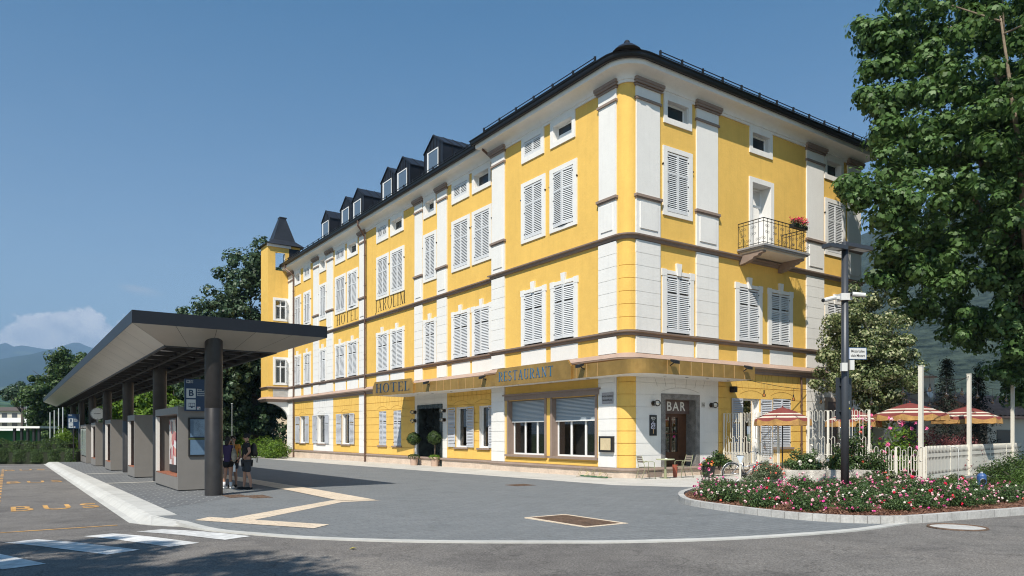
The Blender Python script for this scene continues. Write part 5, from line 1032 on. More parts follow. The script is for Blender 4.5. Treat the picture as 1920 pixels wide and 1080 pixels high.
def parasol(x, y, zt, rad, label, rot=0, s=1.0):
    p = thing('parasol', label, 'parasol', (x, y, zg(LOC(x, y)[1])), rot, 'striped fringed terrace parasols'); n = 8; zc = zt
    mb = MB(); prof = [(.0, 0), (.28, -.10), (.6, -.25), (.85, -.39), (1.0, -.48)]; m = 6; N = n * m; vs = []
    for r_, z in prof:
        for j in range(N):
            t = 2 * math.pi * j / N; k = j % m / m; sg = 1 - .07 * math.sin(math.pi * k) * r_; dz = -.10 * math.sin(math.pi * k) * r_ ** 3
            vs.append((rad * r_ * sg * math.cos(t), rad * r_ * sg * math.sin(t), z + dz))
    mb.add(vs, [(i * N + j, i * N + (j + 1) % N, (i + 1) * N + (j + 1) % N, (i + 1) * N + j) for i in range(len(prof) - 1) for j in range(N)])
    mb.ball((0, 0, .03), .03); c = mb.build('canopy', PAR, p, loc=(0, 0, zc)); 
    mb = MB(); vs = []
    for q in range(3):
        for j in range(N): t = 2 * math.pi * j / N; k = j % m / m; sg = 1 - .07 * math.sin(math.pi * k); w = [0, .11, .19 + .05 * math.cos(2 * math.pi * k * 1)][q]; vs.append((rad * sg * (1.005 + .02 * q) * math.cos(t), rad * sg * (1.005 + .02 * q) * math.sin(t), zc - .475 - .10 * math.sin(math.pi * k) - w))
    mb.add(vs, [(i * N + j, i * N + (j + 1) % N, (i + 1) * N + (j + 1) % N, (i + 1) * N + j) for i in range(2) for j in range(N)]); mb.build('fringe', FRG, p)
    mb = MB(); mb.tube([(0, 0, 0), (0, 0, zc)], .025, 10); 
    for j in range(n): t = 2 * math.pi * j / n; mb.tube([(0, 0, zc - .05), (rad * .97 * math.cos(t), rad * .97 * math.sin(t), zc - .42)], .008, 4)
    mb.build('pole', BLK, p); mb = MB(); mb.lathe([(.25, 0), (.25, .05), (.05, .09)], 16); mb.build('base', BLK, p)
px_ = lambda x, Y: ((x - 960) / 1361 * Y, Y)
parasol(*px_(1467, 28.4), 2.72, 1.06, 'red striped parasol with ochre fringe in full sun against the yellow wall', .2)
parasol(*px_(1600, 30.0), 2.68, 1.05, 'red striped parasol with ochre fringe behind the tall loop fence and lamp post', .5)
parasol(*px_(1706, 29.0), 2.90, 1.35, 'dark shaded parasol with ochre fringe left of the first white mast tops', .1)
parasol(*px_(1812, 30.5), 2.80, 1.25, 'dark shaded parasol with ochre fringe behind the middle white mast', .35)
# ------------------------------------------------------------------ people
SKN = mat('skin', (.46, .25, .17), .6, noise=(12, .06)); BT = mat('black cotton', (.012, .012, .013), .85); PUR = mat('dark purple knit', (.05, .03, .09), .85); ORG = mat('orange shirt', (.62, .25, .04), .85); SHO = mat('charcoal shorts', (.035, .038, .045), .85); HAIR = mat('dark hair', (.015, .011, .009), .6); SOCK = mat('white sock', (.6, .6, .62), .8); BAG = mat('patterned bag', (.30, .26, .20), .85, noise=(16, .7))
def skin(name, pts, edges, mats_, parent, sub=2):
    me = bpy.data.meshes.new(name); me.from_pydata([p[:3] for p in pts], [], []); me.from_pydata([p[:3] for p in pts], edges, []) if False else None
    me = bpy.data.meshes.new(name); me.from_pydata([p[:3] for p in pts], edges, []); o = bpy.data.objects.new(name, me); COL.objects.link(o)
    o.modifiers.new('s', 'SKIN'); me.skin_vertices
    for i, p in enumerate(pts): r = p[3] if len(p) > 3 else .05; me.skin_vertices[0].data[i].radius = (r, p[4] if len(p) > 4 else r)
    me.skin_vertices[0].data[0].use_root = True
    m2 = o.modifiers.new('u', 'SUBSURF'); m2.levels = sub; m2.render_levels = sub
    dg = bpy.context.evaluated_depsgraph_get(); dg.update(); nm = bpy.data.meshes.new_from_object(o.evaluated_get(dg)); bpy.data.objects.remove(o)
    nm.materials.clear(); nm.materials.append(mats_); nm.polygons.foreach_set('use_smooth', [True] * len(nm.polygons)); n = link(name, nm, parent); return n
def person(label, loc, rz, H, legs, arms, top, bottom, shoe, head_turn=0, cap=False, long_hair=False, belly=0., socks=None, sleeve=.5, shorts_len=.5):
    """person facing -Y in its own frame; legs: list of (x, y_foot, knee_bend); arms: list of (elbow xyz, hand xyz)"""
    p = thing('person', label, 'person', loc, rz); s = H / 1.78; S = lambda x, y, z: (x * s, y * s, z * s)
    pel = (0, 0, .95); chest = (0, .01, 1.32); neck = (0, .01, 1.50); hd = (0, -.01, 1.60)
    pts = [S(*pel) + (.15 * s, .12 * s), S(0, -.01 - belly * .3, 1.12) + (.135 * s, (.11 + belly) * s), S(*chest) + (.17 * s, .115 * s), S(0, .01, 1.44) + (.09 * s, .07 * s), S(*neck) + (.052 * s, .052 * s), S(0, -.015, 1.58) + (.06 * s, .07 * s), S(0, -.015, 1.68) + (.072 * s, .09 * s), S(0, -.01, 1.745) + (.055 * s, .07 * s)]
    ed = [(0, 1), (1, 2), (2, 3), (3, 4), (4, 5), (5, 6), (6, 7)]
    for sx, (fx, fy, kb) in zip((-1, 1), legs):
        i = len(pts); kn = Vector((fx * .8, fy * .5 - kb, .50)); an = Vector((fx, fy, .09))
        pts += [S(.095 * sx, 0, .86) + (.088 * s,), S(*kn) + (.056 * s,), S(kn.x * .4 + an.x * .6, kn.y * .45 + an.y * .55 + .015, .33) + (.054 * s,), S(*an) + (.036 * s,), S(an.x, an.y - .02, .05) + (.036 * s,), S(an.x + .01 * sx, an.y - .15, .03) + (.034 * s, .028 * s)]
        ed += [(0, i), (i, i + 1), (i + 1, i + 2), (i + 2, i + 3), (i + 3, i + 4), (i + 4, i + 5)]
    hands = []
    for sx, (el, ha) in zip((-1, 1), arms):
        i = len(pts); el = Vector(el); ha = Vector(ha); pts += [S(.19 * sx, .01, 1.43) + (.058 * s,), S(*el) + (.04 * s,), S(*(el.lerp(ha, .9))) + (.026 * s,), S(*ha) + (.03 * s, .018 * s)]; ed += [(2, i), (i, i + 1), (i + 1, i + 2), (i + 2, i + 3)]; d = (ha - el).normalized(); hands.append((ha, d, sx))
        side = d.cross(Vector((0, 1, .2))).normalized(); j = len(pts) - 1
        for k in range(5):
            o_ = (k - 1.5) * .019; L = (.075, .085, .08, .062, .05)[k]; base = ha + d * .03 + side * o_ if k < 4 else ha - side * .03
            dd = (d + side * (.1 * (k - 1.5)) + Vector((0, -.25, -.1))).normalized() if k < 4 else (d * .6 - side * .8).normalized(); a = len(pts)
            pts += [S(*base) + (.0095 * s,), S(*(base + dd * L * .55)) + (.0085 * s,), S(*(base + (dd + Vector((0, -.3, -.35))).normalized() * L)) + (.007 * s,)]; ed += [(j, a), (a, a + 1), (a + 1, a + 2)]
    skin('body', pts, ed, SKN, p)
    ht = head_turn; c, s_ = math.cos(ht), math.sin(ht); HT = lambda x, y, z: S(x * c - y * s_, x * s_ + y * c, z)
    mb = MB(); mb.T = HT; mb.ball((0, -.112, 1.635), .016, 8, 6, sc=(.8, 1.2, 1.4)); mb.tube([(-.028, -.098, 1.59), (.028, -.098, 1.59)], .006, 6, 1); [mb.ball((sx * .078, 0, 1.64), .022, 8, 6, sc=(.5, 1, 1.4)) for sx in (-1, 1)]; [mb.ball((sx * .03, -.094, 1.655), .0095, 8, 6, 2) for sx in (-1, 1)]
    mb.build('face', [SKN, mat('lip', (.35, .13, .1), .6), HAIR], p, smooth=True)
    mb = MB(); mb.T = HT
    if cap: mb.ball((0, 0, 1.70), .108, 16, 10, sc=(.92, 1.05, .82)); mb.prism([(-.07, -.09), (.07, -.09), (.05, -.18), (-.05, -.18)], 1.695, 1.71); mb.build('cap', BT, p, smooth=True)
    else:
        mb.ball((0, .022, 1.695), .108, 16, 10, sc=(.9, .98, .88)); mb.ball((0, .055, 1.64), .09, 14, 8, sc=(.9, .7, 1.2))
        if long_hair: mb.ball((0, .09, 1.58), .07, 12, 8, sc=(1, .7, 1.7))
        mb.build('hair', HAIR, p, smooth=True)
    # clothing as slightly larger skins over the body
    tp = [pts[0][:3], pts[1], pts[2], pts[3]]; q = [S(0, 0, .84) + (.165 * s, .14 * s), S(0, 0, .98) + (.17 * s, (.14 + belly * .5) * s), S(0, -.01 - belly * .3, 1.12) + (.155 * s, (.13 + belly) * s), S(*chest) + (.19 * s, .135 * s), S(0, .01, 1.46) + (.105 * s, .085 * s)]; e = [(0, 1), (1, 2), (2, 3), (3, 4)]
    for sx, (el, ha) in zip((-1, 1), arms): i = len(q); a = Vector((.19 * sx, .01, 1.43)); el = Vector(el); q += [S(*a) + (.075 * s,), S(*a.lerp(el, sleeve)) + (.066 * s,)]; e += [(3, i), (i, i + 1)]
    skin('shirt', q, e, top, p)
    q = [S(0, 0, .93) + (.165 * s, .14 * s)]; e = []
    for sx, (fx, fy, kb) in zip((-1, 1), legs): i = len(q); kn = Vector((fx * .8, fy * .5 - kb, .50)); h0 = Vector((.095 * sx, 0, .86)); q += [S(*h0) + (.115 * s,), S(*h0.lerp(kn, shorts_len)) + (.1 * s,)]; e += [(0, i), (i, i + 1)]
    skin('shorts', q, e, bottom, p)
    for sx, (fx, fy, kb) in zip((-1, 1), legs):
        mb = MB(); mb.ball(S(fx, fy - .07, .045), .055 * s, 12, 8, sc=(.85, 2.5, .85)); mb.build('shoe', shoe, p, smooth=True)
        if socks: mb = MB(); mb.tube([S(fx, fy, .06), S(fx, fy + .005, .25)], [.046 * s, .052 * s], 12); mb.build('sock', socks, p, smooth=True)
    return p
zz = lambda x, y: zg(LOC(x, y)[1])
x, y = px_(463, 22.4); a = R(-62)
pm = person('man in black cap, t-shirt and shorts, one hand on his hip', (x, y, zz(x, y)), a, 1.72, [(-.10, -.08, .02), (.13, .10, .02)], [((-.27, .03, 1.17), (-.2, -.17, 1.02)), ((.42, .02, 1.20), (.21, -.08, 1.06))], BT, SHO, BT, cap=True, belly=.035, shorts_len=.92, sleeve=.55)
mb = MB(); mb.ball((0, .20, 1.22), .16, 14, 10, sc=(.95, .62, 1.35)); mb.ball((0, .27, 1.1), .1, 12, 8, sc=(1, .5, 1)); o = mb.build('backpack', mat('black nylon', (.02, .02, .022), .6), None, smooth=True, loc=pm.location); o.rotation_euler = pm.rotation_euler; tag(o, 'black backpack on the back of the man with the cap', 'backpack')
mb = MB()
for sx in (-1, 1): mb.tube([(sx * .11, .14, 1.46), (sx * .12, .0, 1.48), (sx * .12, -.12, 1.38), (sx * .13, -.1, 1.2), (sx * .14, .12, 1.08)], .014, 6); mb.tube([(sx * .12, .28, 1.02), (sx * .14, .30, .82)], .008, 5)
mb.build('strap', BT, o)
mb = MB(); mb.add([(.045 * math.cos(t) + .0, -.155, 1.33 + .045 * math.sin(t)) for t in [2 * math.pi * i / 14 for i in range(14)]], [tuple(range(14))]); mb.build('chest_print', mat('grey print', (.3, .3, .33), .7), pm)
x, y = px_(428, 22.55)
person('woman in purple top and white socks seen from behind beside the column', (x, y, zz(x, y)), R(168), 1.64, [(-.10, 0, .0), (.12, .05, .0)], [((-.25, .04, 1.14), (-.14, -.2, 1.12)), ((.26, .05, 1.16), (.24, -.02, .9))], PUR, BT, FRM, socks=SOCK, long_hair=True, sleeve=.3, shorts_len=.42)
mb = MB(); mb.ball((0, 0, 0), .17, 14, 10, sc=(.5, .4, 1.25)); mb.tube([(0, 0, .2), (-.05, 0, .42), (-.1, 0, .5)], .012, 6); x2, y2 = px_(439, 22.35); tag(mb.build('shoulder_bag', BAG, loc=(x2, y2, zz(x2, y2) + 1.05), smooth=True), 'beige patterned shoulder bag hanging between the woman and the man', 'bag')
mb = MB(); mb.lathe([(.035, 0), (.037, .18), (.015, .22), (.018, .25)], 12); x2, y2 = px_(439.5, 22.3); o = mb.build('water_bottle', FRM, loc=(x2, y2, zz(x2, y2) + .55)); tag(o, 'small white bottle dangling below the patterned bag', 'bottle')
x, y = px_(437, 23.6)
person('person in an orange shirt mostly hidden behind the woman', (x, y, zz(x, y)), R(10), 1.66, [(-.1, 0, .0), (.1, 0, .0)], [((-.24, .03, 1.15), (-.2, -.1, .92)), ((.24, .03, 1.15), (.2, -.1, .92))], ORG, SHO, BT, sleeve=.5, shorts_len=.7)
# fallen leaf on the road
mb = MB(); mb.add([(-.06, 0, 0), (0, .035, .02), (.065, 0, .01), (0, -.035, .025)], [(0, 1, 2), (0, 2, 3)]); tag(mb.build('fallen_leaf', mat('yellow leaf', (.45, .38, .08), .7), loc=Vector((*px_(662, 10.25), asph(*LOC(*px_(662, 10.25))) + .01)), rotz=.4), 'single yellow leaf lying on the road in front of the plaza', 'leaf')
# ------------------------------------------------------------------ furniture by the bar
OLV = mat('olive green chair frame', (.28, .29, .17), .4); SLATM = mat('grey brown chair slats', (.20, .17, .145), .6, noise=(6, .15)); TBL = mat('green table top', (.42, .44, .28), .5)
def cafe_chair(loc, rz, label):
    c = thing('cafe_chair', label, 'chair', loc, rz, 'cafe chairs by the bar door'); r = .012
    mb = MB()
    for i in range(5): y = -.19 + i * .085; mb.box(-.2, .2, y, y + .07, .44, .455)
    mb.build('seat', SLATM, c); mb = MB()
    for i in range(3): z = .62 + i * .085; y = .21 + (z - .45) * .25; mb.add([(-.19, y, z), (.19, y, z), (.19, y + .015, z + .065), (-.19, y + .015, z + .065), (-.19, y + .012, z), (.19, y + .012, z), (.19, y + .027, z + .065), (-.19, y + .027, z + .065)], [(0, 1, 2, 3), (4, 7, 6, 5), (3, 2, 6, 7), (0, 4, 5, 1)])
    mb.build('backrest', SLATM, c)
    for s in (-1, 1):
        x = .22 * s; mb = MB(); mb.tube([(x, -.24, 0), (x, -.20, .44), (x, -.2, .62), (x, -.14, .655), (x, .18, .655), (x, .24, .62)], r, 8); mb.build('leg', OLV, c, smooth=True)
        mb = MB(); mb.tube([(x, .34, 0), (x, .2, .40), (x, .22, .5), (x * .9, .33, .88)], r, 8); mb.build('leg', OLV, c, smooth=True)
    mb = MB(); mb.tube([(-.22, -.2, .43), (.22, -.2, .43), (.22, .2, .43), (-.22, .2, .43)], r * .9, 6, closed=True); mb.build('frame', OLV, c)
    return c
z_ = lambda p: zg(LOC(*p)[1]) + .005
cafe_chair((5.02, 27.05, .004), ANG + R(75), 'empty slatted chair left of the small round table, against the yellow corner')
cafe_chair((6.55, 27.85, .004), ANG - R(100), 'empty slatted chair right of the small round table, in front of the bar door')
t = thing('cafe_table', 'small round olive pedestal table with an ashtray between two chairs by the bar door', 'table', (5.80, 27.45, .004))
mb = MB(); mb.lathe([(.34, .70), (.35, .71), (.35, .735), (.34, .74)], 28); mb.build('tabletop', TBL, t); mb = MB(); mb.lathe([(.05, 0), (.05, .35), (.038, .36), (.038, .7)], 14); mb.lathe([(.2, 0), (.2, .015), (.05, .03)], 18); mb.build('pedestal', OLV, t, smooth=False)
mb = MB(); mb.lathe([(.05, 0), (.055, .03), (.045, .03), (.04, .01)], 12); tag(mb.build('ashtray', FRM, loc=(5.82, 27.4, .746)), 'small white ashtray on the round olive cafe table', 'ashtray')
mb = MB(); mb.lathe([(.07, 0), (.11, .5), (.1, .5), (.06, .03)], 16); tag(mb.build('umbrella_stand', mat('terracotta glaze', (.28, .07, .04), .5), loc=(6.28, 27.95, .004)), 'slim red brown pot standing at the foot of the bar door frame', 'pot')
# wooden sandwich style menu? (none in the photo); bicycle rack
rk = thing('bicycle_rack', 'low green and gold tube bicycle rack in front of the restaurant window', 'bicycle rack', W(-.62, 1.2, .004), ANG + R(90)); mb = MB(); mb.box(-.75, .75, -.06, .06, .01, .06); mb.build('base_rail', mat('rack green', (.05, .14, .07), .5), rk)
GLD = mat('dull gold tube', (.36, .30, .16), .4, metal=.5); mb = MB()
for i in range(4):
    x = -.6 + i * .38; hh = .36 if i % 2 else .2
    for d in (0, .09): mb.tube([(x + d, -.2, .05), (x + d, -.1, hh), (x + d + .05, .05, hh + .02), (x + d + .09, .2, .05)], .009, 6)
for s in (-1, 1): mb.tube([(.72 * s, -.28, .02), (.72 * s, .28, .02)], .012, 6)
mb.build('wheel_loop', GLD, rk)
# ------------------------------------------------------------------ bicycle
bk = thing('bicycle', 'silver city bicycle with black saddle leaning beside the flowers at the tall ivory fence', 'bicycle', (7.45, 24.55, .0), R(8)); CHR = mat('silver bicycle paint', (.5, .52, .55), .25, metal=.7); TYR = mat('black rubber', (.02, .02, .02), .8)
def wheel(x, lab):
    r = .345; mb = MB(); mb.tube([(x + r * math.cos(t), 0, r + .01 + r * math.sin(t)) for t in [2 * math.pi * i / 40 for i in range(40)]], .02, 8, closed=True); w = mb.build('wheel', TYR, bk, smooth=True)
    mb = MB(); mb.tube([(x + .32 * math.cos(t), 0, r + .01 + .32 * math.sin(t)) for t in [2 * math.pi * i / 40 for i in range(40)]], .011, 6, closed=True); mb.build('rim', CHR, w, smooth=True)
    mb = MB(); mb.tube([(x, -.04, r + .01), (x, .04, r + .01)], .022, 10)
    for i in range(16): t = 2 * math.pi * i / 16; mb.tube([(x + .02 * math.cos(t + .8), .02 * (-1) ** i, r + .01 + .02 * math.sin(t + .8)), (x + .32 * math.cos(t), 0, r + .01 + .32 * math.sin(t))], .0022, 3)
    mb.build('spokes', CHR, w)
    mb = MB(); mb.tube([(x + .385 * math.cos(t), 0, r + .01 + .385 * math.sin(t)) for t in [R(20) + R(160) * i / 12 for i in range(13)]], .010, 6); mb.build('mudguard', CHR, bk)
wheel(0, ''); wheel(1.08, '')
mb = MB(); bb = (.46, 0, .30); st_ = (.33, 0, .74); hd = (.86, 0, .82); hb_ = (.89, 0, .66)
for a, b, r in ((st_, bb, .016), (bb, hb_, .022), (st_, (0, 0, .355), .011), (bb, (0, 0, .355), .012), (hd, hb_, .02), ((.38, 0, .56), hb_, .018)): mb.tube([a, b], r, 8)
mb.tube([hb_, (.95, 0, .5), (1.08, 0, .355)], .013, 8); mb.build('frame', CHR, bk, smooth=True)
mb = MB(); mb.tube([st_, (.29, 0, .9)], .013, 8); mb.build('seat_post', CHR, bk); mb = MB(); mb.ball((.24, 0, .94), .1, 10, 6, sc=(1.15, .8, .38)); mb.ball((.36, 0, .94), .06, 8, 5, sc=(1.5, .5, .45)); mb.build('saddle', BLK, bk, smooth=True)
mb = MB(); mb.tube([hd, (.84, 0, 1.0), (.86, 0, 1.04)], .013, 8); mb.tube([(.74, -.29, 1.05), (.84, -.2, 1.09), (.9, -.06, 1.05), (.9, .06, 1.05), (.84, .2, 1.09), (.74, .29, 1.05)], .012, 8)
for s in (-1, 1): mb.tube([(.72, .3 * s, 1.045), (.80, .235 * s, 1.075)], .018, 8, 1)
mb.build('handlebar', [CHR, BLK], bk); mb = MB(); mb.tube([(.46, -.06, .30), (.46, .06, .30)], .03, 10); mb.tube([(.46, .05, .3), (.46, .05, .16)], .01, 6); mb.tube([(.46, -.05, .3), (.46, -.05, .45)], .01, 6); mb.tube([(.46, .045, .3), (.46, .055, .3)], .09, 18); mb.box(.41, .51, .04, .12, .145, .165); mb.box(.41, .51, -.12, -.04, .44, .46); mb.build('crank', mat('dark metal', (.08, .08, .08), .4, metal=.8), bk)
mb = MB(); mb.lathe([(.09, 0), (.09, .02)], 10, (.0, 0, 0)); 
# white bollard light beside the bicycle
bl = thing('bollard', 'short white bollard with a folded white card on top, before the bicycle wheel', 'bollard', (7.42, 23.6, .0)); mb = MB(); mb.lathe([(.032, -.02), (.032, .68), (.045, .70), (.045, .74)], 14); mb.build('post', IVO, bl)
mb = MB(); mb.prism([(-.02, .74), (.02, .74), (.12, .98), (-.12, .98)], -.01, .01, ax=1); mb.build('card', mat('pale blue card', (.55, .62, .68), .5), bl)
# ------------------------------------------------------------------ foliage helpers and plants
G1 = leafmat('plane leaf green', [(.028, .062, .015), (.058, .12, .028), (.095, .18, .045), (.17, .27, .10)], .5, .3)
G2 = leafmat('lime leaf green', [(.03, .055, .016), (.08, .115, .035), (.18, .22, .09), (.50, .50, .30)], .5, .25)
G3 = leafmat('dark alder green', [(.014, .032, .014), (.03, .06, .026), (.055, .095, .045), (.10, .15, .08)], .45, .2)
G4 = leafmat('fresh bush green', [(.05, .10, .012), (.10, .19, .02), (.17, .27, .035)], .5, .35)
G5 = leafmat('hedge green', [(.02, .04, .012), (.04, .08, .02), (.09, .14, .035)], .5, .25)
G6 = leafmat('conifer green', [(.006, .010, .008), (.012, .022, .014), (.02, .034, .022)], .6, .05)
G7 = leafmat('maple red leaf', [(.10, .03, .035), (.19, .06, .06), (.30, .12, .11)], .5, .3)
G8 = leafmat('rose leaf', [(.028, .055, .018), (.06, .11, .034), (.115, .18, .06)], .45, .2)
BRK = mat('plane bark', (.22, .17, .12), .9, noise=(4, .5), bump=(9, .7, .03)); BRD = mat('dark bark', (.07, .055, .045), .9, noise=(8, .4), bump=(14, .8, .02))
FL = {k: mat('flower ' + k, c, .6, spec=.2) for k, c in dict(pink=(.80, .17, .36), pale=(.80, .46, .50), red=(.68, .02, .06), magenta=(.72, .06, .34), white=(.80, .74, .66), coral=(.75, .16, .10), orange=(.8, .35, .08)).items()}
def tree(name, label, loc, trunk_h, trunk_r, crown, clumps, per, size, lm, bark=BRD, seed=1, limbs=9, lean=(0, 0), cl_r=.8, flat_=.8, group=None, cat='tree', shell=.3, lowcut=None, surf=.55, extra=None, star=False):
    """crown = (cx, cy, cz, rx, ry, rz) relative to the base; clumps sit on an uneven shell around real limbs"""
    r_ = random.Random(seed); t = thing(name, label, cat, loc, 0, group); cx, cy, cz, rx, ry, rz = crown
    mb = MB(); top = Vector((lean[0], lean[1], trunk_h)); mb.tube([(0, 0, -.3), (lean[0] * .3, lean[1] * .3, trunk_h * .4), tuple(top)], [trunk_r * 1.2, trunk_r, trunk_r * .8], 12)
    ends = []
    for i in range(limbs):
        a = 2 * math.pi * i / limbs + r_.uniform(-.3, .3); e = r_.uniform(-.3, .95); q = math.sqrt(max(0, 1 - e * e)); E_ = Vector((cx + rx * .72 * q * math.cos(a), cy + ry * .72 * q * math.sin(a), cz + rz * .78 * e)); S = top * r_.uniform(.75, 1.0)
        M_ = S.lerp(E_, .45) + Vector((r_.uniform(-.1, .1) * rx, r_.uniform(-.1, .1) * ry, .12 * rz)); mb.tube([S, M_, E_], [trunk_r * .5, trunk_r * .28, trunk_r * .07], 7); ends.append(E_)
        for k in range(3): F = E_.lerp(M_, r_.uniform(0, .6)); G_ = F + Vector((r_.uniform(-1, 1) * rx, r_.uniform(-1, 1) * ry, r_.uniform(-.3, 1) * rz)) * .28; mb.tube([F, G_], [trunk_r * .12, trunk_r * .03], 5)
    mb.build('trunk', bark, t, smooth=True)
    g = np.random.default_rng(seed); C = []; 
    while len(C) < clumps:
        d = g.normal(0, 1, 3); d /= np.linalg.norm(d); lump = 1 + .16 * math.sin(d[0] * 4 + seed) * math.cos(d[1] * 5 + seed * 2) + .12 * math.sin(d[2] * 7 + seed * 3)
        rr = lump * g.uniform(surf if g.random() < .75 else .15, 1.0) ; p = np.array([cx, cy, cz]) + d * rr * np.array([rx, ry, rz])
        if lowcut is not None and (not lowcut(p) if callable(lowcut) else p[2] < lowcut): continue
        C.append(p)
    if extra: C += [np.array(e) for e in extra]
    pts, nr = cloud(C, g.uniform(.6, 1.25, len(C)) * cl_r, per, seed, flat_, shell); (starleaves('crown', pts, nr, size, lm, t, seed) if star else leaves('crown', pts, nr, size, lm, t, seed, aspect=.85))
    return t
def bush(name, label, loc, rx, ry, rz, n, size, lm, seed=1, flowers=None, fsize=.06, cat='bush', group=None, core=True, stem=True):
    t = thing(name, label, cat, loc, seed * 1.3, group); g = np.random.default_rng(seed)
    C = g.normal(0, 1, (max(8, n // 60), 3)); C /= np.linalg.norm(C, axis=1)[:, None]; C *= g.uniform(.3, .85, (len(C), 1)); C[:, 2] = abs(C[:, 2]) * 1.0; C = C * np.array([rx, ry, rz]) + np.array([0, 0, rz * .12])
    pts, nr = cloud(C, min(rx, ry, rz) * .38, max(1, n // len(C)), seed, .9, .45); pts[:, 2] = np.abs(pts[:, 2]) + .02; leaves('foliage', pts, nr, size, lm, t, seed)
    if stem:
        mb = MB()
        for i in range(5): a = i * 1.3; mb.tube([(0, 0, -.1), (rx * .3 * math.cos(a), ry * .3 * math.sin(a), rz * .5), (rx * .6 * math.cos(a), ry * .6 * math.sin(a), rz * .85)], [.02, .012, .005], 5)
        mb.build('stems', BRD, t)
    if flowers:
        ks = list(flowers); P_ = []; N_ = []; I_ = []
        for k in range(len(ks)):
            m = flowers[ks[k]]
            for i in range(m):
                d = g.normal(0, 1, 3); d /= np.linalg.norm(d); d[2] = abs(d[2]) * .9 + .15; c = d * np.array([rx, ry, rz]) * g.uniform(.75, 1.2); c[2] = max(.08, c[2]); fs_ = g.choice([.6, .8, 1.0, 1.5])
                for j in range(9): q = g.normal(0, 1, 3); q /= np.linalg.norm(q); P_.append(c + q * fsize * .42 * fs_); N_.append(q + d * .6); I_.append(k)
        leaves('flowers', np.array(P_), np.array(N_), fsize * 1.0, [FL[k] for k in ks], t, seed + 50, aspect=1.0, jitter=.25, midx=np.array(I_), fold=.3)
    return t
# topiary pair by the hotel door
def topiary(x, y, rb, zb, label, seed, lm, zt):
    z0 = zg(LOC(x, y)[1]); p = thing('potted_topiary', label, 'potted tree', (x, y, z0), 0, 'ball trees at the hotel door'); mb = MB(); mb.lathe([(.19, 0), (.25, .42), (.29, .43), (.29, .52), (.26, .52), (.24, .45)], 24); smooth_by_angle(mb.build('pot', mat('pale terracotta', (.50, .36, .28), .85, noise=(7, .15)), p))
    mb = MB(); mb.tube([(0, 0, .4), (.01, 0, 1.0), (0, 0, zb)], .02, 8); mb.build('stem', BRK, p)
    g = np.random.default_rng(seed); d = g.normal(0, 1, (1700, 3)); d /= np.linalg.norm(d, axis=1)[:, None]; leaves('crown', d * rb * g.uniform(.62, 1.06, (1700, 1)) * (1 + .07 * np.sin(d[:, :1] * 7 + seed) * np.cos(d[:, 2:] * 8)) * np.array([1, 1, .9]) + np.array([0, 0, zb + rb * .7]), d, .10, lm, p, seed)
    d = g.normal(0, 1, (700, 3)); d /= np.linalg.norm(d, axis=1)[:, None]; q = d * np.array([.36, .36, .16]) * g.uniform(.6, 1, (700, 1)) + np.array([0, 0, .5]); leaves('underplanting', q, d + np.array([0, 0, .6]), .07, G4 if seed == 2 else G5, p, seed + 5)
topiary(-5.62, 41.6, .40, 1.25, 'ball-shaped tree in a pale pot left of the hotel entrance', 1, G5, 0); topiary(-4.25, 39.95, .42, 1.28, 'ball-shaped tree in a pale pot right of the hotel entrance, nearer the street', 2, G5, 0)
# flower bed: soil, kerb
BED = [(5.2, 20.6), (4.55, 19.3), (4.19, 17.92), (4.12, 16.51), (4.77, 14.74), (5.42, 13.66), (6.17, 13.12), (7.07, 13.07), (8.53, 13.72), (10.32, 14.54), (14.5, 16.6), (22, 20.5)]
bedl = dense([LOC(*p) for p in BED], 4)
strip('bed_kerb', bedl[::1], -.07, .07, [.13] * len(bedl), GRK)
mb = MB()
for i in range(0, len(bedl) - 1):
    a, b = Vector(bedl[i]), Vector(bedl[i + 1]); t_ = (b - a).normalized(); n_ = Vector((t_.y, -t_.x)); z = zg(a.y); 
    for s in (a,): mb.add([tuple((s + n_ * .074 - t_ * .005)) + (z,), tuple((s + n_ * .074 + t_ * .005)) + (z,), tuple((s + n_ * .074 + t_ * .005)) + (z + .132,), tuple((s + n_ * .074 - t_ * .005)) + (z + .132,), tuple((s - n_ * .07 + t_ * .005)) + (z + .132,), tuple((s - n_ * .07 - t_ * .005)) + (z + .132,)], [(0, 1, 2, 3), (3, 2, 4, 5)])
kind(mb.build('kerb_joint', mat('joint', (.16, .155, .15), .9), loc=W(0, 0, 0), rotz=ANG))
mulch = mat('bark mulch', (.16, .075, .045), .95, noise=(22, .55), bump=(26, 1, .03), detail=8)
back = [LOC(*p) for p in ((24, 30), (14.6, 24.6), (12.3, 25.3), (10.5, 23.8), (8.2, 22.2), (6.3, 21.6))]
flat('flower_bed_soil', [(a, b) for a, b in bedl] + back, mulch, .075)
g = np.random.default_rng(5); mp = []
poly = [W(a, b) for a, b in bedl]
while len(mp) < 5200:
    i = g.integers(0, 40); p = np.array(poly[min(i, len(poly) - 1)][:2]); c = np.array([7.5, 16.5]); q = p + (c - p) * g.uniform(.03, .45) + g.normal(0, .08, 2); mp.append((q[0], q[1], zg(LOC(*q)[1]) + .085 + g.uniform(0, .02)))
kind(leaves('mulch_chips', np.array(mp), np.tile([0, 0, 1.], (len(mp), 1)), .06, leafmat('mulch chip', [(.07, .03, .02), (.16, .075, .045), (.30, .17, .11)], .9, 0), None, 9, aspect=.4, jitter=.35), 'stuff', 'brown bark chips along the kerb of the rose bed', 'mulch')
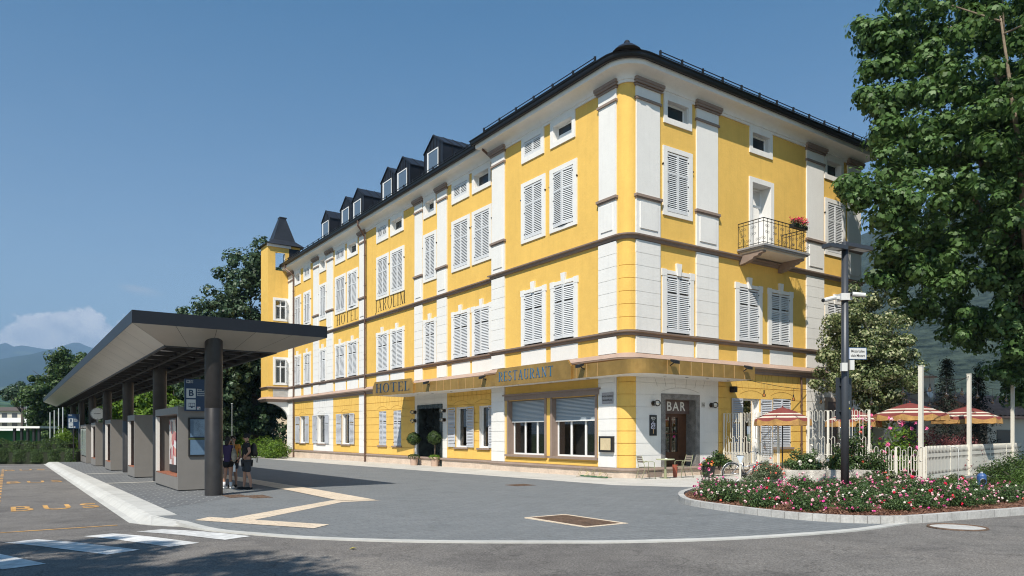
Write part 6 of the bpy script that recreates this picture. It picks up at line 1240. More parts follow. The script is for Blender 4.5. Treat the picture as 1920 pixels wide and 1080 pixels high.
# rose bushes in rows
ORD = ['first', 'second', 'third', 'fourth', 'fifth', 'sixth', 'seventh', 'eighth', 'ninth', 'tenth', 'eleventh', 'twelfth', 'thirteenth', 'fourteenth', 'fifteenth', 'sixteenth', 'seventeenth', 'eighteenth']
VAR = [({'pink': 7, 'pale': 14, 'white': 7, 'red': 1}, 'pink and cream'), ({'red': 6, 'pink': 7, 'pale': 9, 'white': 4}, 'red and pink'), ({'magenta': 6, 'pale': 15, 'white': 4}, 'pale lilac pink'), ({'white': 10, 'pale': 8, 'coral': 1}, 'faded cream'), ({'pink': 12, 'magenta': 5, 'pale': 6}, 'bright pink')]
proto = []
for i, (fl, nm) in enumerate(VAR): proto.append(bush('rose_bush', 'x', (0, 0, 0), .60, .60, .50, 2600, .055, G8, 20 + i, fl, .05, group='rose bushes in the kerbed bed')); 
used = set(); k = 0; rr = random.Random(3)
rows = [('front', [(5.25 + .0, 15.35), (5.95, 14.6), (6.8, 14.3), (7.7, 14.55), (8.55, 15.0), (9.4, 15.35), (10.25, 15.8), (11.1, 16.35), (11.9, 16.95)]),
        ('second', [(4.95, 16.8), (5.75, 16.1), (6.5, 15.5), (7.4, 15.6), (8.3, 15.95), (9.15, 16.4), (10.0, 16.9), (10.9, 17.3), (11.6, 18.0)]),
        ('middle', [(4.9, 18.0), (5.75, 17.4), (6.6, 16.9), (7.45, 16.9), (8.3, 17.2), (9.2, 17.6), (10.0, 18.0), (10.8, 18.6)]),
        ('fourth', [(5.4, 19.3), (6.3, 18.7), (7.2, 18.3), (8.1, 18.5), (9.4, 19.0), (10.2, 19.3), (10.9, 19.9)]),
        ('back', [(6.2, 20.3), (7.1, 20.0), (8.0, 20.1), (9.0, 20.6), (9.9, 20.8), (10.7, 21.2)])]
for rname, pts in rows:
    for j, (x, y) in enumerate(pts):
        v = rr.randrange(5); sc = rr.uniform(.8, 1.05) * dict(front=.78, second=.88, middle=.9, fourth=.9, back=.72)[rname]; zz = zg(LOC(x, y)[1]) + .06
        lab = f'{rname} row of the kerbed bed, {ORD[j]} rose bush from the left, {VAR[v][1]} blooms'
        if v not in used: p = proto[v]; used.add(v); p.location = (x, y, zz); p.rotation_euler = (0, 0, rr.uniform(0, 6)); p.scale = (sc,) * 3; p['label'] = lab
        else: dup(proto[v], (x, y, zz), rr.uniform(0, 6), lab, (sc, sc, sc * rr.uniform(.85, 1.15)))
for v in range(5):
    if v not in used:
        for c in list(proto[v].children): bpy.data.objects.remove(c)
        bpy.data.objects.remove(proto[v])
# taller stray shoot at the bed tip, shrubs behind
bush('rose_bush', 'spindly pink rose shoot at the left tip of the kerbed bed', (5.35, 20.0, .05), .3, .3, .75, 420, .055, G8, 41, {'pink': 4, 'pale': 3}, .06, group='rose bushes in the kerbed bed')
bush('flowering_shrub', 'bushy red salvia with grey green leaves in front of the bicycle', (8.35, 23.6, .2), .95, .5, .62, 3400, .06, leafmat('grey sage leaf', [(.05, .07, .03), (.10, .13, .06), (.19, .22, .13)], .6, .2), 42, {'coral': 22, 'red': 8}, .05)
bush('flowering_shrub', 'low grey green shrub beneath the bicycle wheel', (7.75, 23.1, .05), .55, .4, .45, 1500, .05, MATS['grey sage leaf'], 43)
bush('potted_grass', 'spiky green plant against the wall left of the loop fence', (8.25, 28.9, .35), .6, .5, .62, 1700, .10, G5, 44)
bush('flowering_shrub', 'small orange and coral flowers in the pot by the dark plinth', (7.45, 27.9, .42), .28, .25, .28, 500, .06, G5, 45, {'coral': 9, 'orange': 8, 'pink': 4}, .06)
mb = MB(); mb.lathe([(.2, 0), (.27, .42), (.25, .44)], 18); tag(mb.build('flower_pot', BLK, loc=(7.6, 28.1, .0)), 'dark pot under the orange flowers beside the bar wall', 'pot')
# concrete planters with white roses behind the bed
for i, (x, y, rz, L, lb) in enumerate(((9.3, 23.9, -.25, 1.9, 'left'), (11.2, 23.95, .05, 1.8, 'right'))):
    mb = MB(); mb.prism([(-L / 2, 0), (L / 2, 0), (L / 2 - .04, .5), (-L / 2 + .04, .5)], -.25, .25, ax=1); tag(mb.build('concrete_planter', mat('white aggregate concrete', (.50, .47, .42), .95, noise=(28, .5), bump=(22, 1, .02)), loc=(x, y, -.0), rotz=rz), f'{lb} of two rough pebble concrete planters behind the rose bed', 'planter', 'concrete planters behind the rose bed')
bush('rose_shrub', 'dark green shrub with white roses in front of the parasol', (9.75, 24.2, .42), 1.0, .45, .78, 3200, .075, G8, 46, {'white': 9}, .09); bush('rose_shrub', 'leafy green shrub left of the lamp post', (11.0, 24.3, .42), .85, .45, .72, 2600, .075, G5, 47, {'white': 3, 'coral': 2}, .07)
bush('rose_shrub', 'tall leafy shrub directly behind the lamp post', (11.45, 24.7, .4), .65, .5, 1.35, 2800, .08, G5, 48, {'coral': 2, 'white': 1}, .07); bush('rose_shrub', 'round shrub right of the lamp post in front of the low loop fence', (12.0, 24.0, .1), .7, .5, 1.05, 2600, .08, G5, 49, {'coral': 3}, .07)
bush('oleander', 'tall pink flowering oleander behind the low loop fence', (14.6, 27.3, 0), 1.1, .9, 2.15, 3000, .11, G4, 51, {'pink': 26, 'pale': 6}, .12); bush('oleander', 'pink flowering oleander behind the lamp post and tall fence', (13.6, 28.5, 0), .9, .8, 2.3, 2400, .11, G5, 52, {'pink': 14, 'magenta': 8}, .11)
bush('japanese_maple', 'low dark red maple left of the middle white mast', (17.0, 29.0, .1), 1.5, .9, 1.75, 6500, .07, G7, 53); bush('japanese_maple', 'low dark red maple beneath the right shaded parasol', (18.9, 30.5, .1), 1.4, .9, 1.7, 5200, .07, G7, 54)
bush('shrub', 'dark evergreen shrub right of the red maples behind the plate fence', (20.6, 32.0, .1), .7, .7, 1.7, 2400, .07, G6, 55)
for i, (x, y, lb) in enumerate(((13.0, 24.3, 'left'), (14.6, 24.0, 'middle'), (11.0, 22.3, 'front'))): bush('ground_cover_plant', f'{lb} of three low silver green plants at the foot of the low fences', (x, y, .0), .8, .45, .38, 1500, .07, MATS['grey sage leaf'] if i != 2 else G5, 60 + i, group='low plants at the fence foot')
# box hedge mass at the right
def hedge(name, label, path, wd_, h, n, size, lm, seed, cat='hedge', uneven=.12):
    g = np.random.default_rng(seed); P_ = []; N_ = []; path = [np.array(p, float) for p in path]; seg_ = [np.linalg.norm(path[i + 1] - path[i]) for i in range(len(path) - 1)]; tot = sum(seg_); mb = MB()
    for i in range(len(path) - 1):
        d = (path[i + 1] - path[i]) / seg_[i]; s = np.array([-d[1], d[0]]); m = int(n * seg_[i] / tot); t = g.uniform(0, seg_[i], m); f = g.random(m); z0 = zg(LOC(*path[i])[1])
        for tt, ff in zip(t, f):
            hh = h * (1 + uneven * math.sin(tt * 2.1 + seed) * math.sin(tt * .7)); lump = .12 * math.sin(tt * 5) 
            if ff < .42: q = path[i] + d * tt + s * (wd_ / 2 + lump) * g.uniform(.85, 1.05); z = g.uniform(.03, hh); nn = (*s, .3)
            elif ff < .84: q = path[i] + d * tt - s * (wd_ / 2 + lump) * g.uniform(.85, 1.05); z = g.uniform(.03, hh); nn = (*(-s), .3)
            else: q = path[i] + d * tt + s * wd_ / 2 * g.uniform(-1, 1); z = hh * g.uniform(.92, 1.06); nn = (0, 0, 1)
            P_.append((q[0], q[1], z0 + z)); N_.append(nn)
        a, b = path[i], path[i + 1]; e = s * wd_ * .4; mb.add([(*(a + e), z0 - .2), (*(b + e), z0 - .2), (*(b - e), z0 - .2), (*(a - e), z0 - .2), (*(a + e), z0 + h * .86), (*(b + e), z0 + h * .86), (*(b - e), z0 + h * .86), (*(a - e), z0 + h * .86)], [(0, 1, 5, 4), (1, 2, 6, 5), (2, 3, 7, 6), (3, 0, 4, 7), (4, 5, 6, 7)])  # dark inner box added to block light through the leaves
    o = thing(name, label, cat, (0, 0, 0)); leaves('foliage', np.array(P_), np.array(N_), size, lm, o, seed, jitter=.7); mb.build('light_block_core', mat('hedge core', (.02, .025, .012), 1), o); return o
g = np.random.default_rng(77)
bush('bush', 'big dark green bush at the right edge below the plane tree', (15.6, 21.6, 0), 1.9, 1.6, 1.25, 14000, .065, G5, 71); bush('bush', 'grass green bush right of the blue hydrant', (13.3, 18.6, .0), 1.2, 1.0, .85, 7500, .05, leafmat('privet green', [(.03, .06, .012), (.06, .12, .02), (.11, .19, .04)], .5, .25), 72)
bush('bush', 'rounded dark bush nearest the road kerb at the right edge', (14.6, 18.5, .0), 1.3, 1.0, .62, 8000, .05, G5, 73); bush('bush', 'low green bush between the hydrant and the thin water pipe', (12.6, 20.6, .0), 1.1, .8, .45, 4200, .06, MATS['privet green'], 74); bush('bush', 'ivy dark bush under the end of the plate fence', (20.5, 29.0, -.1), 2.2, 1.6, .75, 7000, .08, G5, 75)
# hydrant and water pipe
hy = thing('hydrant', 'blue and white fire hydrant at the right end of the rose bed', 'hydrant', (11.55, 17.85, -.0)); BLU = mat('hydrant blue', (.04, .10, .26), .35)
mb = MB(); mb.lathe([(.07, 0), (.07, .42), (.06, .42), (.06, .46)], 18); mb.build('base', mat('hydrant pale grey', (.55, .56, .58), .4), hy); mb = MB(); mb.lathe([(.10, .44), (.105, .46), (.105, .66), (.085, .70), (.06, .72), (.0, .73)], 18); mb.build('body', BLU, hy, smooth=False); mb = MB(); mb.tube([(-.03, -.08, .55), (-.07, -.17, .54)], .055, 12); mb.tube([(-.07, -.17, .54), (-.08, -.19, .537)], .06, 12, 1); mb.build('outlet', [MATS['hydrant pale grey'], BLK], hy); mb = MB(); mb.lathe([(.03, .72), (.03, .76)], 6); mb.build('cap', MATS['hydrant pale grey'], hy)
wp = thing('water_pipe', 'thin white upright pipe bent over at the top, before the plate fence', 'pipe', (12.05, 19.6, 0)); mb = MB(); mb.tube([(0, 0, -.1), (0, 0, 1.27), (-.03, 0, 1.32), (-.10, 0, 1.34), (-.28, 0, 1.36)], .014, 8); mb.build('tube', mat('white pipe', (.6, .6, .58), .4), wp, smooth=True)
# balcony flower box
fb = thing('flower_box', 'trough of bright pink geraniums hung on the balcony railing', 'flower box', W(8.85, -1.36, 10.55), ANG); mb = MB(); mb.box(-.5, .5, -.12, .1, 0, .16); mb.build('trough', BLK, fb)
g = np.random.default_rng(8); P_ = np.column_stack([g.uniform(-.5, .5, 900), g.uniform(-.2, .15, 900), g.uniform(.02, .36, 900)]); leaves('foliage', P_, np.tile([0, -.3, 1.], (900, 1)), .06, G3, fb, 3)
P_ = []; [P_.extend([(c[0] + d[0] * .03, c[1] + d[1] * .03, c[2] + d[2] * .03) for d in g.normal(0, 1, (10, 3))]) for c in np.column_stack([g.uniform(-.55, .5, 46), g.uniform(-.22, .12, 46), g.uniform(.26, .46, 46)])]; leaves('flowers', np.array(P_), g.normal(0, 1, (len(P_), 3)), .05, mat('geranium pink', (.75, .03, .12), .5), fb, 4, aspect=1)
# ------------------------------------------------------------------ trees
ex = []; r_ = random.Random(12); PT = Vector((24.6, 32.0, 0))
def tip(px, py, Y, n_, s_):
    px += 0 if 330 < py < 400 and px < 1630 else (8 if py < 140 or 180 < py < 215 else 24); Y += 3.5; X = (px - 960) / 1361 * Y; z = Z(px, py, Y)
    for k in range(n_): ex.append((X - PT.x + r_.uniform(-1, 1.3) * s_, Y - PT.y + r_.uniform(-1, 1) * s_, z + r_.uniform(-.8, .8) * s_))
def Z(px, y, Y): return 1.7 - (y - 813) / 1361 * Y
for px, py, Y, n_, s_ in ((1640, 60, 27, 8, .5), (1625, 45, 27, 5, .35), (1660, 75, 27, 10, .8), (1640, 130, 27, 7, .5), (1690, 110, 27, 14, 1.), (1630, 200, 27, 9, .6), (1622, 185, 27, 5, .4), (1670, 190, 27, 14, .9), (1640, 260, 27, 10, .7), (1680, 270, 27, 14, 1.), (1650, 320, 27, 10, .6), (1590, 350, 26, 7, .35), (1600, 372, 26, 6, .4), (1625, 360, 26, 9, .5), (1660, 380, 26, 12, .7), (1640, 410, 27, 8, .5), (1660, 440, 27, 12, .7), (1640, 505, 28, 10, .7), (1690, 520, 28, 14, .9), (1620, 520, 28, 5, .35), (1700, 470, 28, 14, .9), (1740, 560, 29, 16, 1.0), (1680, 575, 29, 6, .5), (1800, 600, 29, 16, 1.), (1790, 640, 30, 6, .5), (1850, 610, 29, 14, 1.), (1900, 650, 29, 10, .8), (1860, 700, 31, 7, .6), (1905, 700, 31, 10, .7), (1900, 740, 31, 9, .6), (1880, 690, 29, 12, .8), (1905, 640, 28, 14, .9), (1890, 600, 28, 12, .9), (1880, 740, 31, 4, .4), (1760, 500, 28, 16, 1.1), (1840, 520, 28, 16, 1.1), (1900, 560, 28, 16, 1.1), (1700, 30, 27, 14, 1.), (1750, 60, 27, 16, 1.2), (1730, 160, 27, 16, 1.2), (1740, 260, 27, 16, 1.2), (1720, 360, 27, 16, 1.1), (1800, 30, 27, 16, 1.2), (1880, 30, 27, 16, 1.2)): tip(px, py, Y, n_, s_)
tree('plane_tree', 'huge plane tree with lobed leaves and mottled limbs filling the right side', PT, 6.5, .4, (-1.0, -1.2, 14.8, 8.4, 7.4, 9.3), 1200, 75, .20, G1, BRK, 3, limbs=18, star=True, cl_r=.6, lean=(-2.2, -.6), shell=.4, surf=.3, lowcut=lambda p: p[2] > 7.0 + max(0, 1.5 - p[1]) * .4 - max(0, p[0] - 1.5) * .7 and p[0] > -6.6 + .9 * math.sin(p[2] * 1.7) + .5 * math.sin(p[2] * 4.1), extra=ex)
tree('linden_tree', 'medium linden with pale flowering tips between the hotel and the roofs', px_(1630, 31.5) + (0,), 2.3, .16, (0, 0, 4.7, 1.95, 1.7, 3.25), 240, 170, .12, G2, BRD, 5, limbs=7, cl_r=.42, lowcut=2.2)
def conifer(x, y, h, r, label, seed):
    t = thing('conifer', label, 'tree', (x, y, 0), 0, 'dark conifers behind the parasols'); mb = MB(); mb.tube([(0, 0, 0), (0, 0, h)], [.14, .02], 8); g = np.random.default_rng(seed); P_ = []; N_ = []
    for i in range(int(h * 15)):
        z = .8 + (h - .8) * i / (h * 15); rad = r * (1 - z / h) ** .8 * g.uniform(.7, 1.12) + .06; a = i * 2.4; e = Vector((rad * math.cos(a), rad * math.sin(a), z - rad * .18)); mb.tube([(0, 0, z), e], [.018, .005], 4)
        for k in range(60): f = g.random() ** .6; P_.append((e.x * f + g.normal(0, .09), e.y * f + g.normal(0, .09), z - rad * .18 * f + g.normal(0, .06))); N_.append((e.x, e.y, 1.2))
    mb.build('trunk', BRD, t); leaves('crown', np.array(P_), np.array(N_), .12, G6, t, seed, aspect=.35)
conifer(*px_(1775, 33), 5.1, 1.05, 'dark conifer between the two shaded parasols', 3); conifer(*px_(1834, 36), 5.0, 1.05, 'dark conifer right of the middle white mast', 4)
def Z(px, y, Y): return 1.7 - (y - 813) / 1361 * Y
# left background trees
tree('alder_tree', 'tall dark ragged tree rising behind the shelter, left of the hotel turret', px_(478, 66) + (-.4,), 6, .35, (0, 0, 9.3, 4.6, 4, 9.2), 320, 110, .30, G3, BRD, 9, cl_r=.85, limbs=11, lowcut=1)
tree('alder_tree', 'lower dark tree with feathery shoots left of the tall tree behind the shelter', px_(398, 62) + (-.4,), 5, .28, (0, 0, 7.4, 3.0, 3, 7.9), 210, 100, .28, G3, BRD, 10, cl_r=.7, limbs=11, lowcut=1)
tree('alder_tree', 'dark leafy tree filling the gap below the shelter roof beside the first column', px_(455, 75) + (-.4,), 4, .3, (0, 0, 5.5, 4.2, 3, 5.8), 210, 100, .32, G3, BRD, 11, cl_r=.9, lowcut=.8)
tree('maple_tree', 'bright green sunlit tree seen under the shelter roof between the first two columns', px_(330, 70) + (-.4,), 4, .25, (0, 0, 5.2, 4.2, 3, 4.2), 200, 90, .30, G4, BRD, 12, cl_r=.8, lowcut=1)
tree('maple_tree', 'bright green sunlit tree seen between the second and third shelter columns', px_(262, 82) + (-.4,), 4, .25, (0, 0, 5.0, 4.2, 3, 3.6), 170, 90, .34, G4, BRD, 13, cl_r=.9, lowcut=1)
tree('cedar_tree', 'dark blue green tree low between the shelter columns', px_(215, 95) + (-.4,), 3, .25, (0, 0, 4.3, 3.6, 3, 4.0), 120, 90, .34, G3, BRD, 14, cl_r=.8)
tree('locust_tree', 'broad green tree left of the shelter roof end', px_(112, 92) + (-.4,), 5, .4, (0, 0, 6.2, 3.6, 4, 5.8), 260, 100, .34, G5, BRD, 15, cl_r=.85, lowcut=.5)
tree('locust_tree', 'green tree touching the sloping shelter roof, behind the broad one', px_(150, 96) + (-.4,), 6, .4, (0, 0, 7.4, 3.9, 4, 6.6), 260, 100, .34, G5, BRD, 16, cl_r=.85, lowcut=.5)
tree('pine_tree', 'small flat topped pine in front of the far hillside', px_(42, 130) + (-.4,), 7.2, .25, (0, 0, 9.4, 4.2, 3, 1.6), 70, 90, .36, G3, BRD, 17, cl_r=.8, limbs=7)
tree('garden_tree', 'small green tree between the white building and the broad tree', px_(88, 120) + (-.4,), 3, .2, (0, 0, 3.8, 3.2, 3, 2.6), 90, 90, .34, G5, BRD, 18, cl_r=.8)
for i, (x, Y, rx, rz, lb) in enumerate(((492, 61, 2.1, 1.7, 'sunlit yellow green bush beside the hotel turret arch'), (518, 58, 1.5, 1.6, 'yellow green bush touching the hotel corner'), (462, 63, 1.6, 1.9, 'yellow green bush behind the standing man'))): bush('garden_bush', lb, px_(x, Y) + (-.4,), rx, 1.2, rz, 4500, .15, G4, 80 + i)
bush('garden_bush', 'light green bush behind the second stop sign', px_(122, 62) + (-.4,), 2.2, 1.5, 2.7, 4500, .16, G4, 84)
hedge('hedge', 'clipped low hedge along the far end of the bus bay, nearer row', [px_(-60, 51.3), px_(150, 50.8)], .9, .85, 15000, .09, G5, 21); hedge('hedge', 'uneven hedge with pale leaves behind the nearer hedge row', [px_(-60, 56), px_(135, 55.5)], 1.0, 1.45, 12000, .12, G5, 22)
tree('street_tree', 'tree beside the road throwing its shade across the zebra crossing', (-9.6, -1.9, 0), 6.5, .3, (0, 0, 10.6, 4.7, 4.5, 3.4), 230, 90, .2, G1, BRK, 25, cl_r=.55, limbs=10)
tree('street_tree', 'second roadside tree shading the near left carriageway', (-16.5, -3.2, 0), 6.0, .3, (0, 0, 9.6, 4.6, 4.4, 3.4), 200, 90, .2, G1, BRK, 26, cl_r=.6, limbs=10)
# planting kerb by the hotel end
flat('planting_kerb', [LOC(*px_(448, 60)), LOC(*px_(537, 56)), LOC(*px_(537, 57)), LOC(*px_(448, 61))], KRB, .12)
# ------------------------------------------------------------------ distant buildings
TIL = mat('terracotta roof tiles', (.44, .27, .21), .85, noise=(3, .3)); HW = mat('cream house wall', (.58, .54, .46), .9, noise=(1, .05)); WN = mat('far window glass', (.05, .06, .08), .15)
def roof_tiles(name, label, c, yaw_, w, d, z, h, wallh, chim=True):
    b = thing(name, label, 'house', (c[0], c[1], 0), yaw_); mb = MB(); mb.box(-w / 2 + .5, w / 2 - .5, -d / 2 + .5, d / 2 - .5, -.5, z); mb.build('wall', HW, b)
    mb = MB(); n = int(w / .3)
    for s in (-1, 1):
        for i in range(n):
            x0, x1 = -w / 2 + w * i / n, -w / 2 + w * (i + 1) / n; xm = (x0 + x1) / 2
            mb.add([(x0, s * d / 2, z), (xm, s * d / 2, z + .07), (x1, s * d / 2, z), (x0, 0, z + h), (xm, 0, z + h + .07), (x1, 0, z + h)], [(0, 1, 4, 3), (1, 2, 5, 4)])
    mb.add([(-w / 2, -d / 2, z - .12), (w / 2, -d / 2, z - .12), (w / 2, d / 2, z - .12), (-w / 2, d / 2, z - .12), (-w / 2, -d / 2, z), (w / 2, -d / 2, z), (w / 2, d / 2, z), (-w / 2, d / 2, z), (-w / 2, 0, z + h - .02), (w / 2, 0, z + h - .02)], [(0, 1, 2, 3), (0, 1, 5, 4), (2, 3, 7, 6), (0, 4, 8, 7, 3), (1, 2, 6, 9, 5)])
    rf = mb.build('roof', TIL, b)
    if chim: mb = MB(); mb.box(-.6, .3, -d / 4 - .4, -d / 4 + .4, z, z + h + .7); mb.box(-.7, .4, -d / 4 - .5, -d / 4 + .5, z + h + .7, z + h + .8, 1); mb.build('chimney', [HW, TIL], rf)
    mb = MB()
    for x in (-w / 4, w / 4): mb.box(x - .5, x + .5, -d / 2 + .47, -d / 2 + .5, z - 1.9, z - .7)
    mb.build('window', WN, b); return b
roof_tiles('house', 'cream house with a low tiled roof and square chimney behind the left shaded parasol', px_(1690, 42), .35, 9, 6, 3.0, 1.1, 3); h2 = roof_tiles('house', 'tiled roof pavilion behind the right parasol and white mast', px_(1860, 40), .3, 6.5, 5, 2.6, 1.15, 2.6, False)
roof_tiles('house', 'low tiled outbuilding between the two dark conifers', px_(1800, 46), .3, 7, 5, 2.9, 1.0, 2.6, False); roof_tiles('house', 'far red roofed house behind the chimney and satellite dish', px_(1700, 62), .2, 7, 6, 4.2, .9, 4, False)
mb = MB(); mb.lathe([(.0, 0), (.14, .02), (.27, .08), (.3, .11)], 20); o = mb.build('satellite_dish', FRM, loc=Vector((*px_(1740, 40), 3.95))); o.rotation_euler = (R(80), 0, R(30)); tag(o, 'white satellite dish above the tiled roofs', 'satellite dish')
c = px_(18, 150); wb = thing('apartment_block', 'white flat two-storey block with long balconies below the far hillside', 'building', (c[0], c[1], 0), R(0))
mb = MB(); mb.box(-6.5, 4.2, 0, 8, -.5, 6.4); mb.build('wall', HW, wb); mb = MB(); mb.prism([(-7, 6.4), (4.8, 6.4), (2.4, 7.2), (-5, 7.1)], -.6, 8.4, ax=1); mb.build('roof', mat('dark flat roof', (.12, .10, .10), .7), wb)
for z in (2.2, 4.1): mb = MB(); mb.box(-6.6, 4.3, -1.0, -.9, z, z + .85); mb.box(-6.6, 4.3, -1.0, 0, z - .12, z); mb.build('balcony', FRM, wb)
for i in range(5):
    for z in (2.4, 4.3): mb = MB(); mb.box(-5.8 + i * 2.1, -4.7 + i * 2.1, -.03, 0, z, z + 1.6); mb.build('window', WN, wb)
c = px_(500, 92); yh = thing('villa', 'cream villa with an arched window glimpsed behind the bushes', 'building', (c[0], c[1], 0), R(5)); mb = MB(); mb.box(-1.7, 4.5, 0, 8, -.5, 7.5); mb.box(-1.75, 4.5, -.1, 0, 3.75, 3.95); mb.build('wall', mat('cream villa render', (.62, .50, .36), .9), yh); mb = MB(); mb.prism([(-2.2, 7.5), (5, 7.5), (1.4, 9.5)], -.5, 8.5, ax=1); mb.build('roof', TIL, yh)
arc_ = [(.62 * math.cos(t), 2.4 + .62 * math.sin(t)) for t in [math.pi * i / 10 for i in range(11)]]
mb = MB(); mb.prism([(x * 1.3, (z - 2.4) * 1.3 + 2.4) for x, z in arc_] + [(-.8, .3), (.8, .3)], -.06, 0, ax=1, k=0); mb.prism(arc_ + [(-.62, .5), (.62, .5)], -.09, -.061, ax=1, k=1); mb.box(-.03, .03, -.11, -.09, .5, 3.0, 2); mb.box(-.6, .6, -.11, -.091, 2.0, 2.06, 2); mb.build('window', [mat('pale window surround', (.66, .6, .5), .8), WN, mat('yellow window bars', (.5, .38, .12), .6)], yh)
# bicycle shelter at the left
P = px_(0, 72); bs_ = thing('bicycle_shelter', 'long low open bicycle shelter with a thin flat roof beyond the hedges', 'bicycle shelter', (P[0], P[1], -.4)); mb = MB(); mb.box(-14, 4.9, -1.5, 1.5, 2.62, 2.82); mb.build('roof', PNL, bs_)
for x in (-12, -8.5, -5, -1.6, 2.2, 2.9, 3.5, 4.1, 4.6): mb = MB(); mb.box(x - .1, x + .1, -1.2, -1.0, 0, 2.62); mb.build('post', BLK, bs_)
mb = MB(); mb.box(-14, 3.0, 1.4, 1.45, .9, 2.4); mb.build('green_screen', mat('green screen', (.02, .16, .06), .7), bs_)
g = random.Random(4)
def mini_bike(x, y, i):
    b = thing('parked_bicycle', f'{ORD[i]} bicycle from the left under the low bicycle shelter', 'bicycle', (x, y, -.4), R(80 + g.uniform(-8, 8)), 'bicycles parked under the far shelter'); cm = mat('far bike %d' % (i % 4), [(.3, .05, .05), (.1, .1, .12), (.35, .35, .38), (.08, .1, .25)][i % 4], .4)
    for xx in (-.5, .5): mb = MB(); mb.tube([(xx + .33 * math.cos(t), 0, .34 + .33 * math.sin(t)) for t in [2 * math.pi * k / 14 for k in range(14)]], .02, 4, closed=True); mb.build('wheel', TYR, b)
    mb = MB(); mb.tube([(-.5, 0, .34), (-.15, 0, .8), (.35, 0, .8), (.5, 0, .34)], .022, 4); mb.tube([(-.15, 0, .8), (0, 0, .3), (.35, 0, .8)], .022, 4); mb.tube([(.3, -.25, 1.05), (.36, 0, 1.0), (.3, .25, 1.05)], .018, 4); mb.box(-.28, -.05, -.06, .06, .92, .98); mb.build('frame', cm, b)
for i in range(16): mini_bike(P[0] - 7.5 + i * .72, P[1] + .2, i)
fg = px_(106, 74)
for i in range(4): 
    x = px_(94 + i * 8, 70 - i * .4); mb = MB(); mb.tube([(0, 0, -.4), (0, 0, 3.75 + .18 * i)], .05, 8); tag(mb.build('flagpole', mat('pale steel', (.5, .52, .52), .4), loc=(*x, 0)), f'{ORD[i]} slim pale pole from the left beside the bicycle shelter', 'pole', 'slim pale poles beside the bicycle shelter')
for x, Y, yt, lb in ((62, 110, 752, 'tall slender street lamp against the far trees, right one'), (50, 112, 760, 'tall slender street lamp against the far trees, left one'), (136, 100, 765, 'slender lamp mast above the second stop sign'), (435, 58, 757, 'thin grey pole behind the woman and the man')):
    p = px_(x, Y); h = Z(0, yt, Y); l = thing('lamp_mast', lb, 'street lamp', (*p, -.4)); mb = MB(); mb.tube([(0, 0, 0), (0, 0, h + .4)], .035 if Y < 60 else .06, 8); mb.build('pole', mat('grey steel', (.2, .21, .21), .5) if Y < 60 else MATS['pale steel'], l); mb = MB(); mb.box(-.9, .1, -.1, .1, h + .38, h + .46) if Y > 100 else mb.box(-.06, .06, -.06, .06, h + .4, h + .44); mb.build('lamp_head', MATS['pale steel'], l)
# ------------------------------------------------------------------ hills and mountains
def hillmat(name, a, b, c, s1, s2, thr):
    m = mat(name, a, .95, spec=.1); nt = m.node_tree; bs = nt.nodes['Principled BSDF']; tc = nd(nt, 'ShaderNodeTexCoord')
    n = nd(nt, 'ShaderNodeTexNoise'); n.inputs['Scale'].default_value = s1; n.inputs['Detail'].default_value = 9; n.inputs['Roughness'].default_value = .7; nt.links.new(tc.outputs['Object'], n.inputs[0])
    n2 = nd(nt, 'ShaderNodeTexNoise'); n2.inputs['Scale'].default_value = s2; n2.inputs['Detail'].default_value = 4; nt.links.new(tc.outputs['Object'], n2.inputs[0])
    col = mixc(nt, ramp(nt, n2.outputs[0], [(thr, 0), (thr + .02, 1)]), ramp(nt, n.outputs[0], [(.35, a), (.65, b)]), c); nt.links.new(col, bs.inputs['Base Color'])
    bp = nd(nt, 'ShaderNodeBump'); bp.inputs['Strength'].default_value = 1; bp.inputs['Distance'].default_value = .35 / s1; nt.links.new(n.outputs[0], bp.inputs['Height']); nt.links.new(bp.outputs[0], bs.inputs['Normal']); return m
def ridge(name, prof, Y0, Y1, m, seed, rough=.02, nx=160, ny=26, base=-5):
    """prof: skyline as (pixel column, pixel row) read off the photo, turned into a real slope from Y0 up to the crest at Y1 and down behind"""
    g = np.random.default_rng(seed); xs = np.linspace(prof[0][0], prof[-1][0], nx); ys = np.interp(xs, [p[0] for p in prof], [p[1] for p in prof]); vs = []
    ph = g.uniform(0, 6, 12)
    def nz(x, y): return sum(math.sin(x * f * .9 + ph[i] + 1.7 * math.sin(y * f * .6 + ph[-i])) * math.cos(y * f + ph[i + 4]) / f for i, f in enumerate((3, 7, 15, 31, 63, 120))) 
    for j in range(ny):
        t = j / (ny - 1) * 1.25; Y = Y0 + (Y1 - Y0) * t
        for x, y in zip(xs, ys):
            X = (x - 960) / 1361 * (Y1 + (Y - Y1) * .8); H = 1.7 + (813 - y) / 1361 * Y1; f = (1 - (1 - t) ** 1.35) if t < 1 else 1 - (t - 1) * 1.2
            vs.append((X, Y, base + (H - base) * (f + (rough * 2.2 * nz(x / 160, t * 2.2) * min(1, t * 2) if t < 1 else 0)) + (rough * .25 * H * nz(x / 60, 3) if t >= .99 else 0)))
    mb = MB(); mb.add(vs, [(j * nx + i, j * nx + i + 1, (j + 1) * nx + i + 1, (j + 1) * nx + i) for j in range(ny - 1) for i in range(nx - 1)]); return kind(mb.build(name, m, smooth=True))
FOR = hillmat('far forest slope', (.018, .035, .014), (.035, .06, .022), (.10, .13, .05), .004, .0011, .62); FOR2 = hillmat('forest hill', (.005, .011, .008), (.075, .10, .07), (.09, .13, .05), .07, .006, .72); FLD = hillmat('vineyard hill', (.03, .07, .02), (.06, .11, .03), (.12, .19, .05), .02, .012, .52)
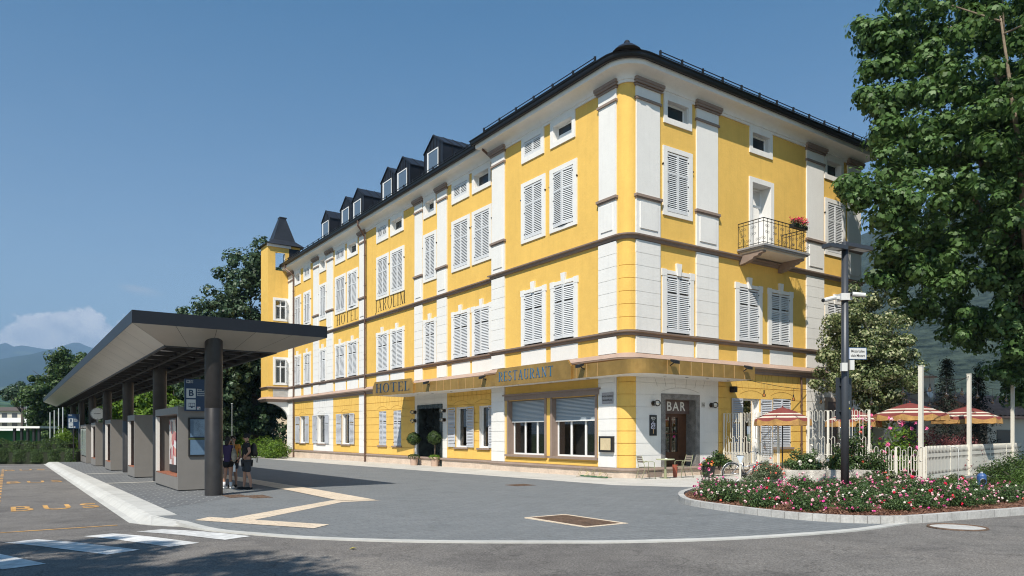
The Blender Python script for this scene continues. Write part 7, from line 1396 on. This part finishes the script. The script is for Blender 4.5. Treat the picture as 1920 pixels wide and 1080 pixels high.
ridge('mountain', [(-500, 640), (-120, 660), (0, 648), (12, 643), (28, 651), (45, 648), (70, 652), (92, 656), (110, 653), (130, 646), (146, 641), (160, 648), (176, 653), (240, 660), (330, 690), (500, 720), (700, 760)], 6500, 10500, FOR, 1, .012)
ridge('mountain', [(-500, 700), (-100, 690), (0, 676), (25, 670), (60, 664), (92, 656), (140, 668), (220, 690), (350, 720), (520, 770), (700, 800)], 3800, 6800, FOR, 2, .012)
ridge('hill', [(-500, 700), (-60, 722), (0, 736), (60, 744), (120, 752), (220, 762), (420, 775), (640, 790)], 1300, 2600, FLD, 3, .01); ridge('hill', [(-400, 780), (-40, 762), (30, 758), (70, 764), (130, 782), (300, 795), (600, 805)], 600, 1100, FLD, 4, .012)
ridge('mountain', [(1150, 720), (1350, 600), (1500, 510), (1600, 462), (1640, 445), (1720, 428), (1850, 400), (2000, 372), (2300, 330), (2700, 330)], 420, 2300, FOR2, 5, .012, nx=200, ny=60)
# far village houses on the slope
g = random.Random(9); FW = mat('far house wall', (.7, .68, .64), .8); FRf = mat('far house roof', (.3, .2, .17), .8)
for i in range(64):
    x = g.uniform(-2, 82); y = g.uniform(697, 730) + (x - 40) * .12; Yd = 4300 + (760 - y) * 22; H = 1.7 + (813 - y) / 1361 * Yd; s = g.uniform(8, 15); mb = MB(); mb.box(-s, s, -s * .7, s * .7, -20, s * .9); mb.prism([(-s * .75, s * .9), (s * .75, s * .9), (0, s * 1.5)], -s * 1.05, s * 1.05, ax=0, k=1)
    X_, _ = px_(x, Yd); o = mb.build('village_house', [FW, FRf], loc=(X_, Yd, H), rotz=g.uniform(-.5, .5)); tag(o, 'tiny pale house of the hillside village below the far mountains', 'house', 'village houses far up the slope')
# ------------------------------------------------------------------ air
mb = MB(); mb.box(-12500, 12500, -300, 13800, -75, 1900); hz = mb.build('haze', []); kind(hz, 'stuff', 'pale blue air between the street and the far mountains', 'haze')
m = bpy.data.materials.new('valley air'); m.use_nodes = True; nt = m.node_tree; nt.nodes.clear(); o_ = nd(nt, 'ShaderNodeOutputMaterial'); v = nd(nt, 'ShaderNodeVolumePrincipled'); v.inputs['Density'].default_value = 1.15e-4; v.inputs['Color'].default_value = (.42, .67, 1.0, 1); v.inputs['Anisotropy'].default_value = .0
nt.links.new(v.outputs[0], o_.inputs[1]); hz.data.materials.append(m)
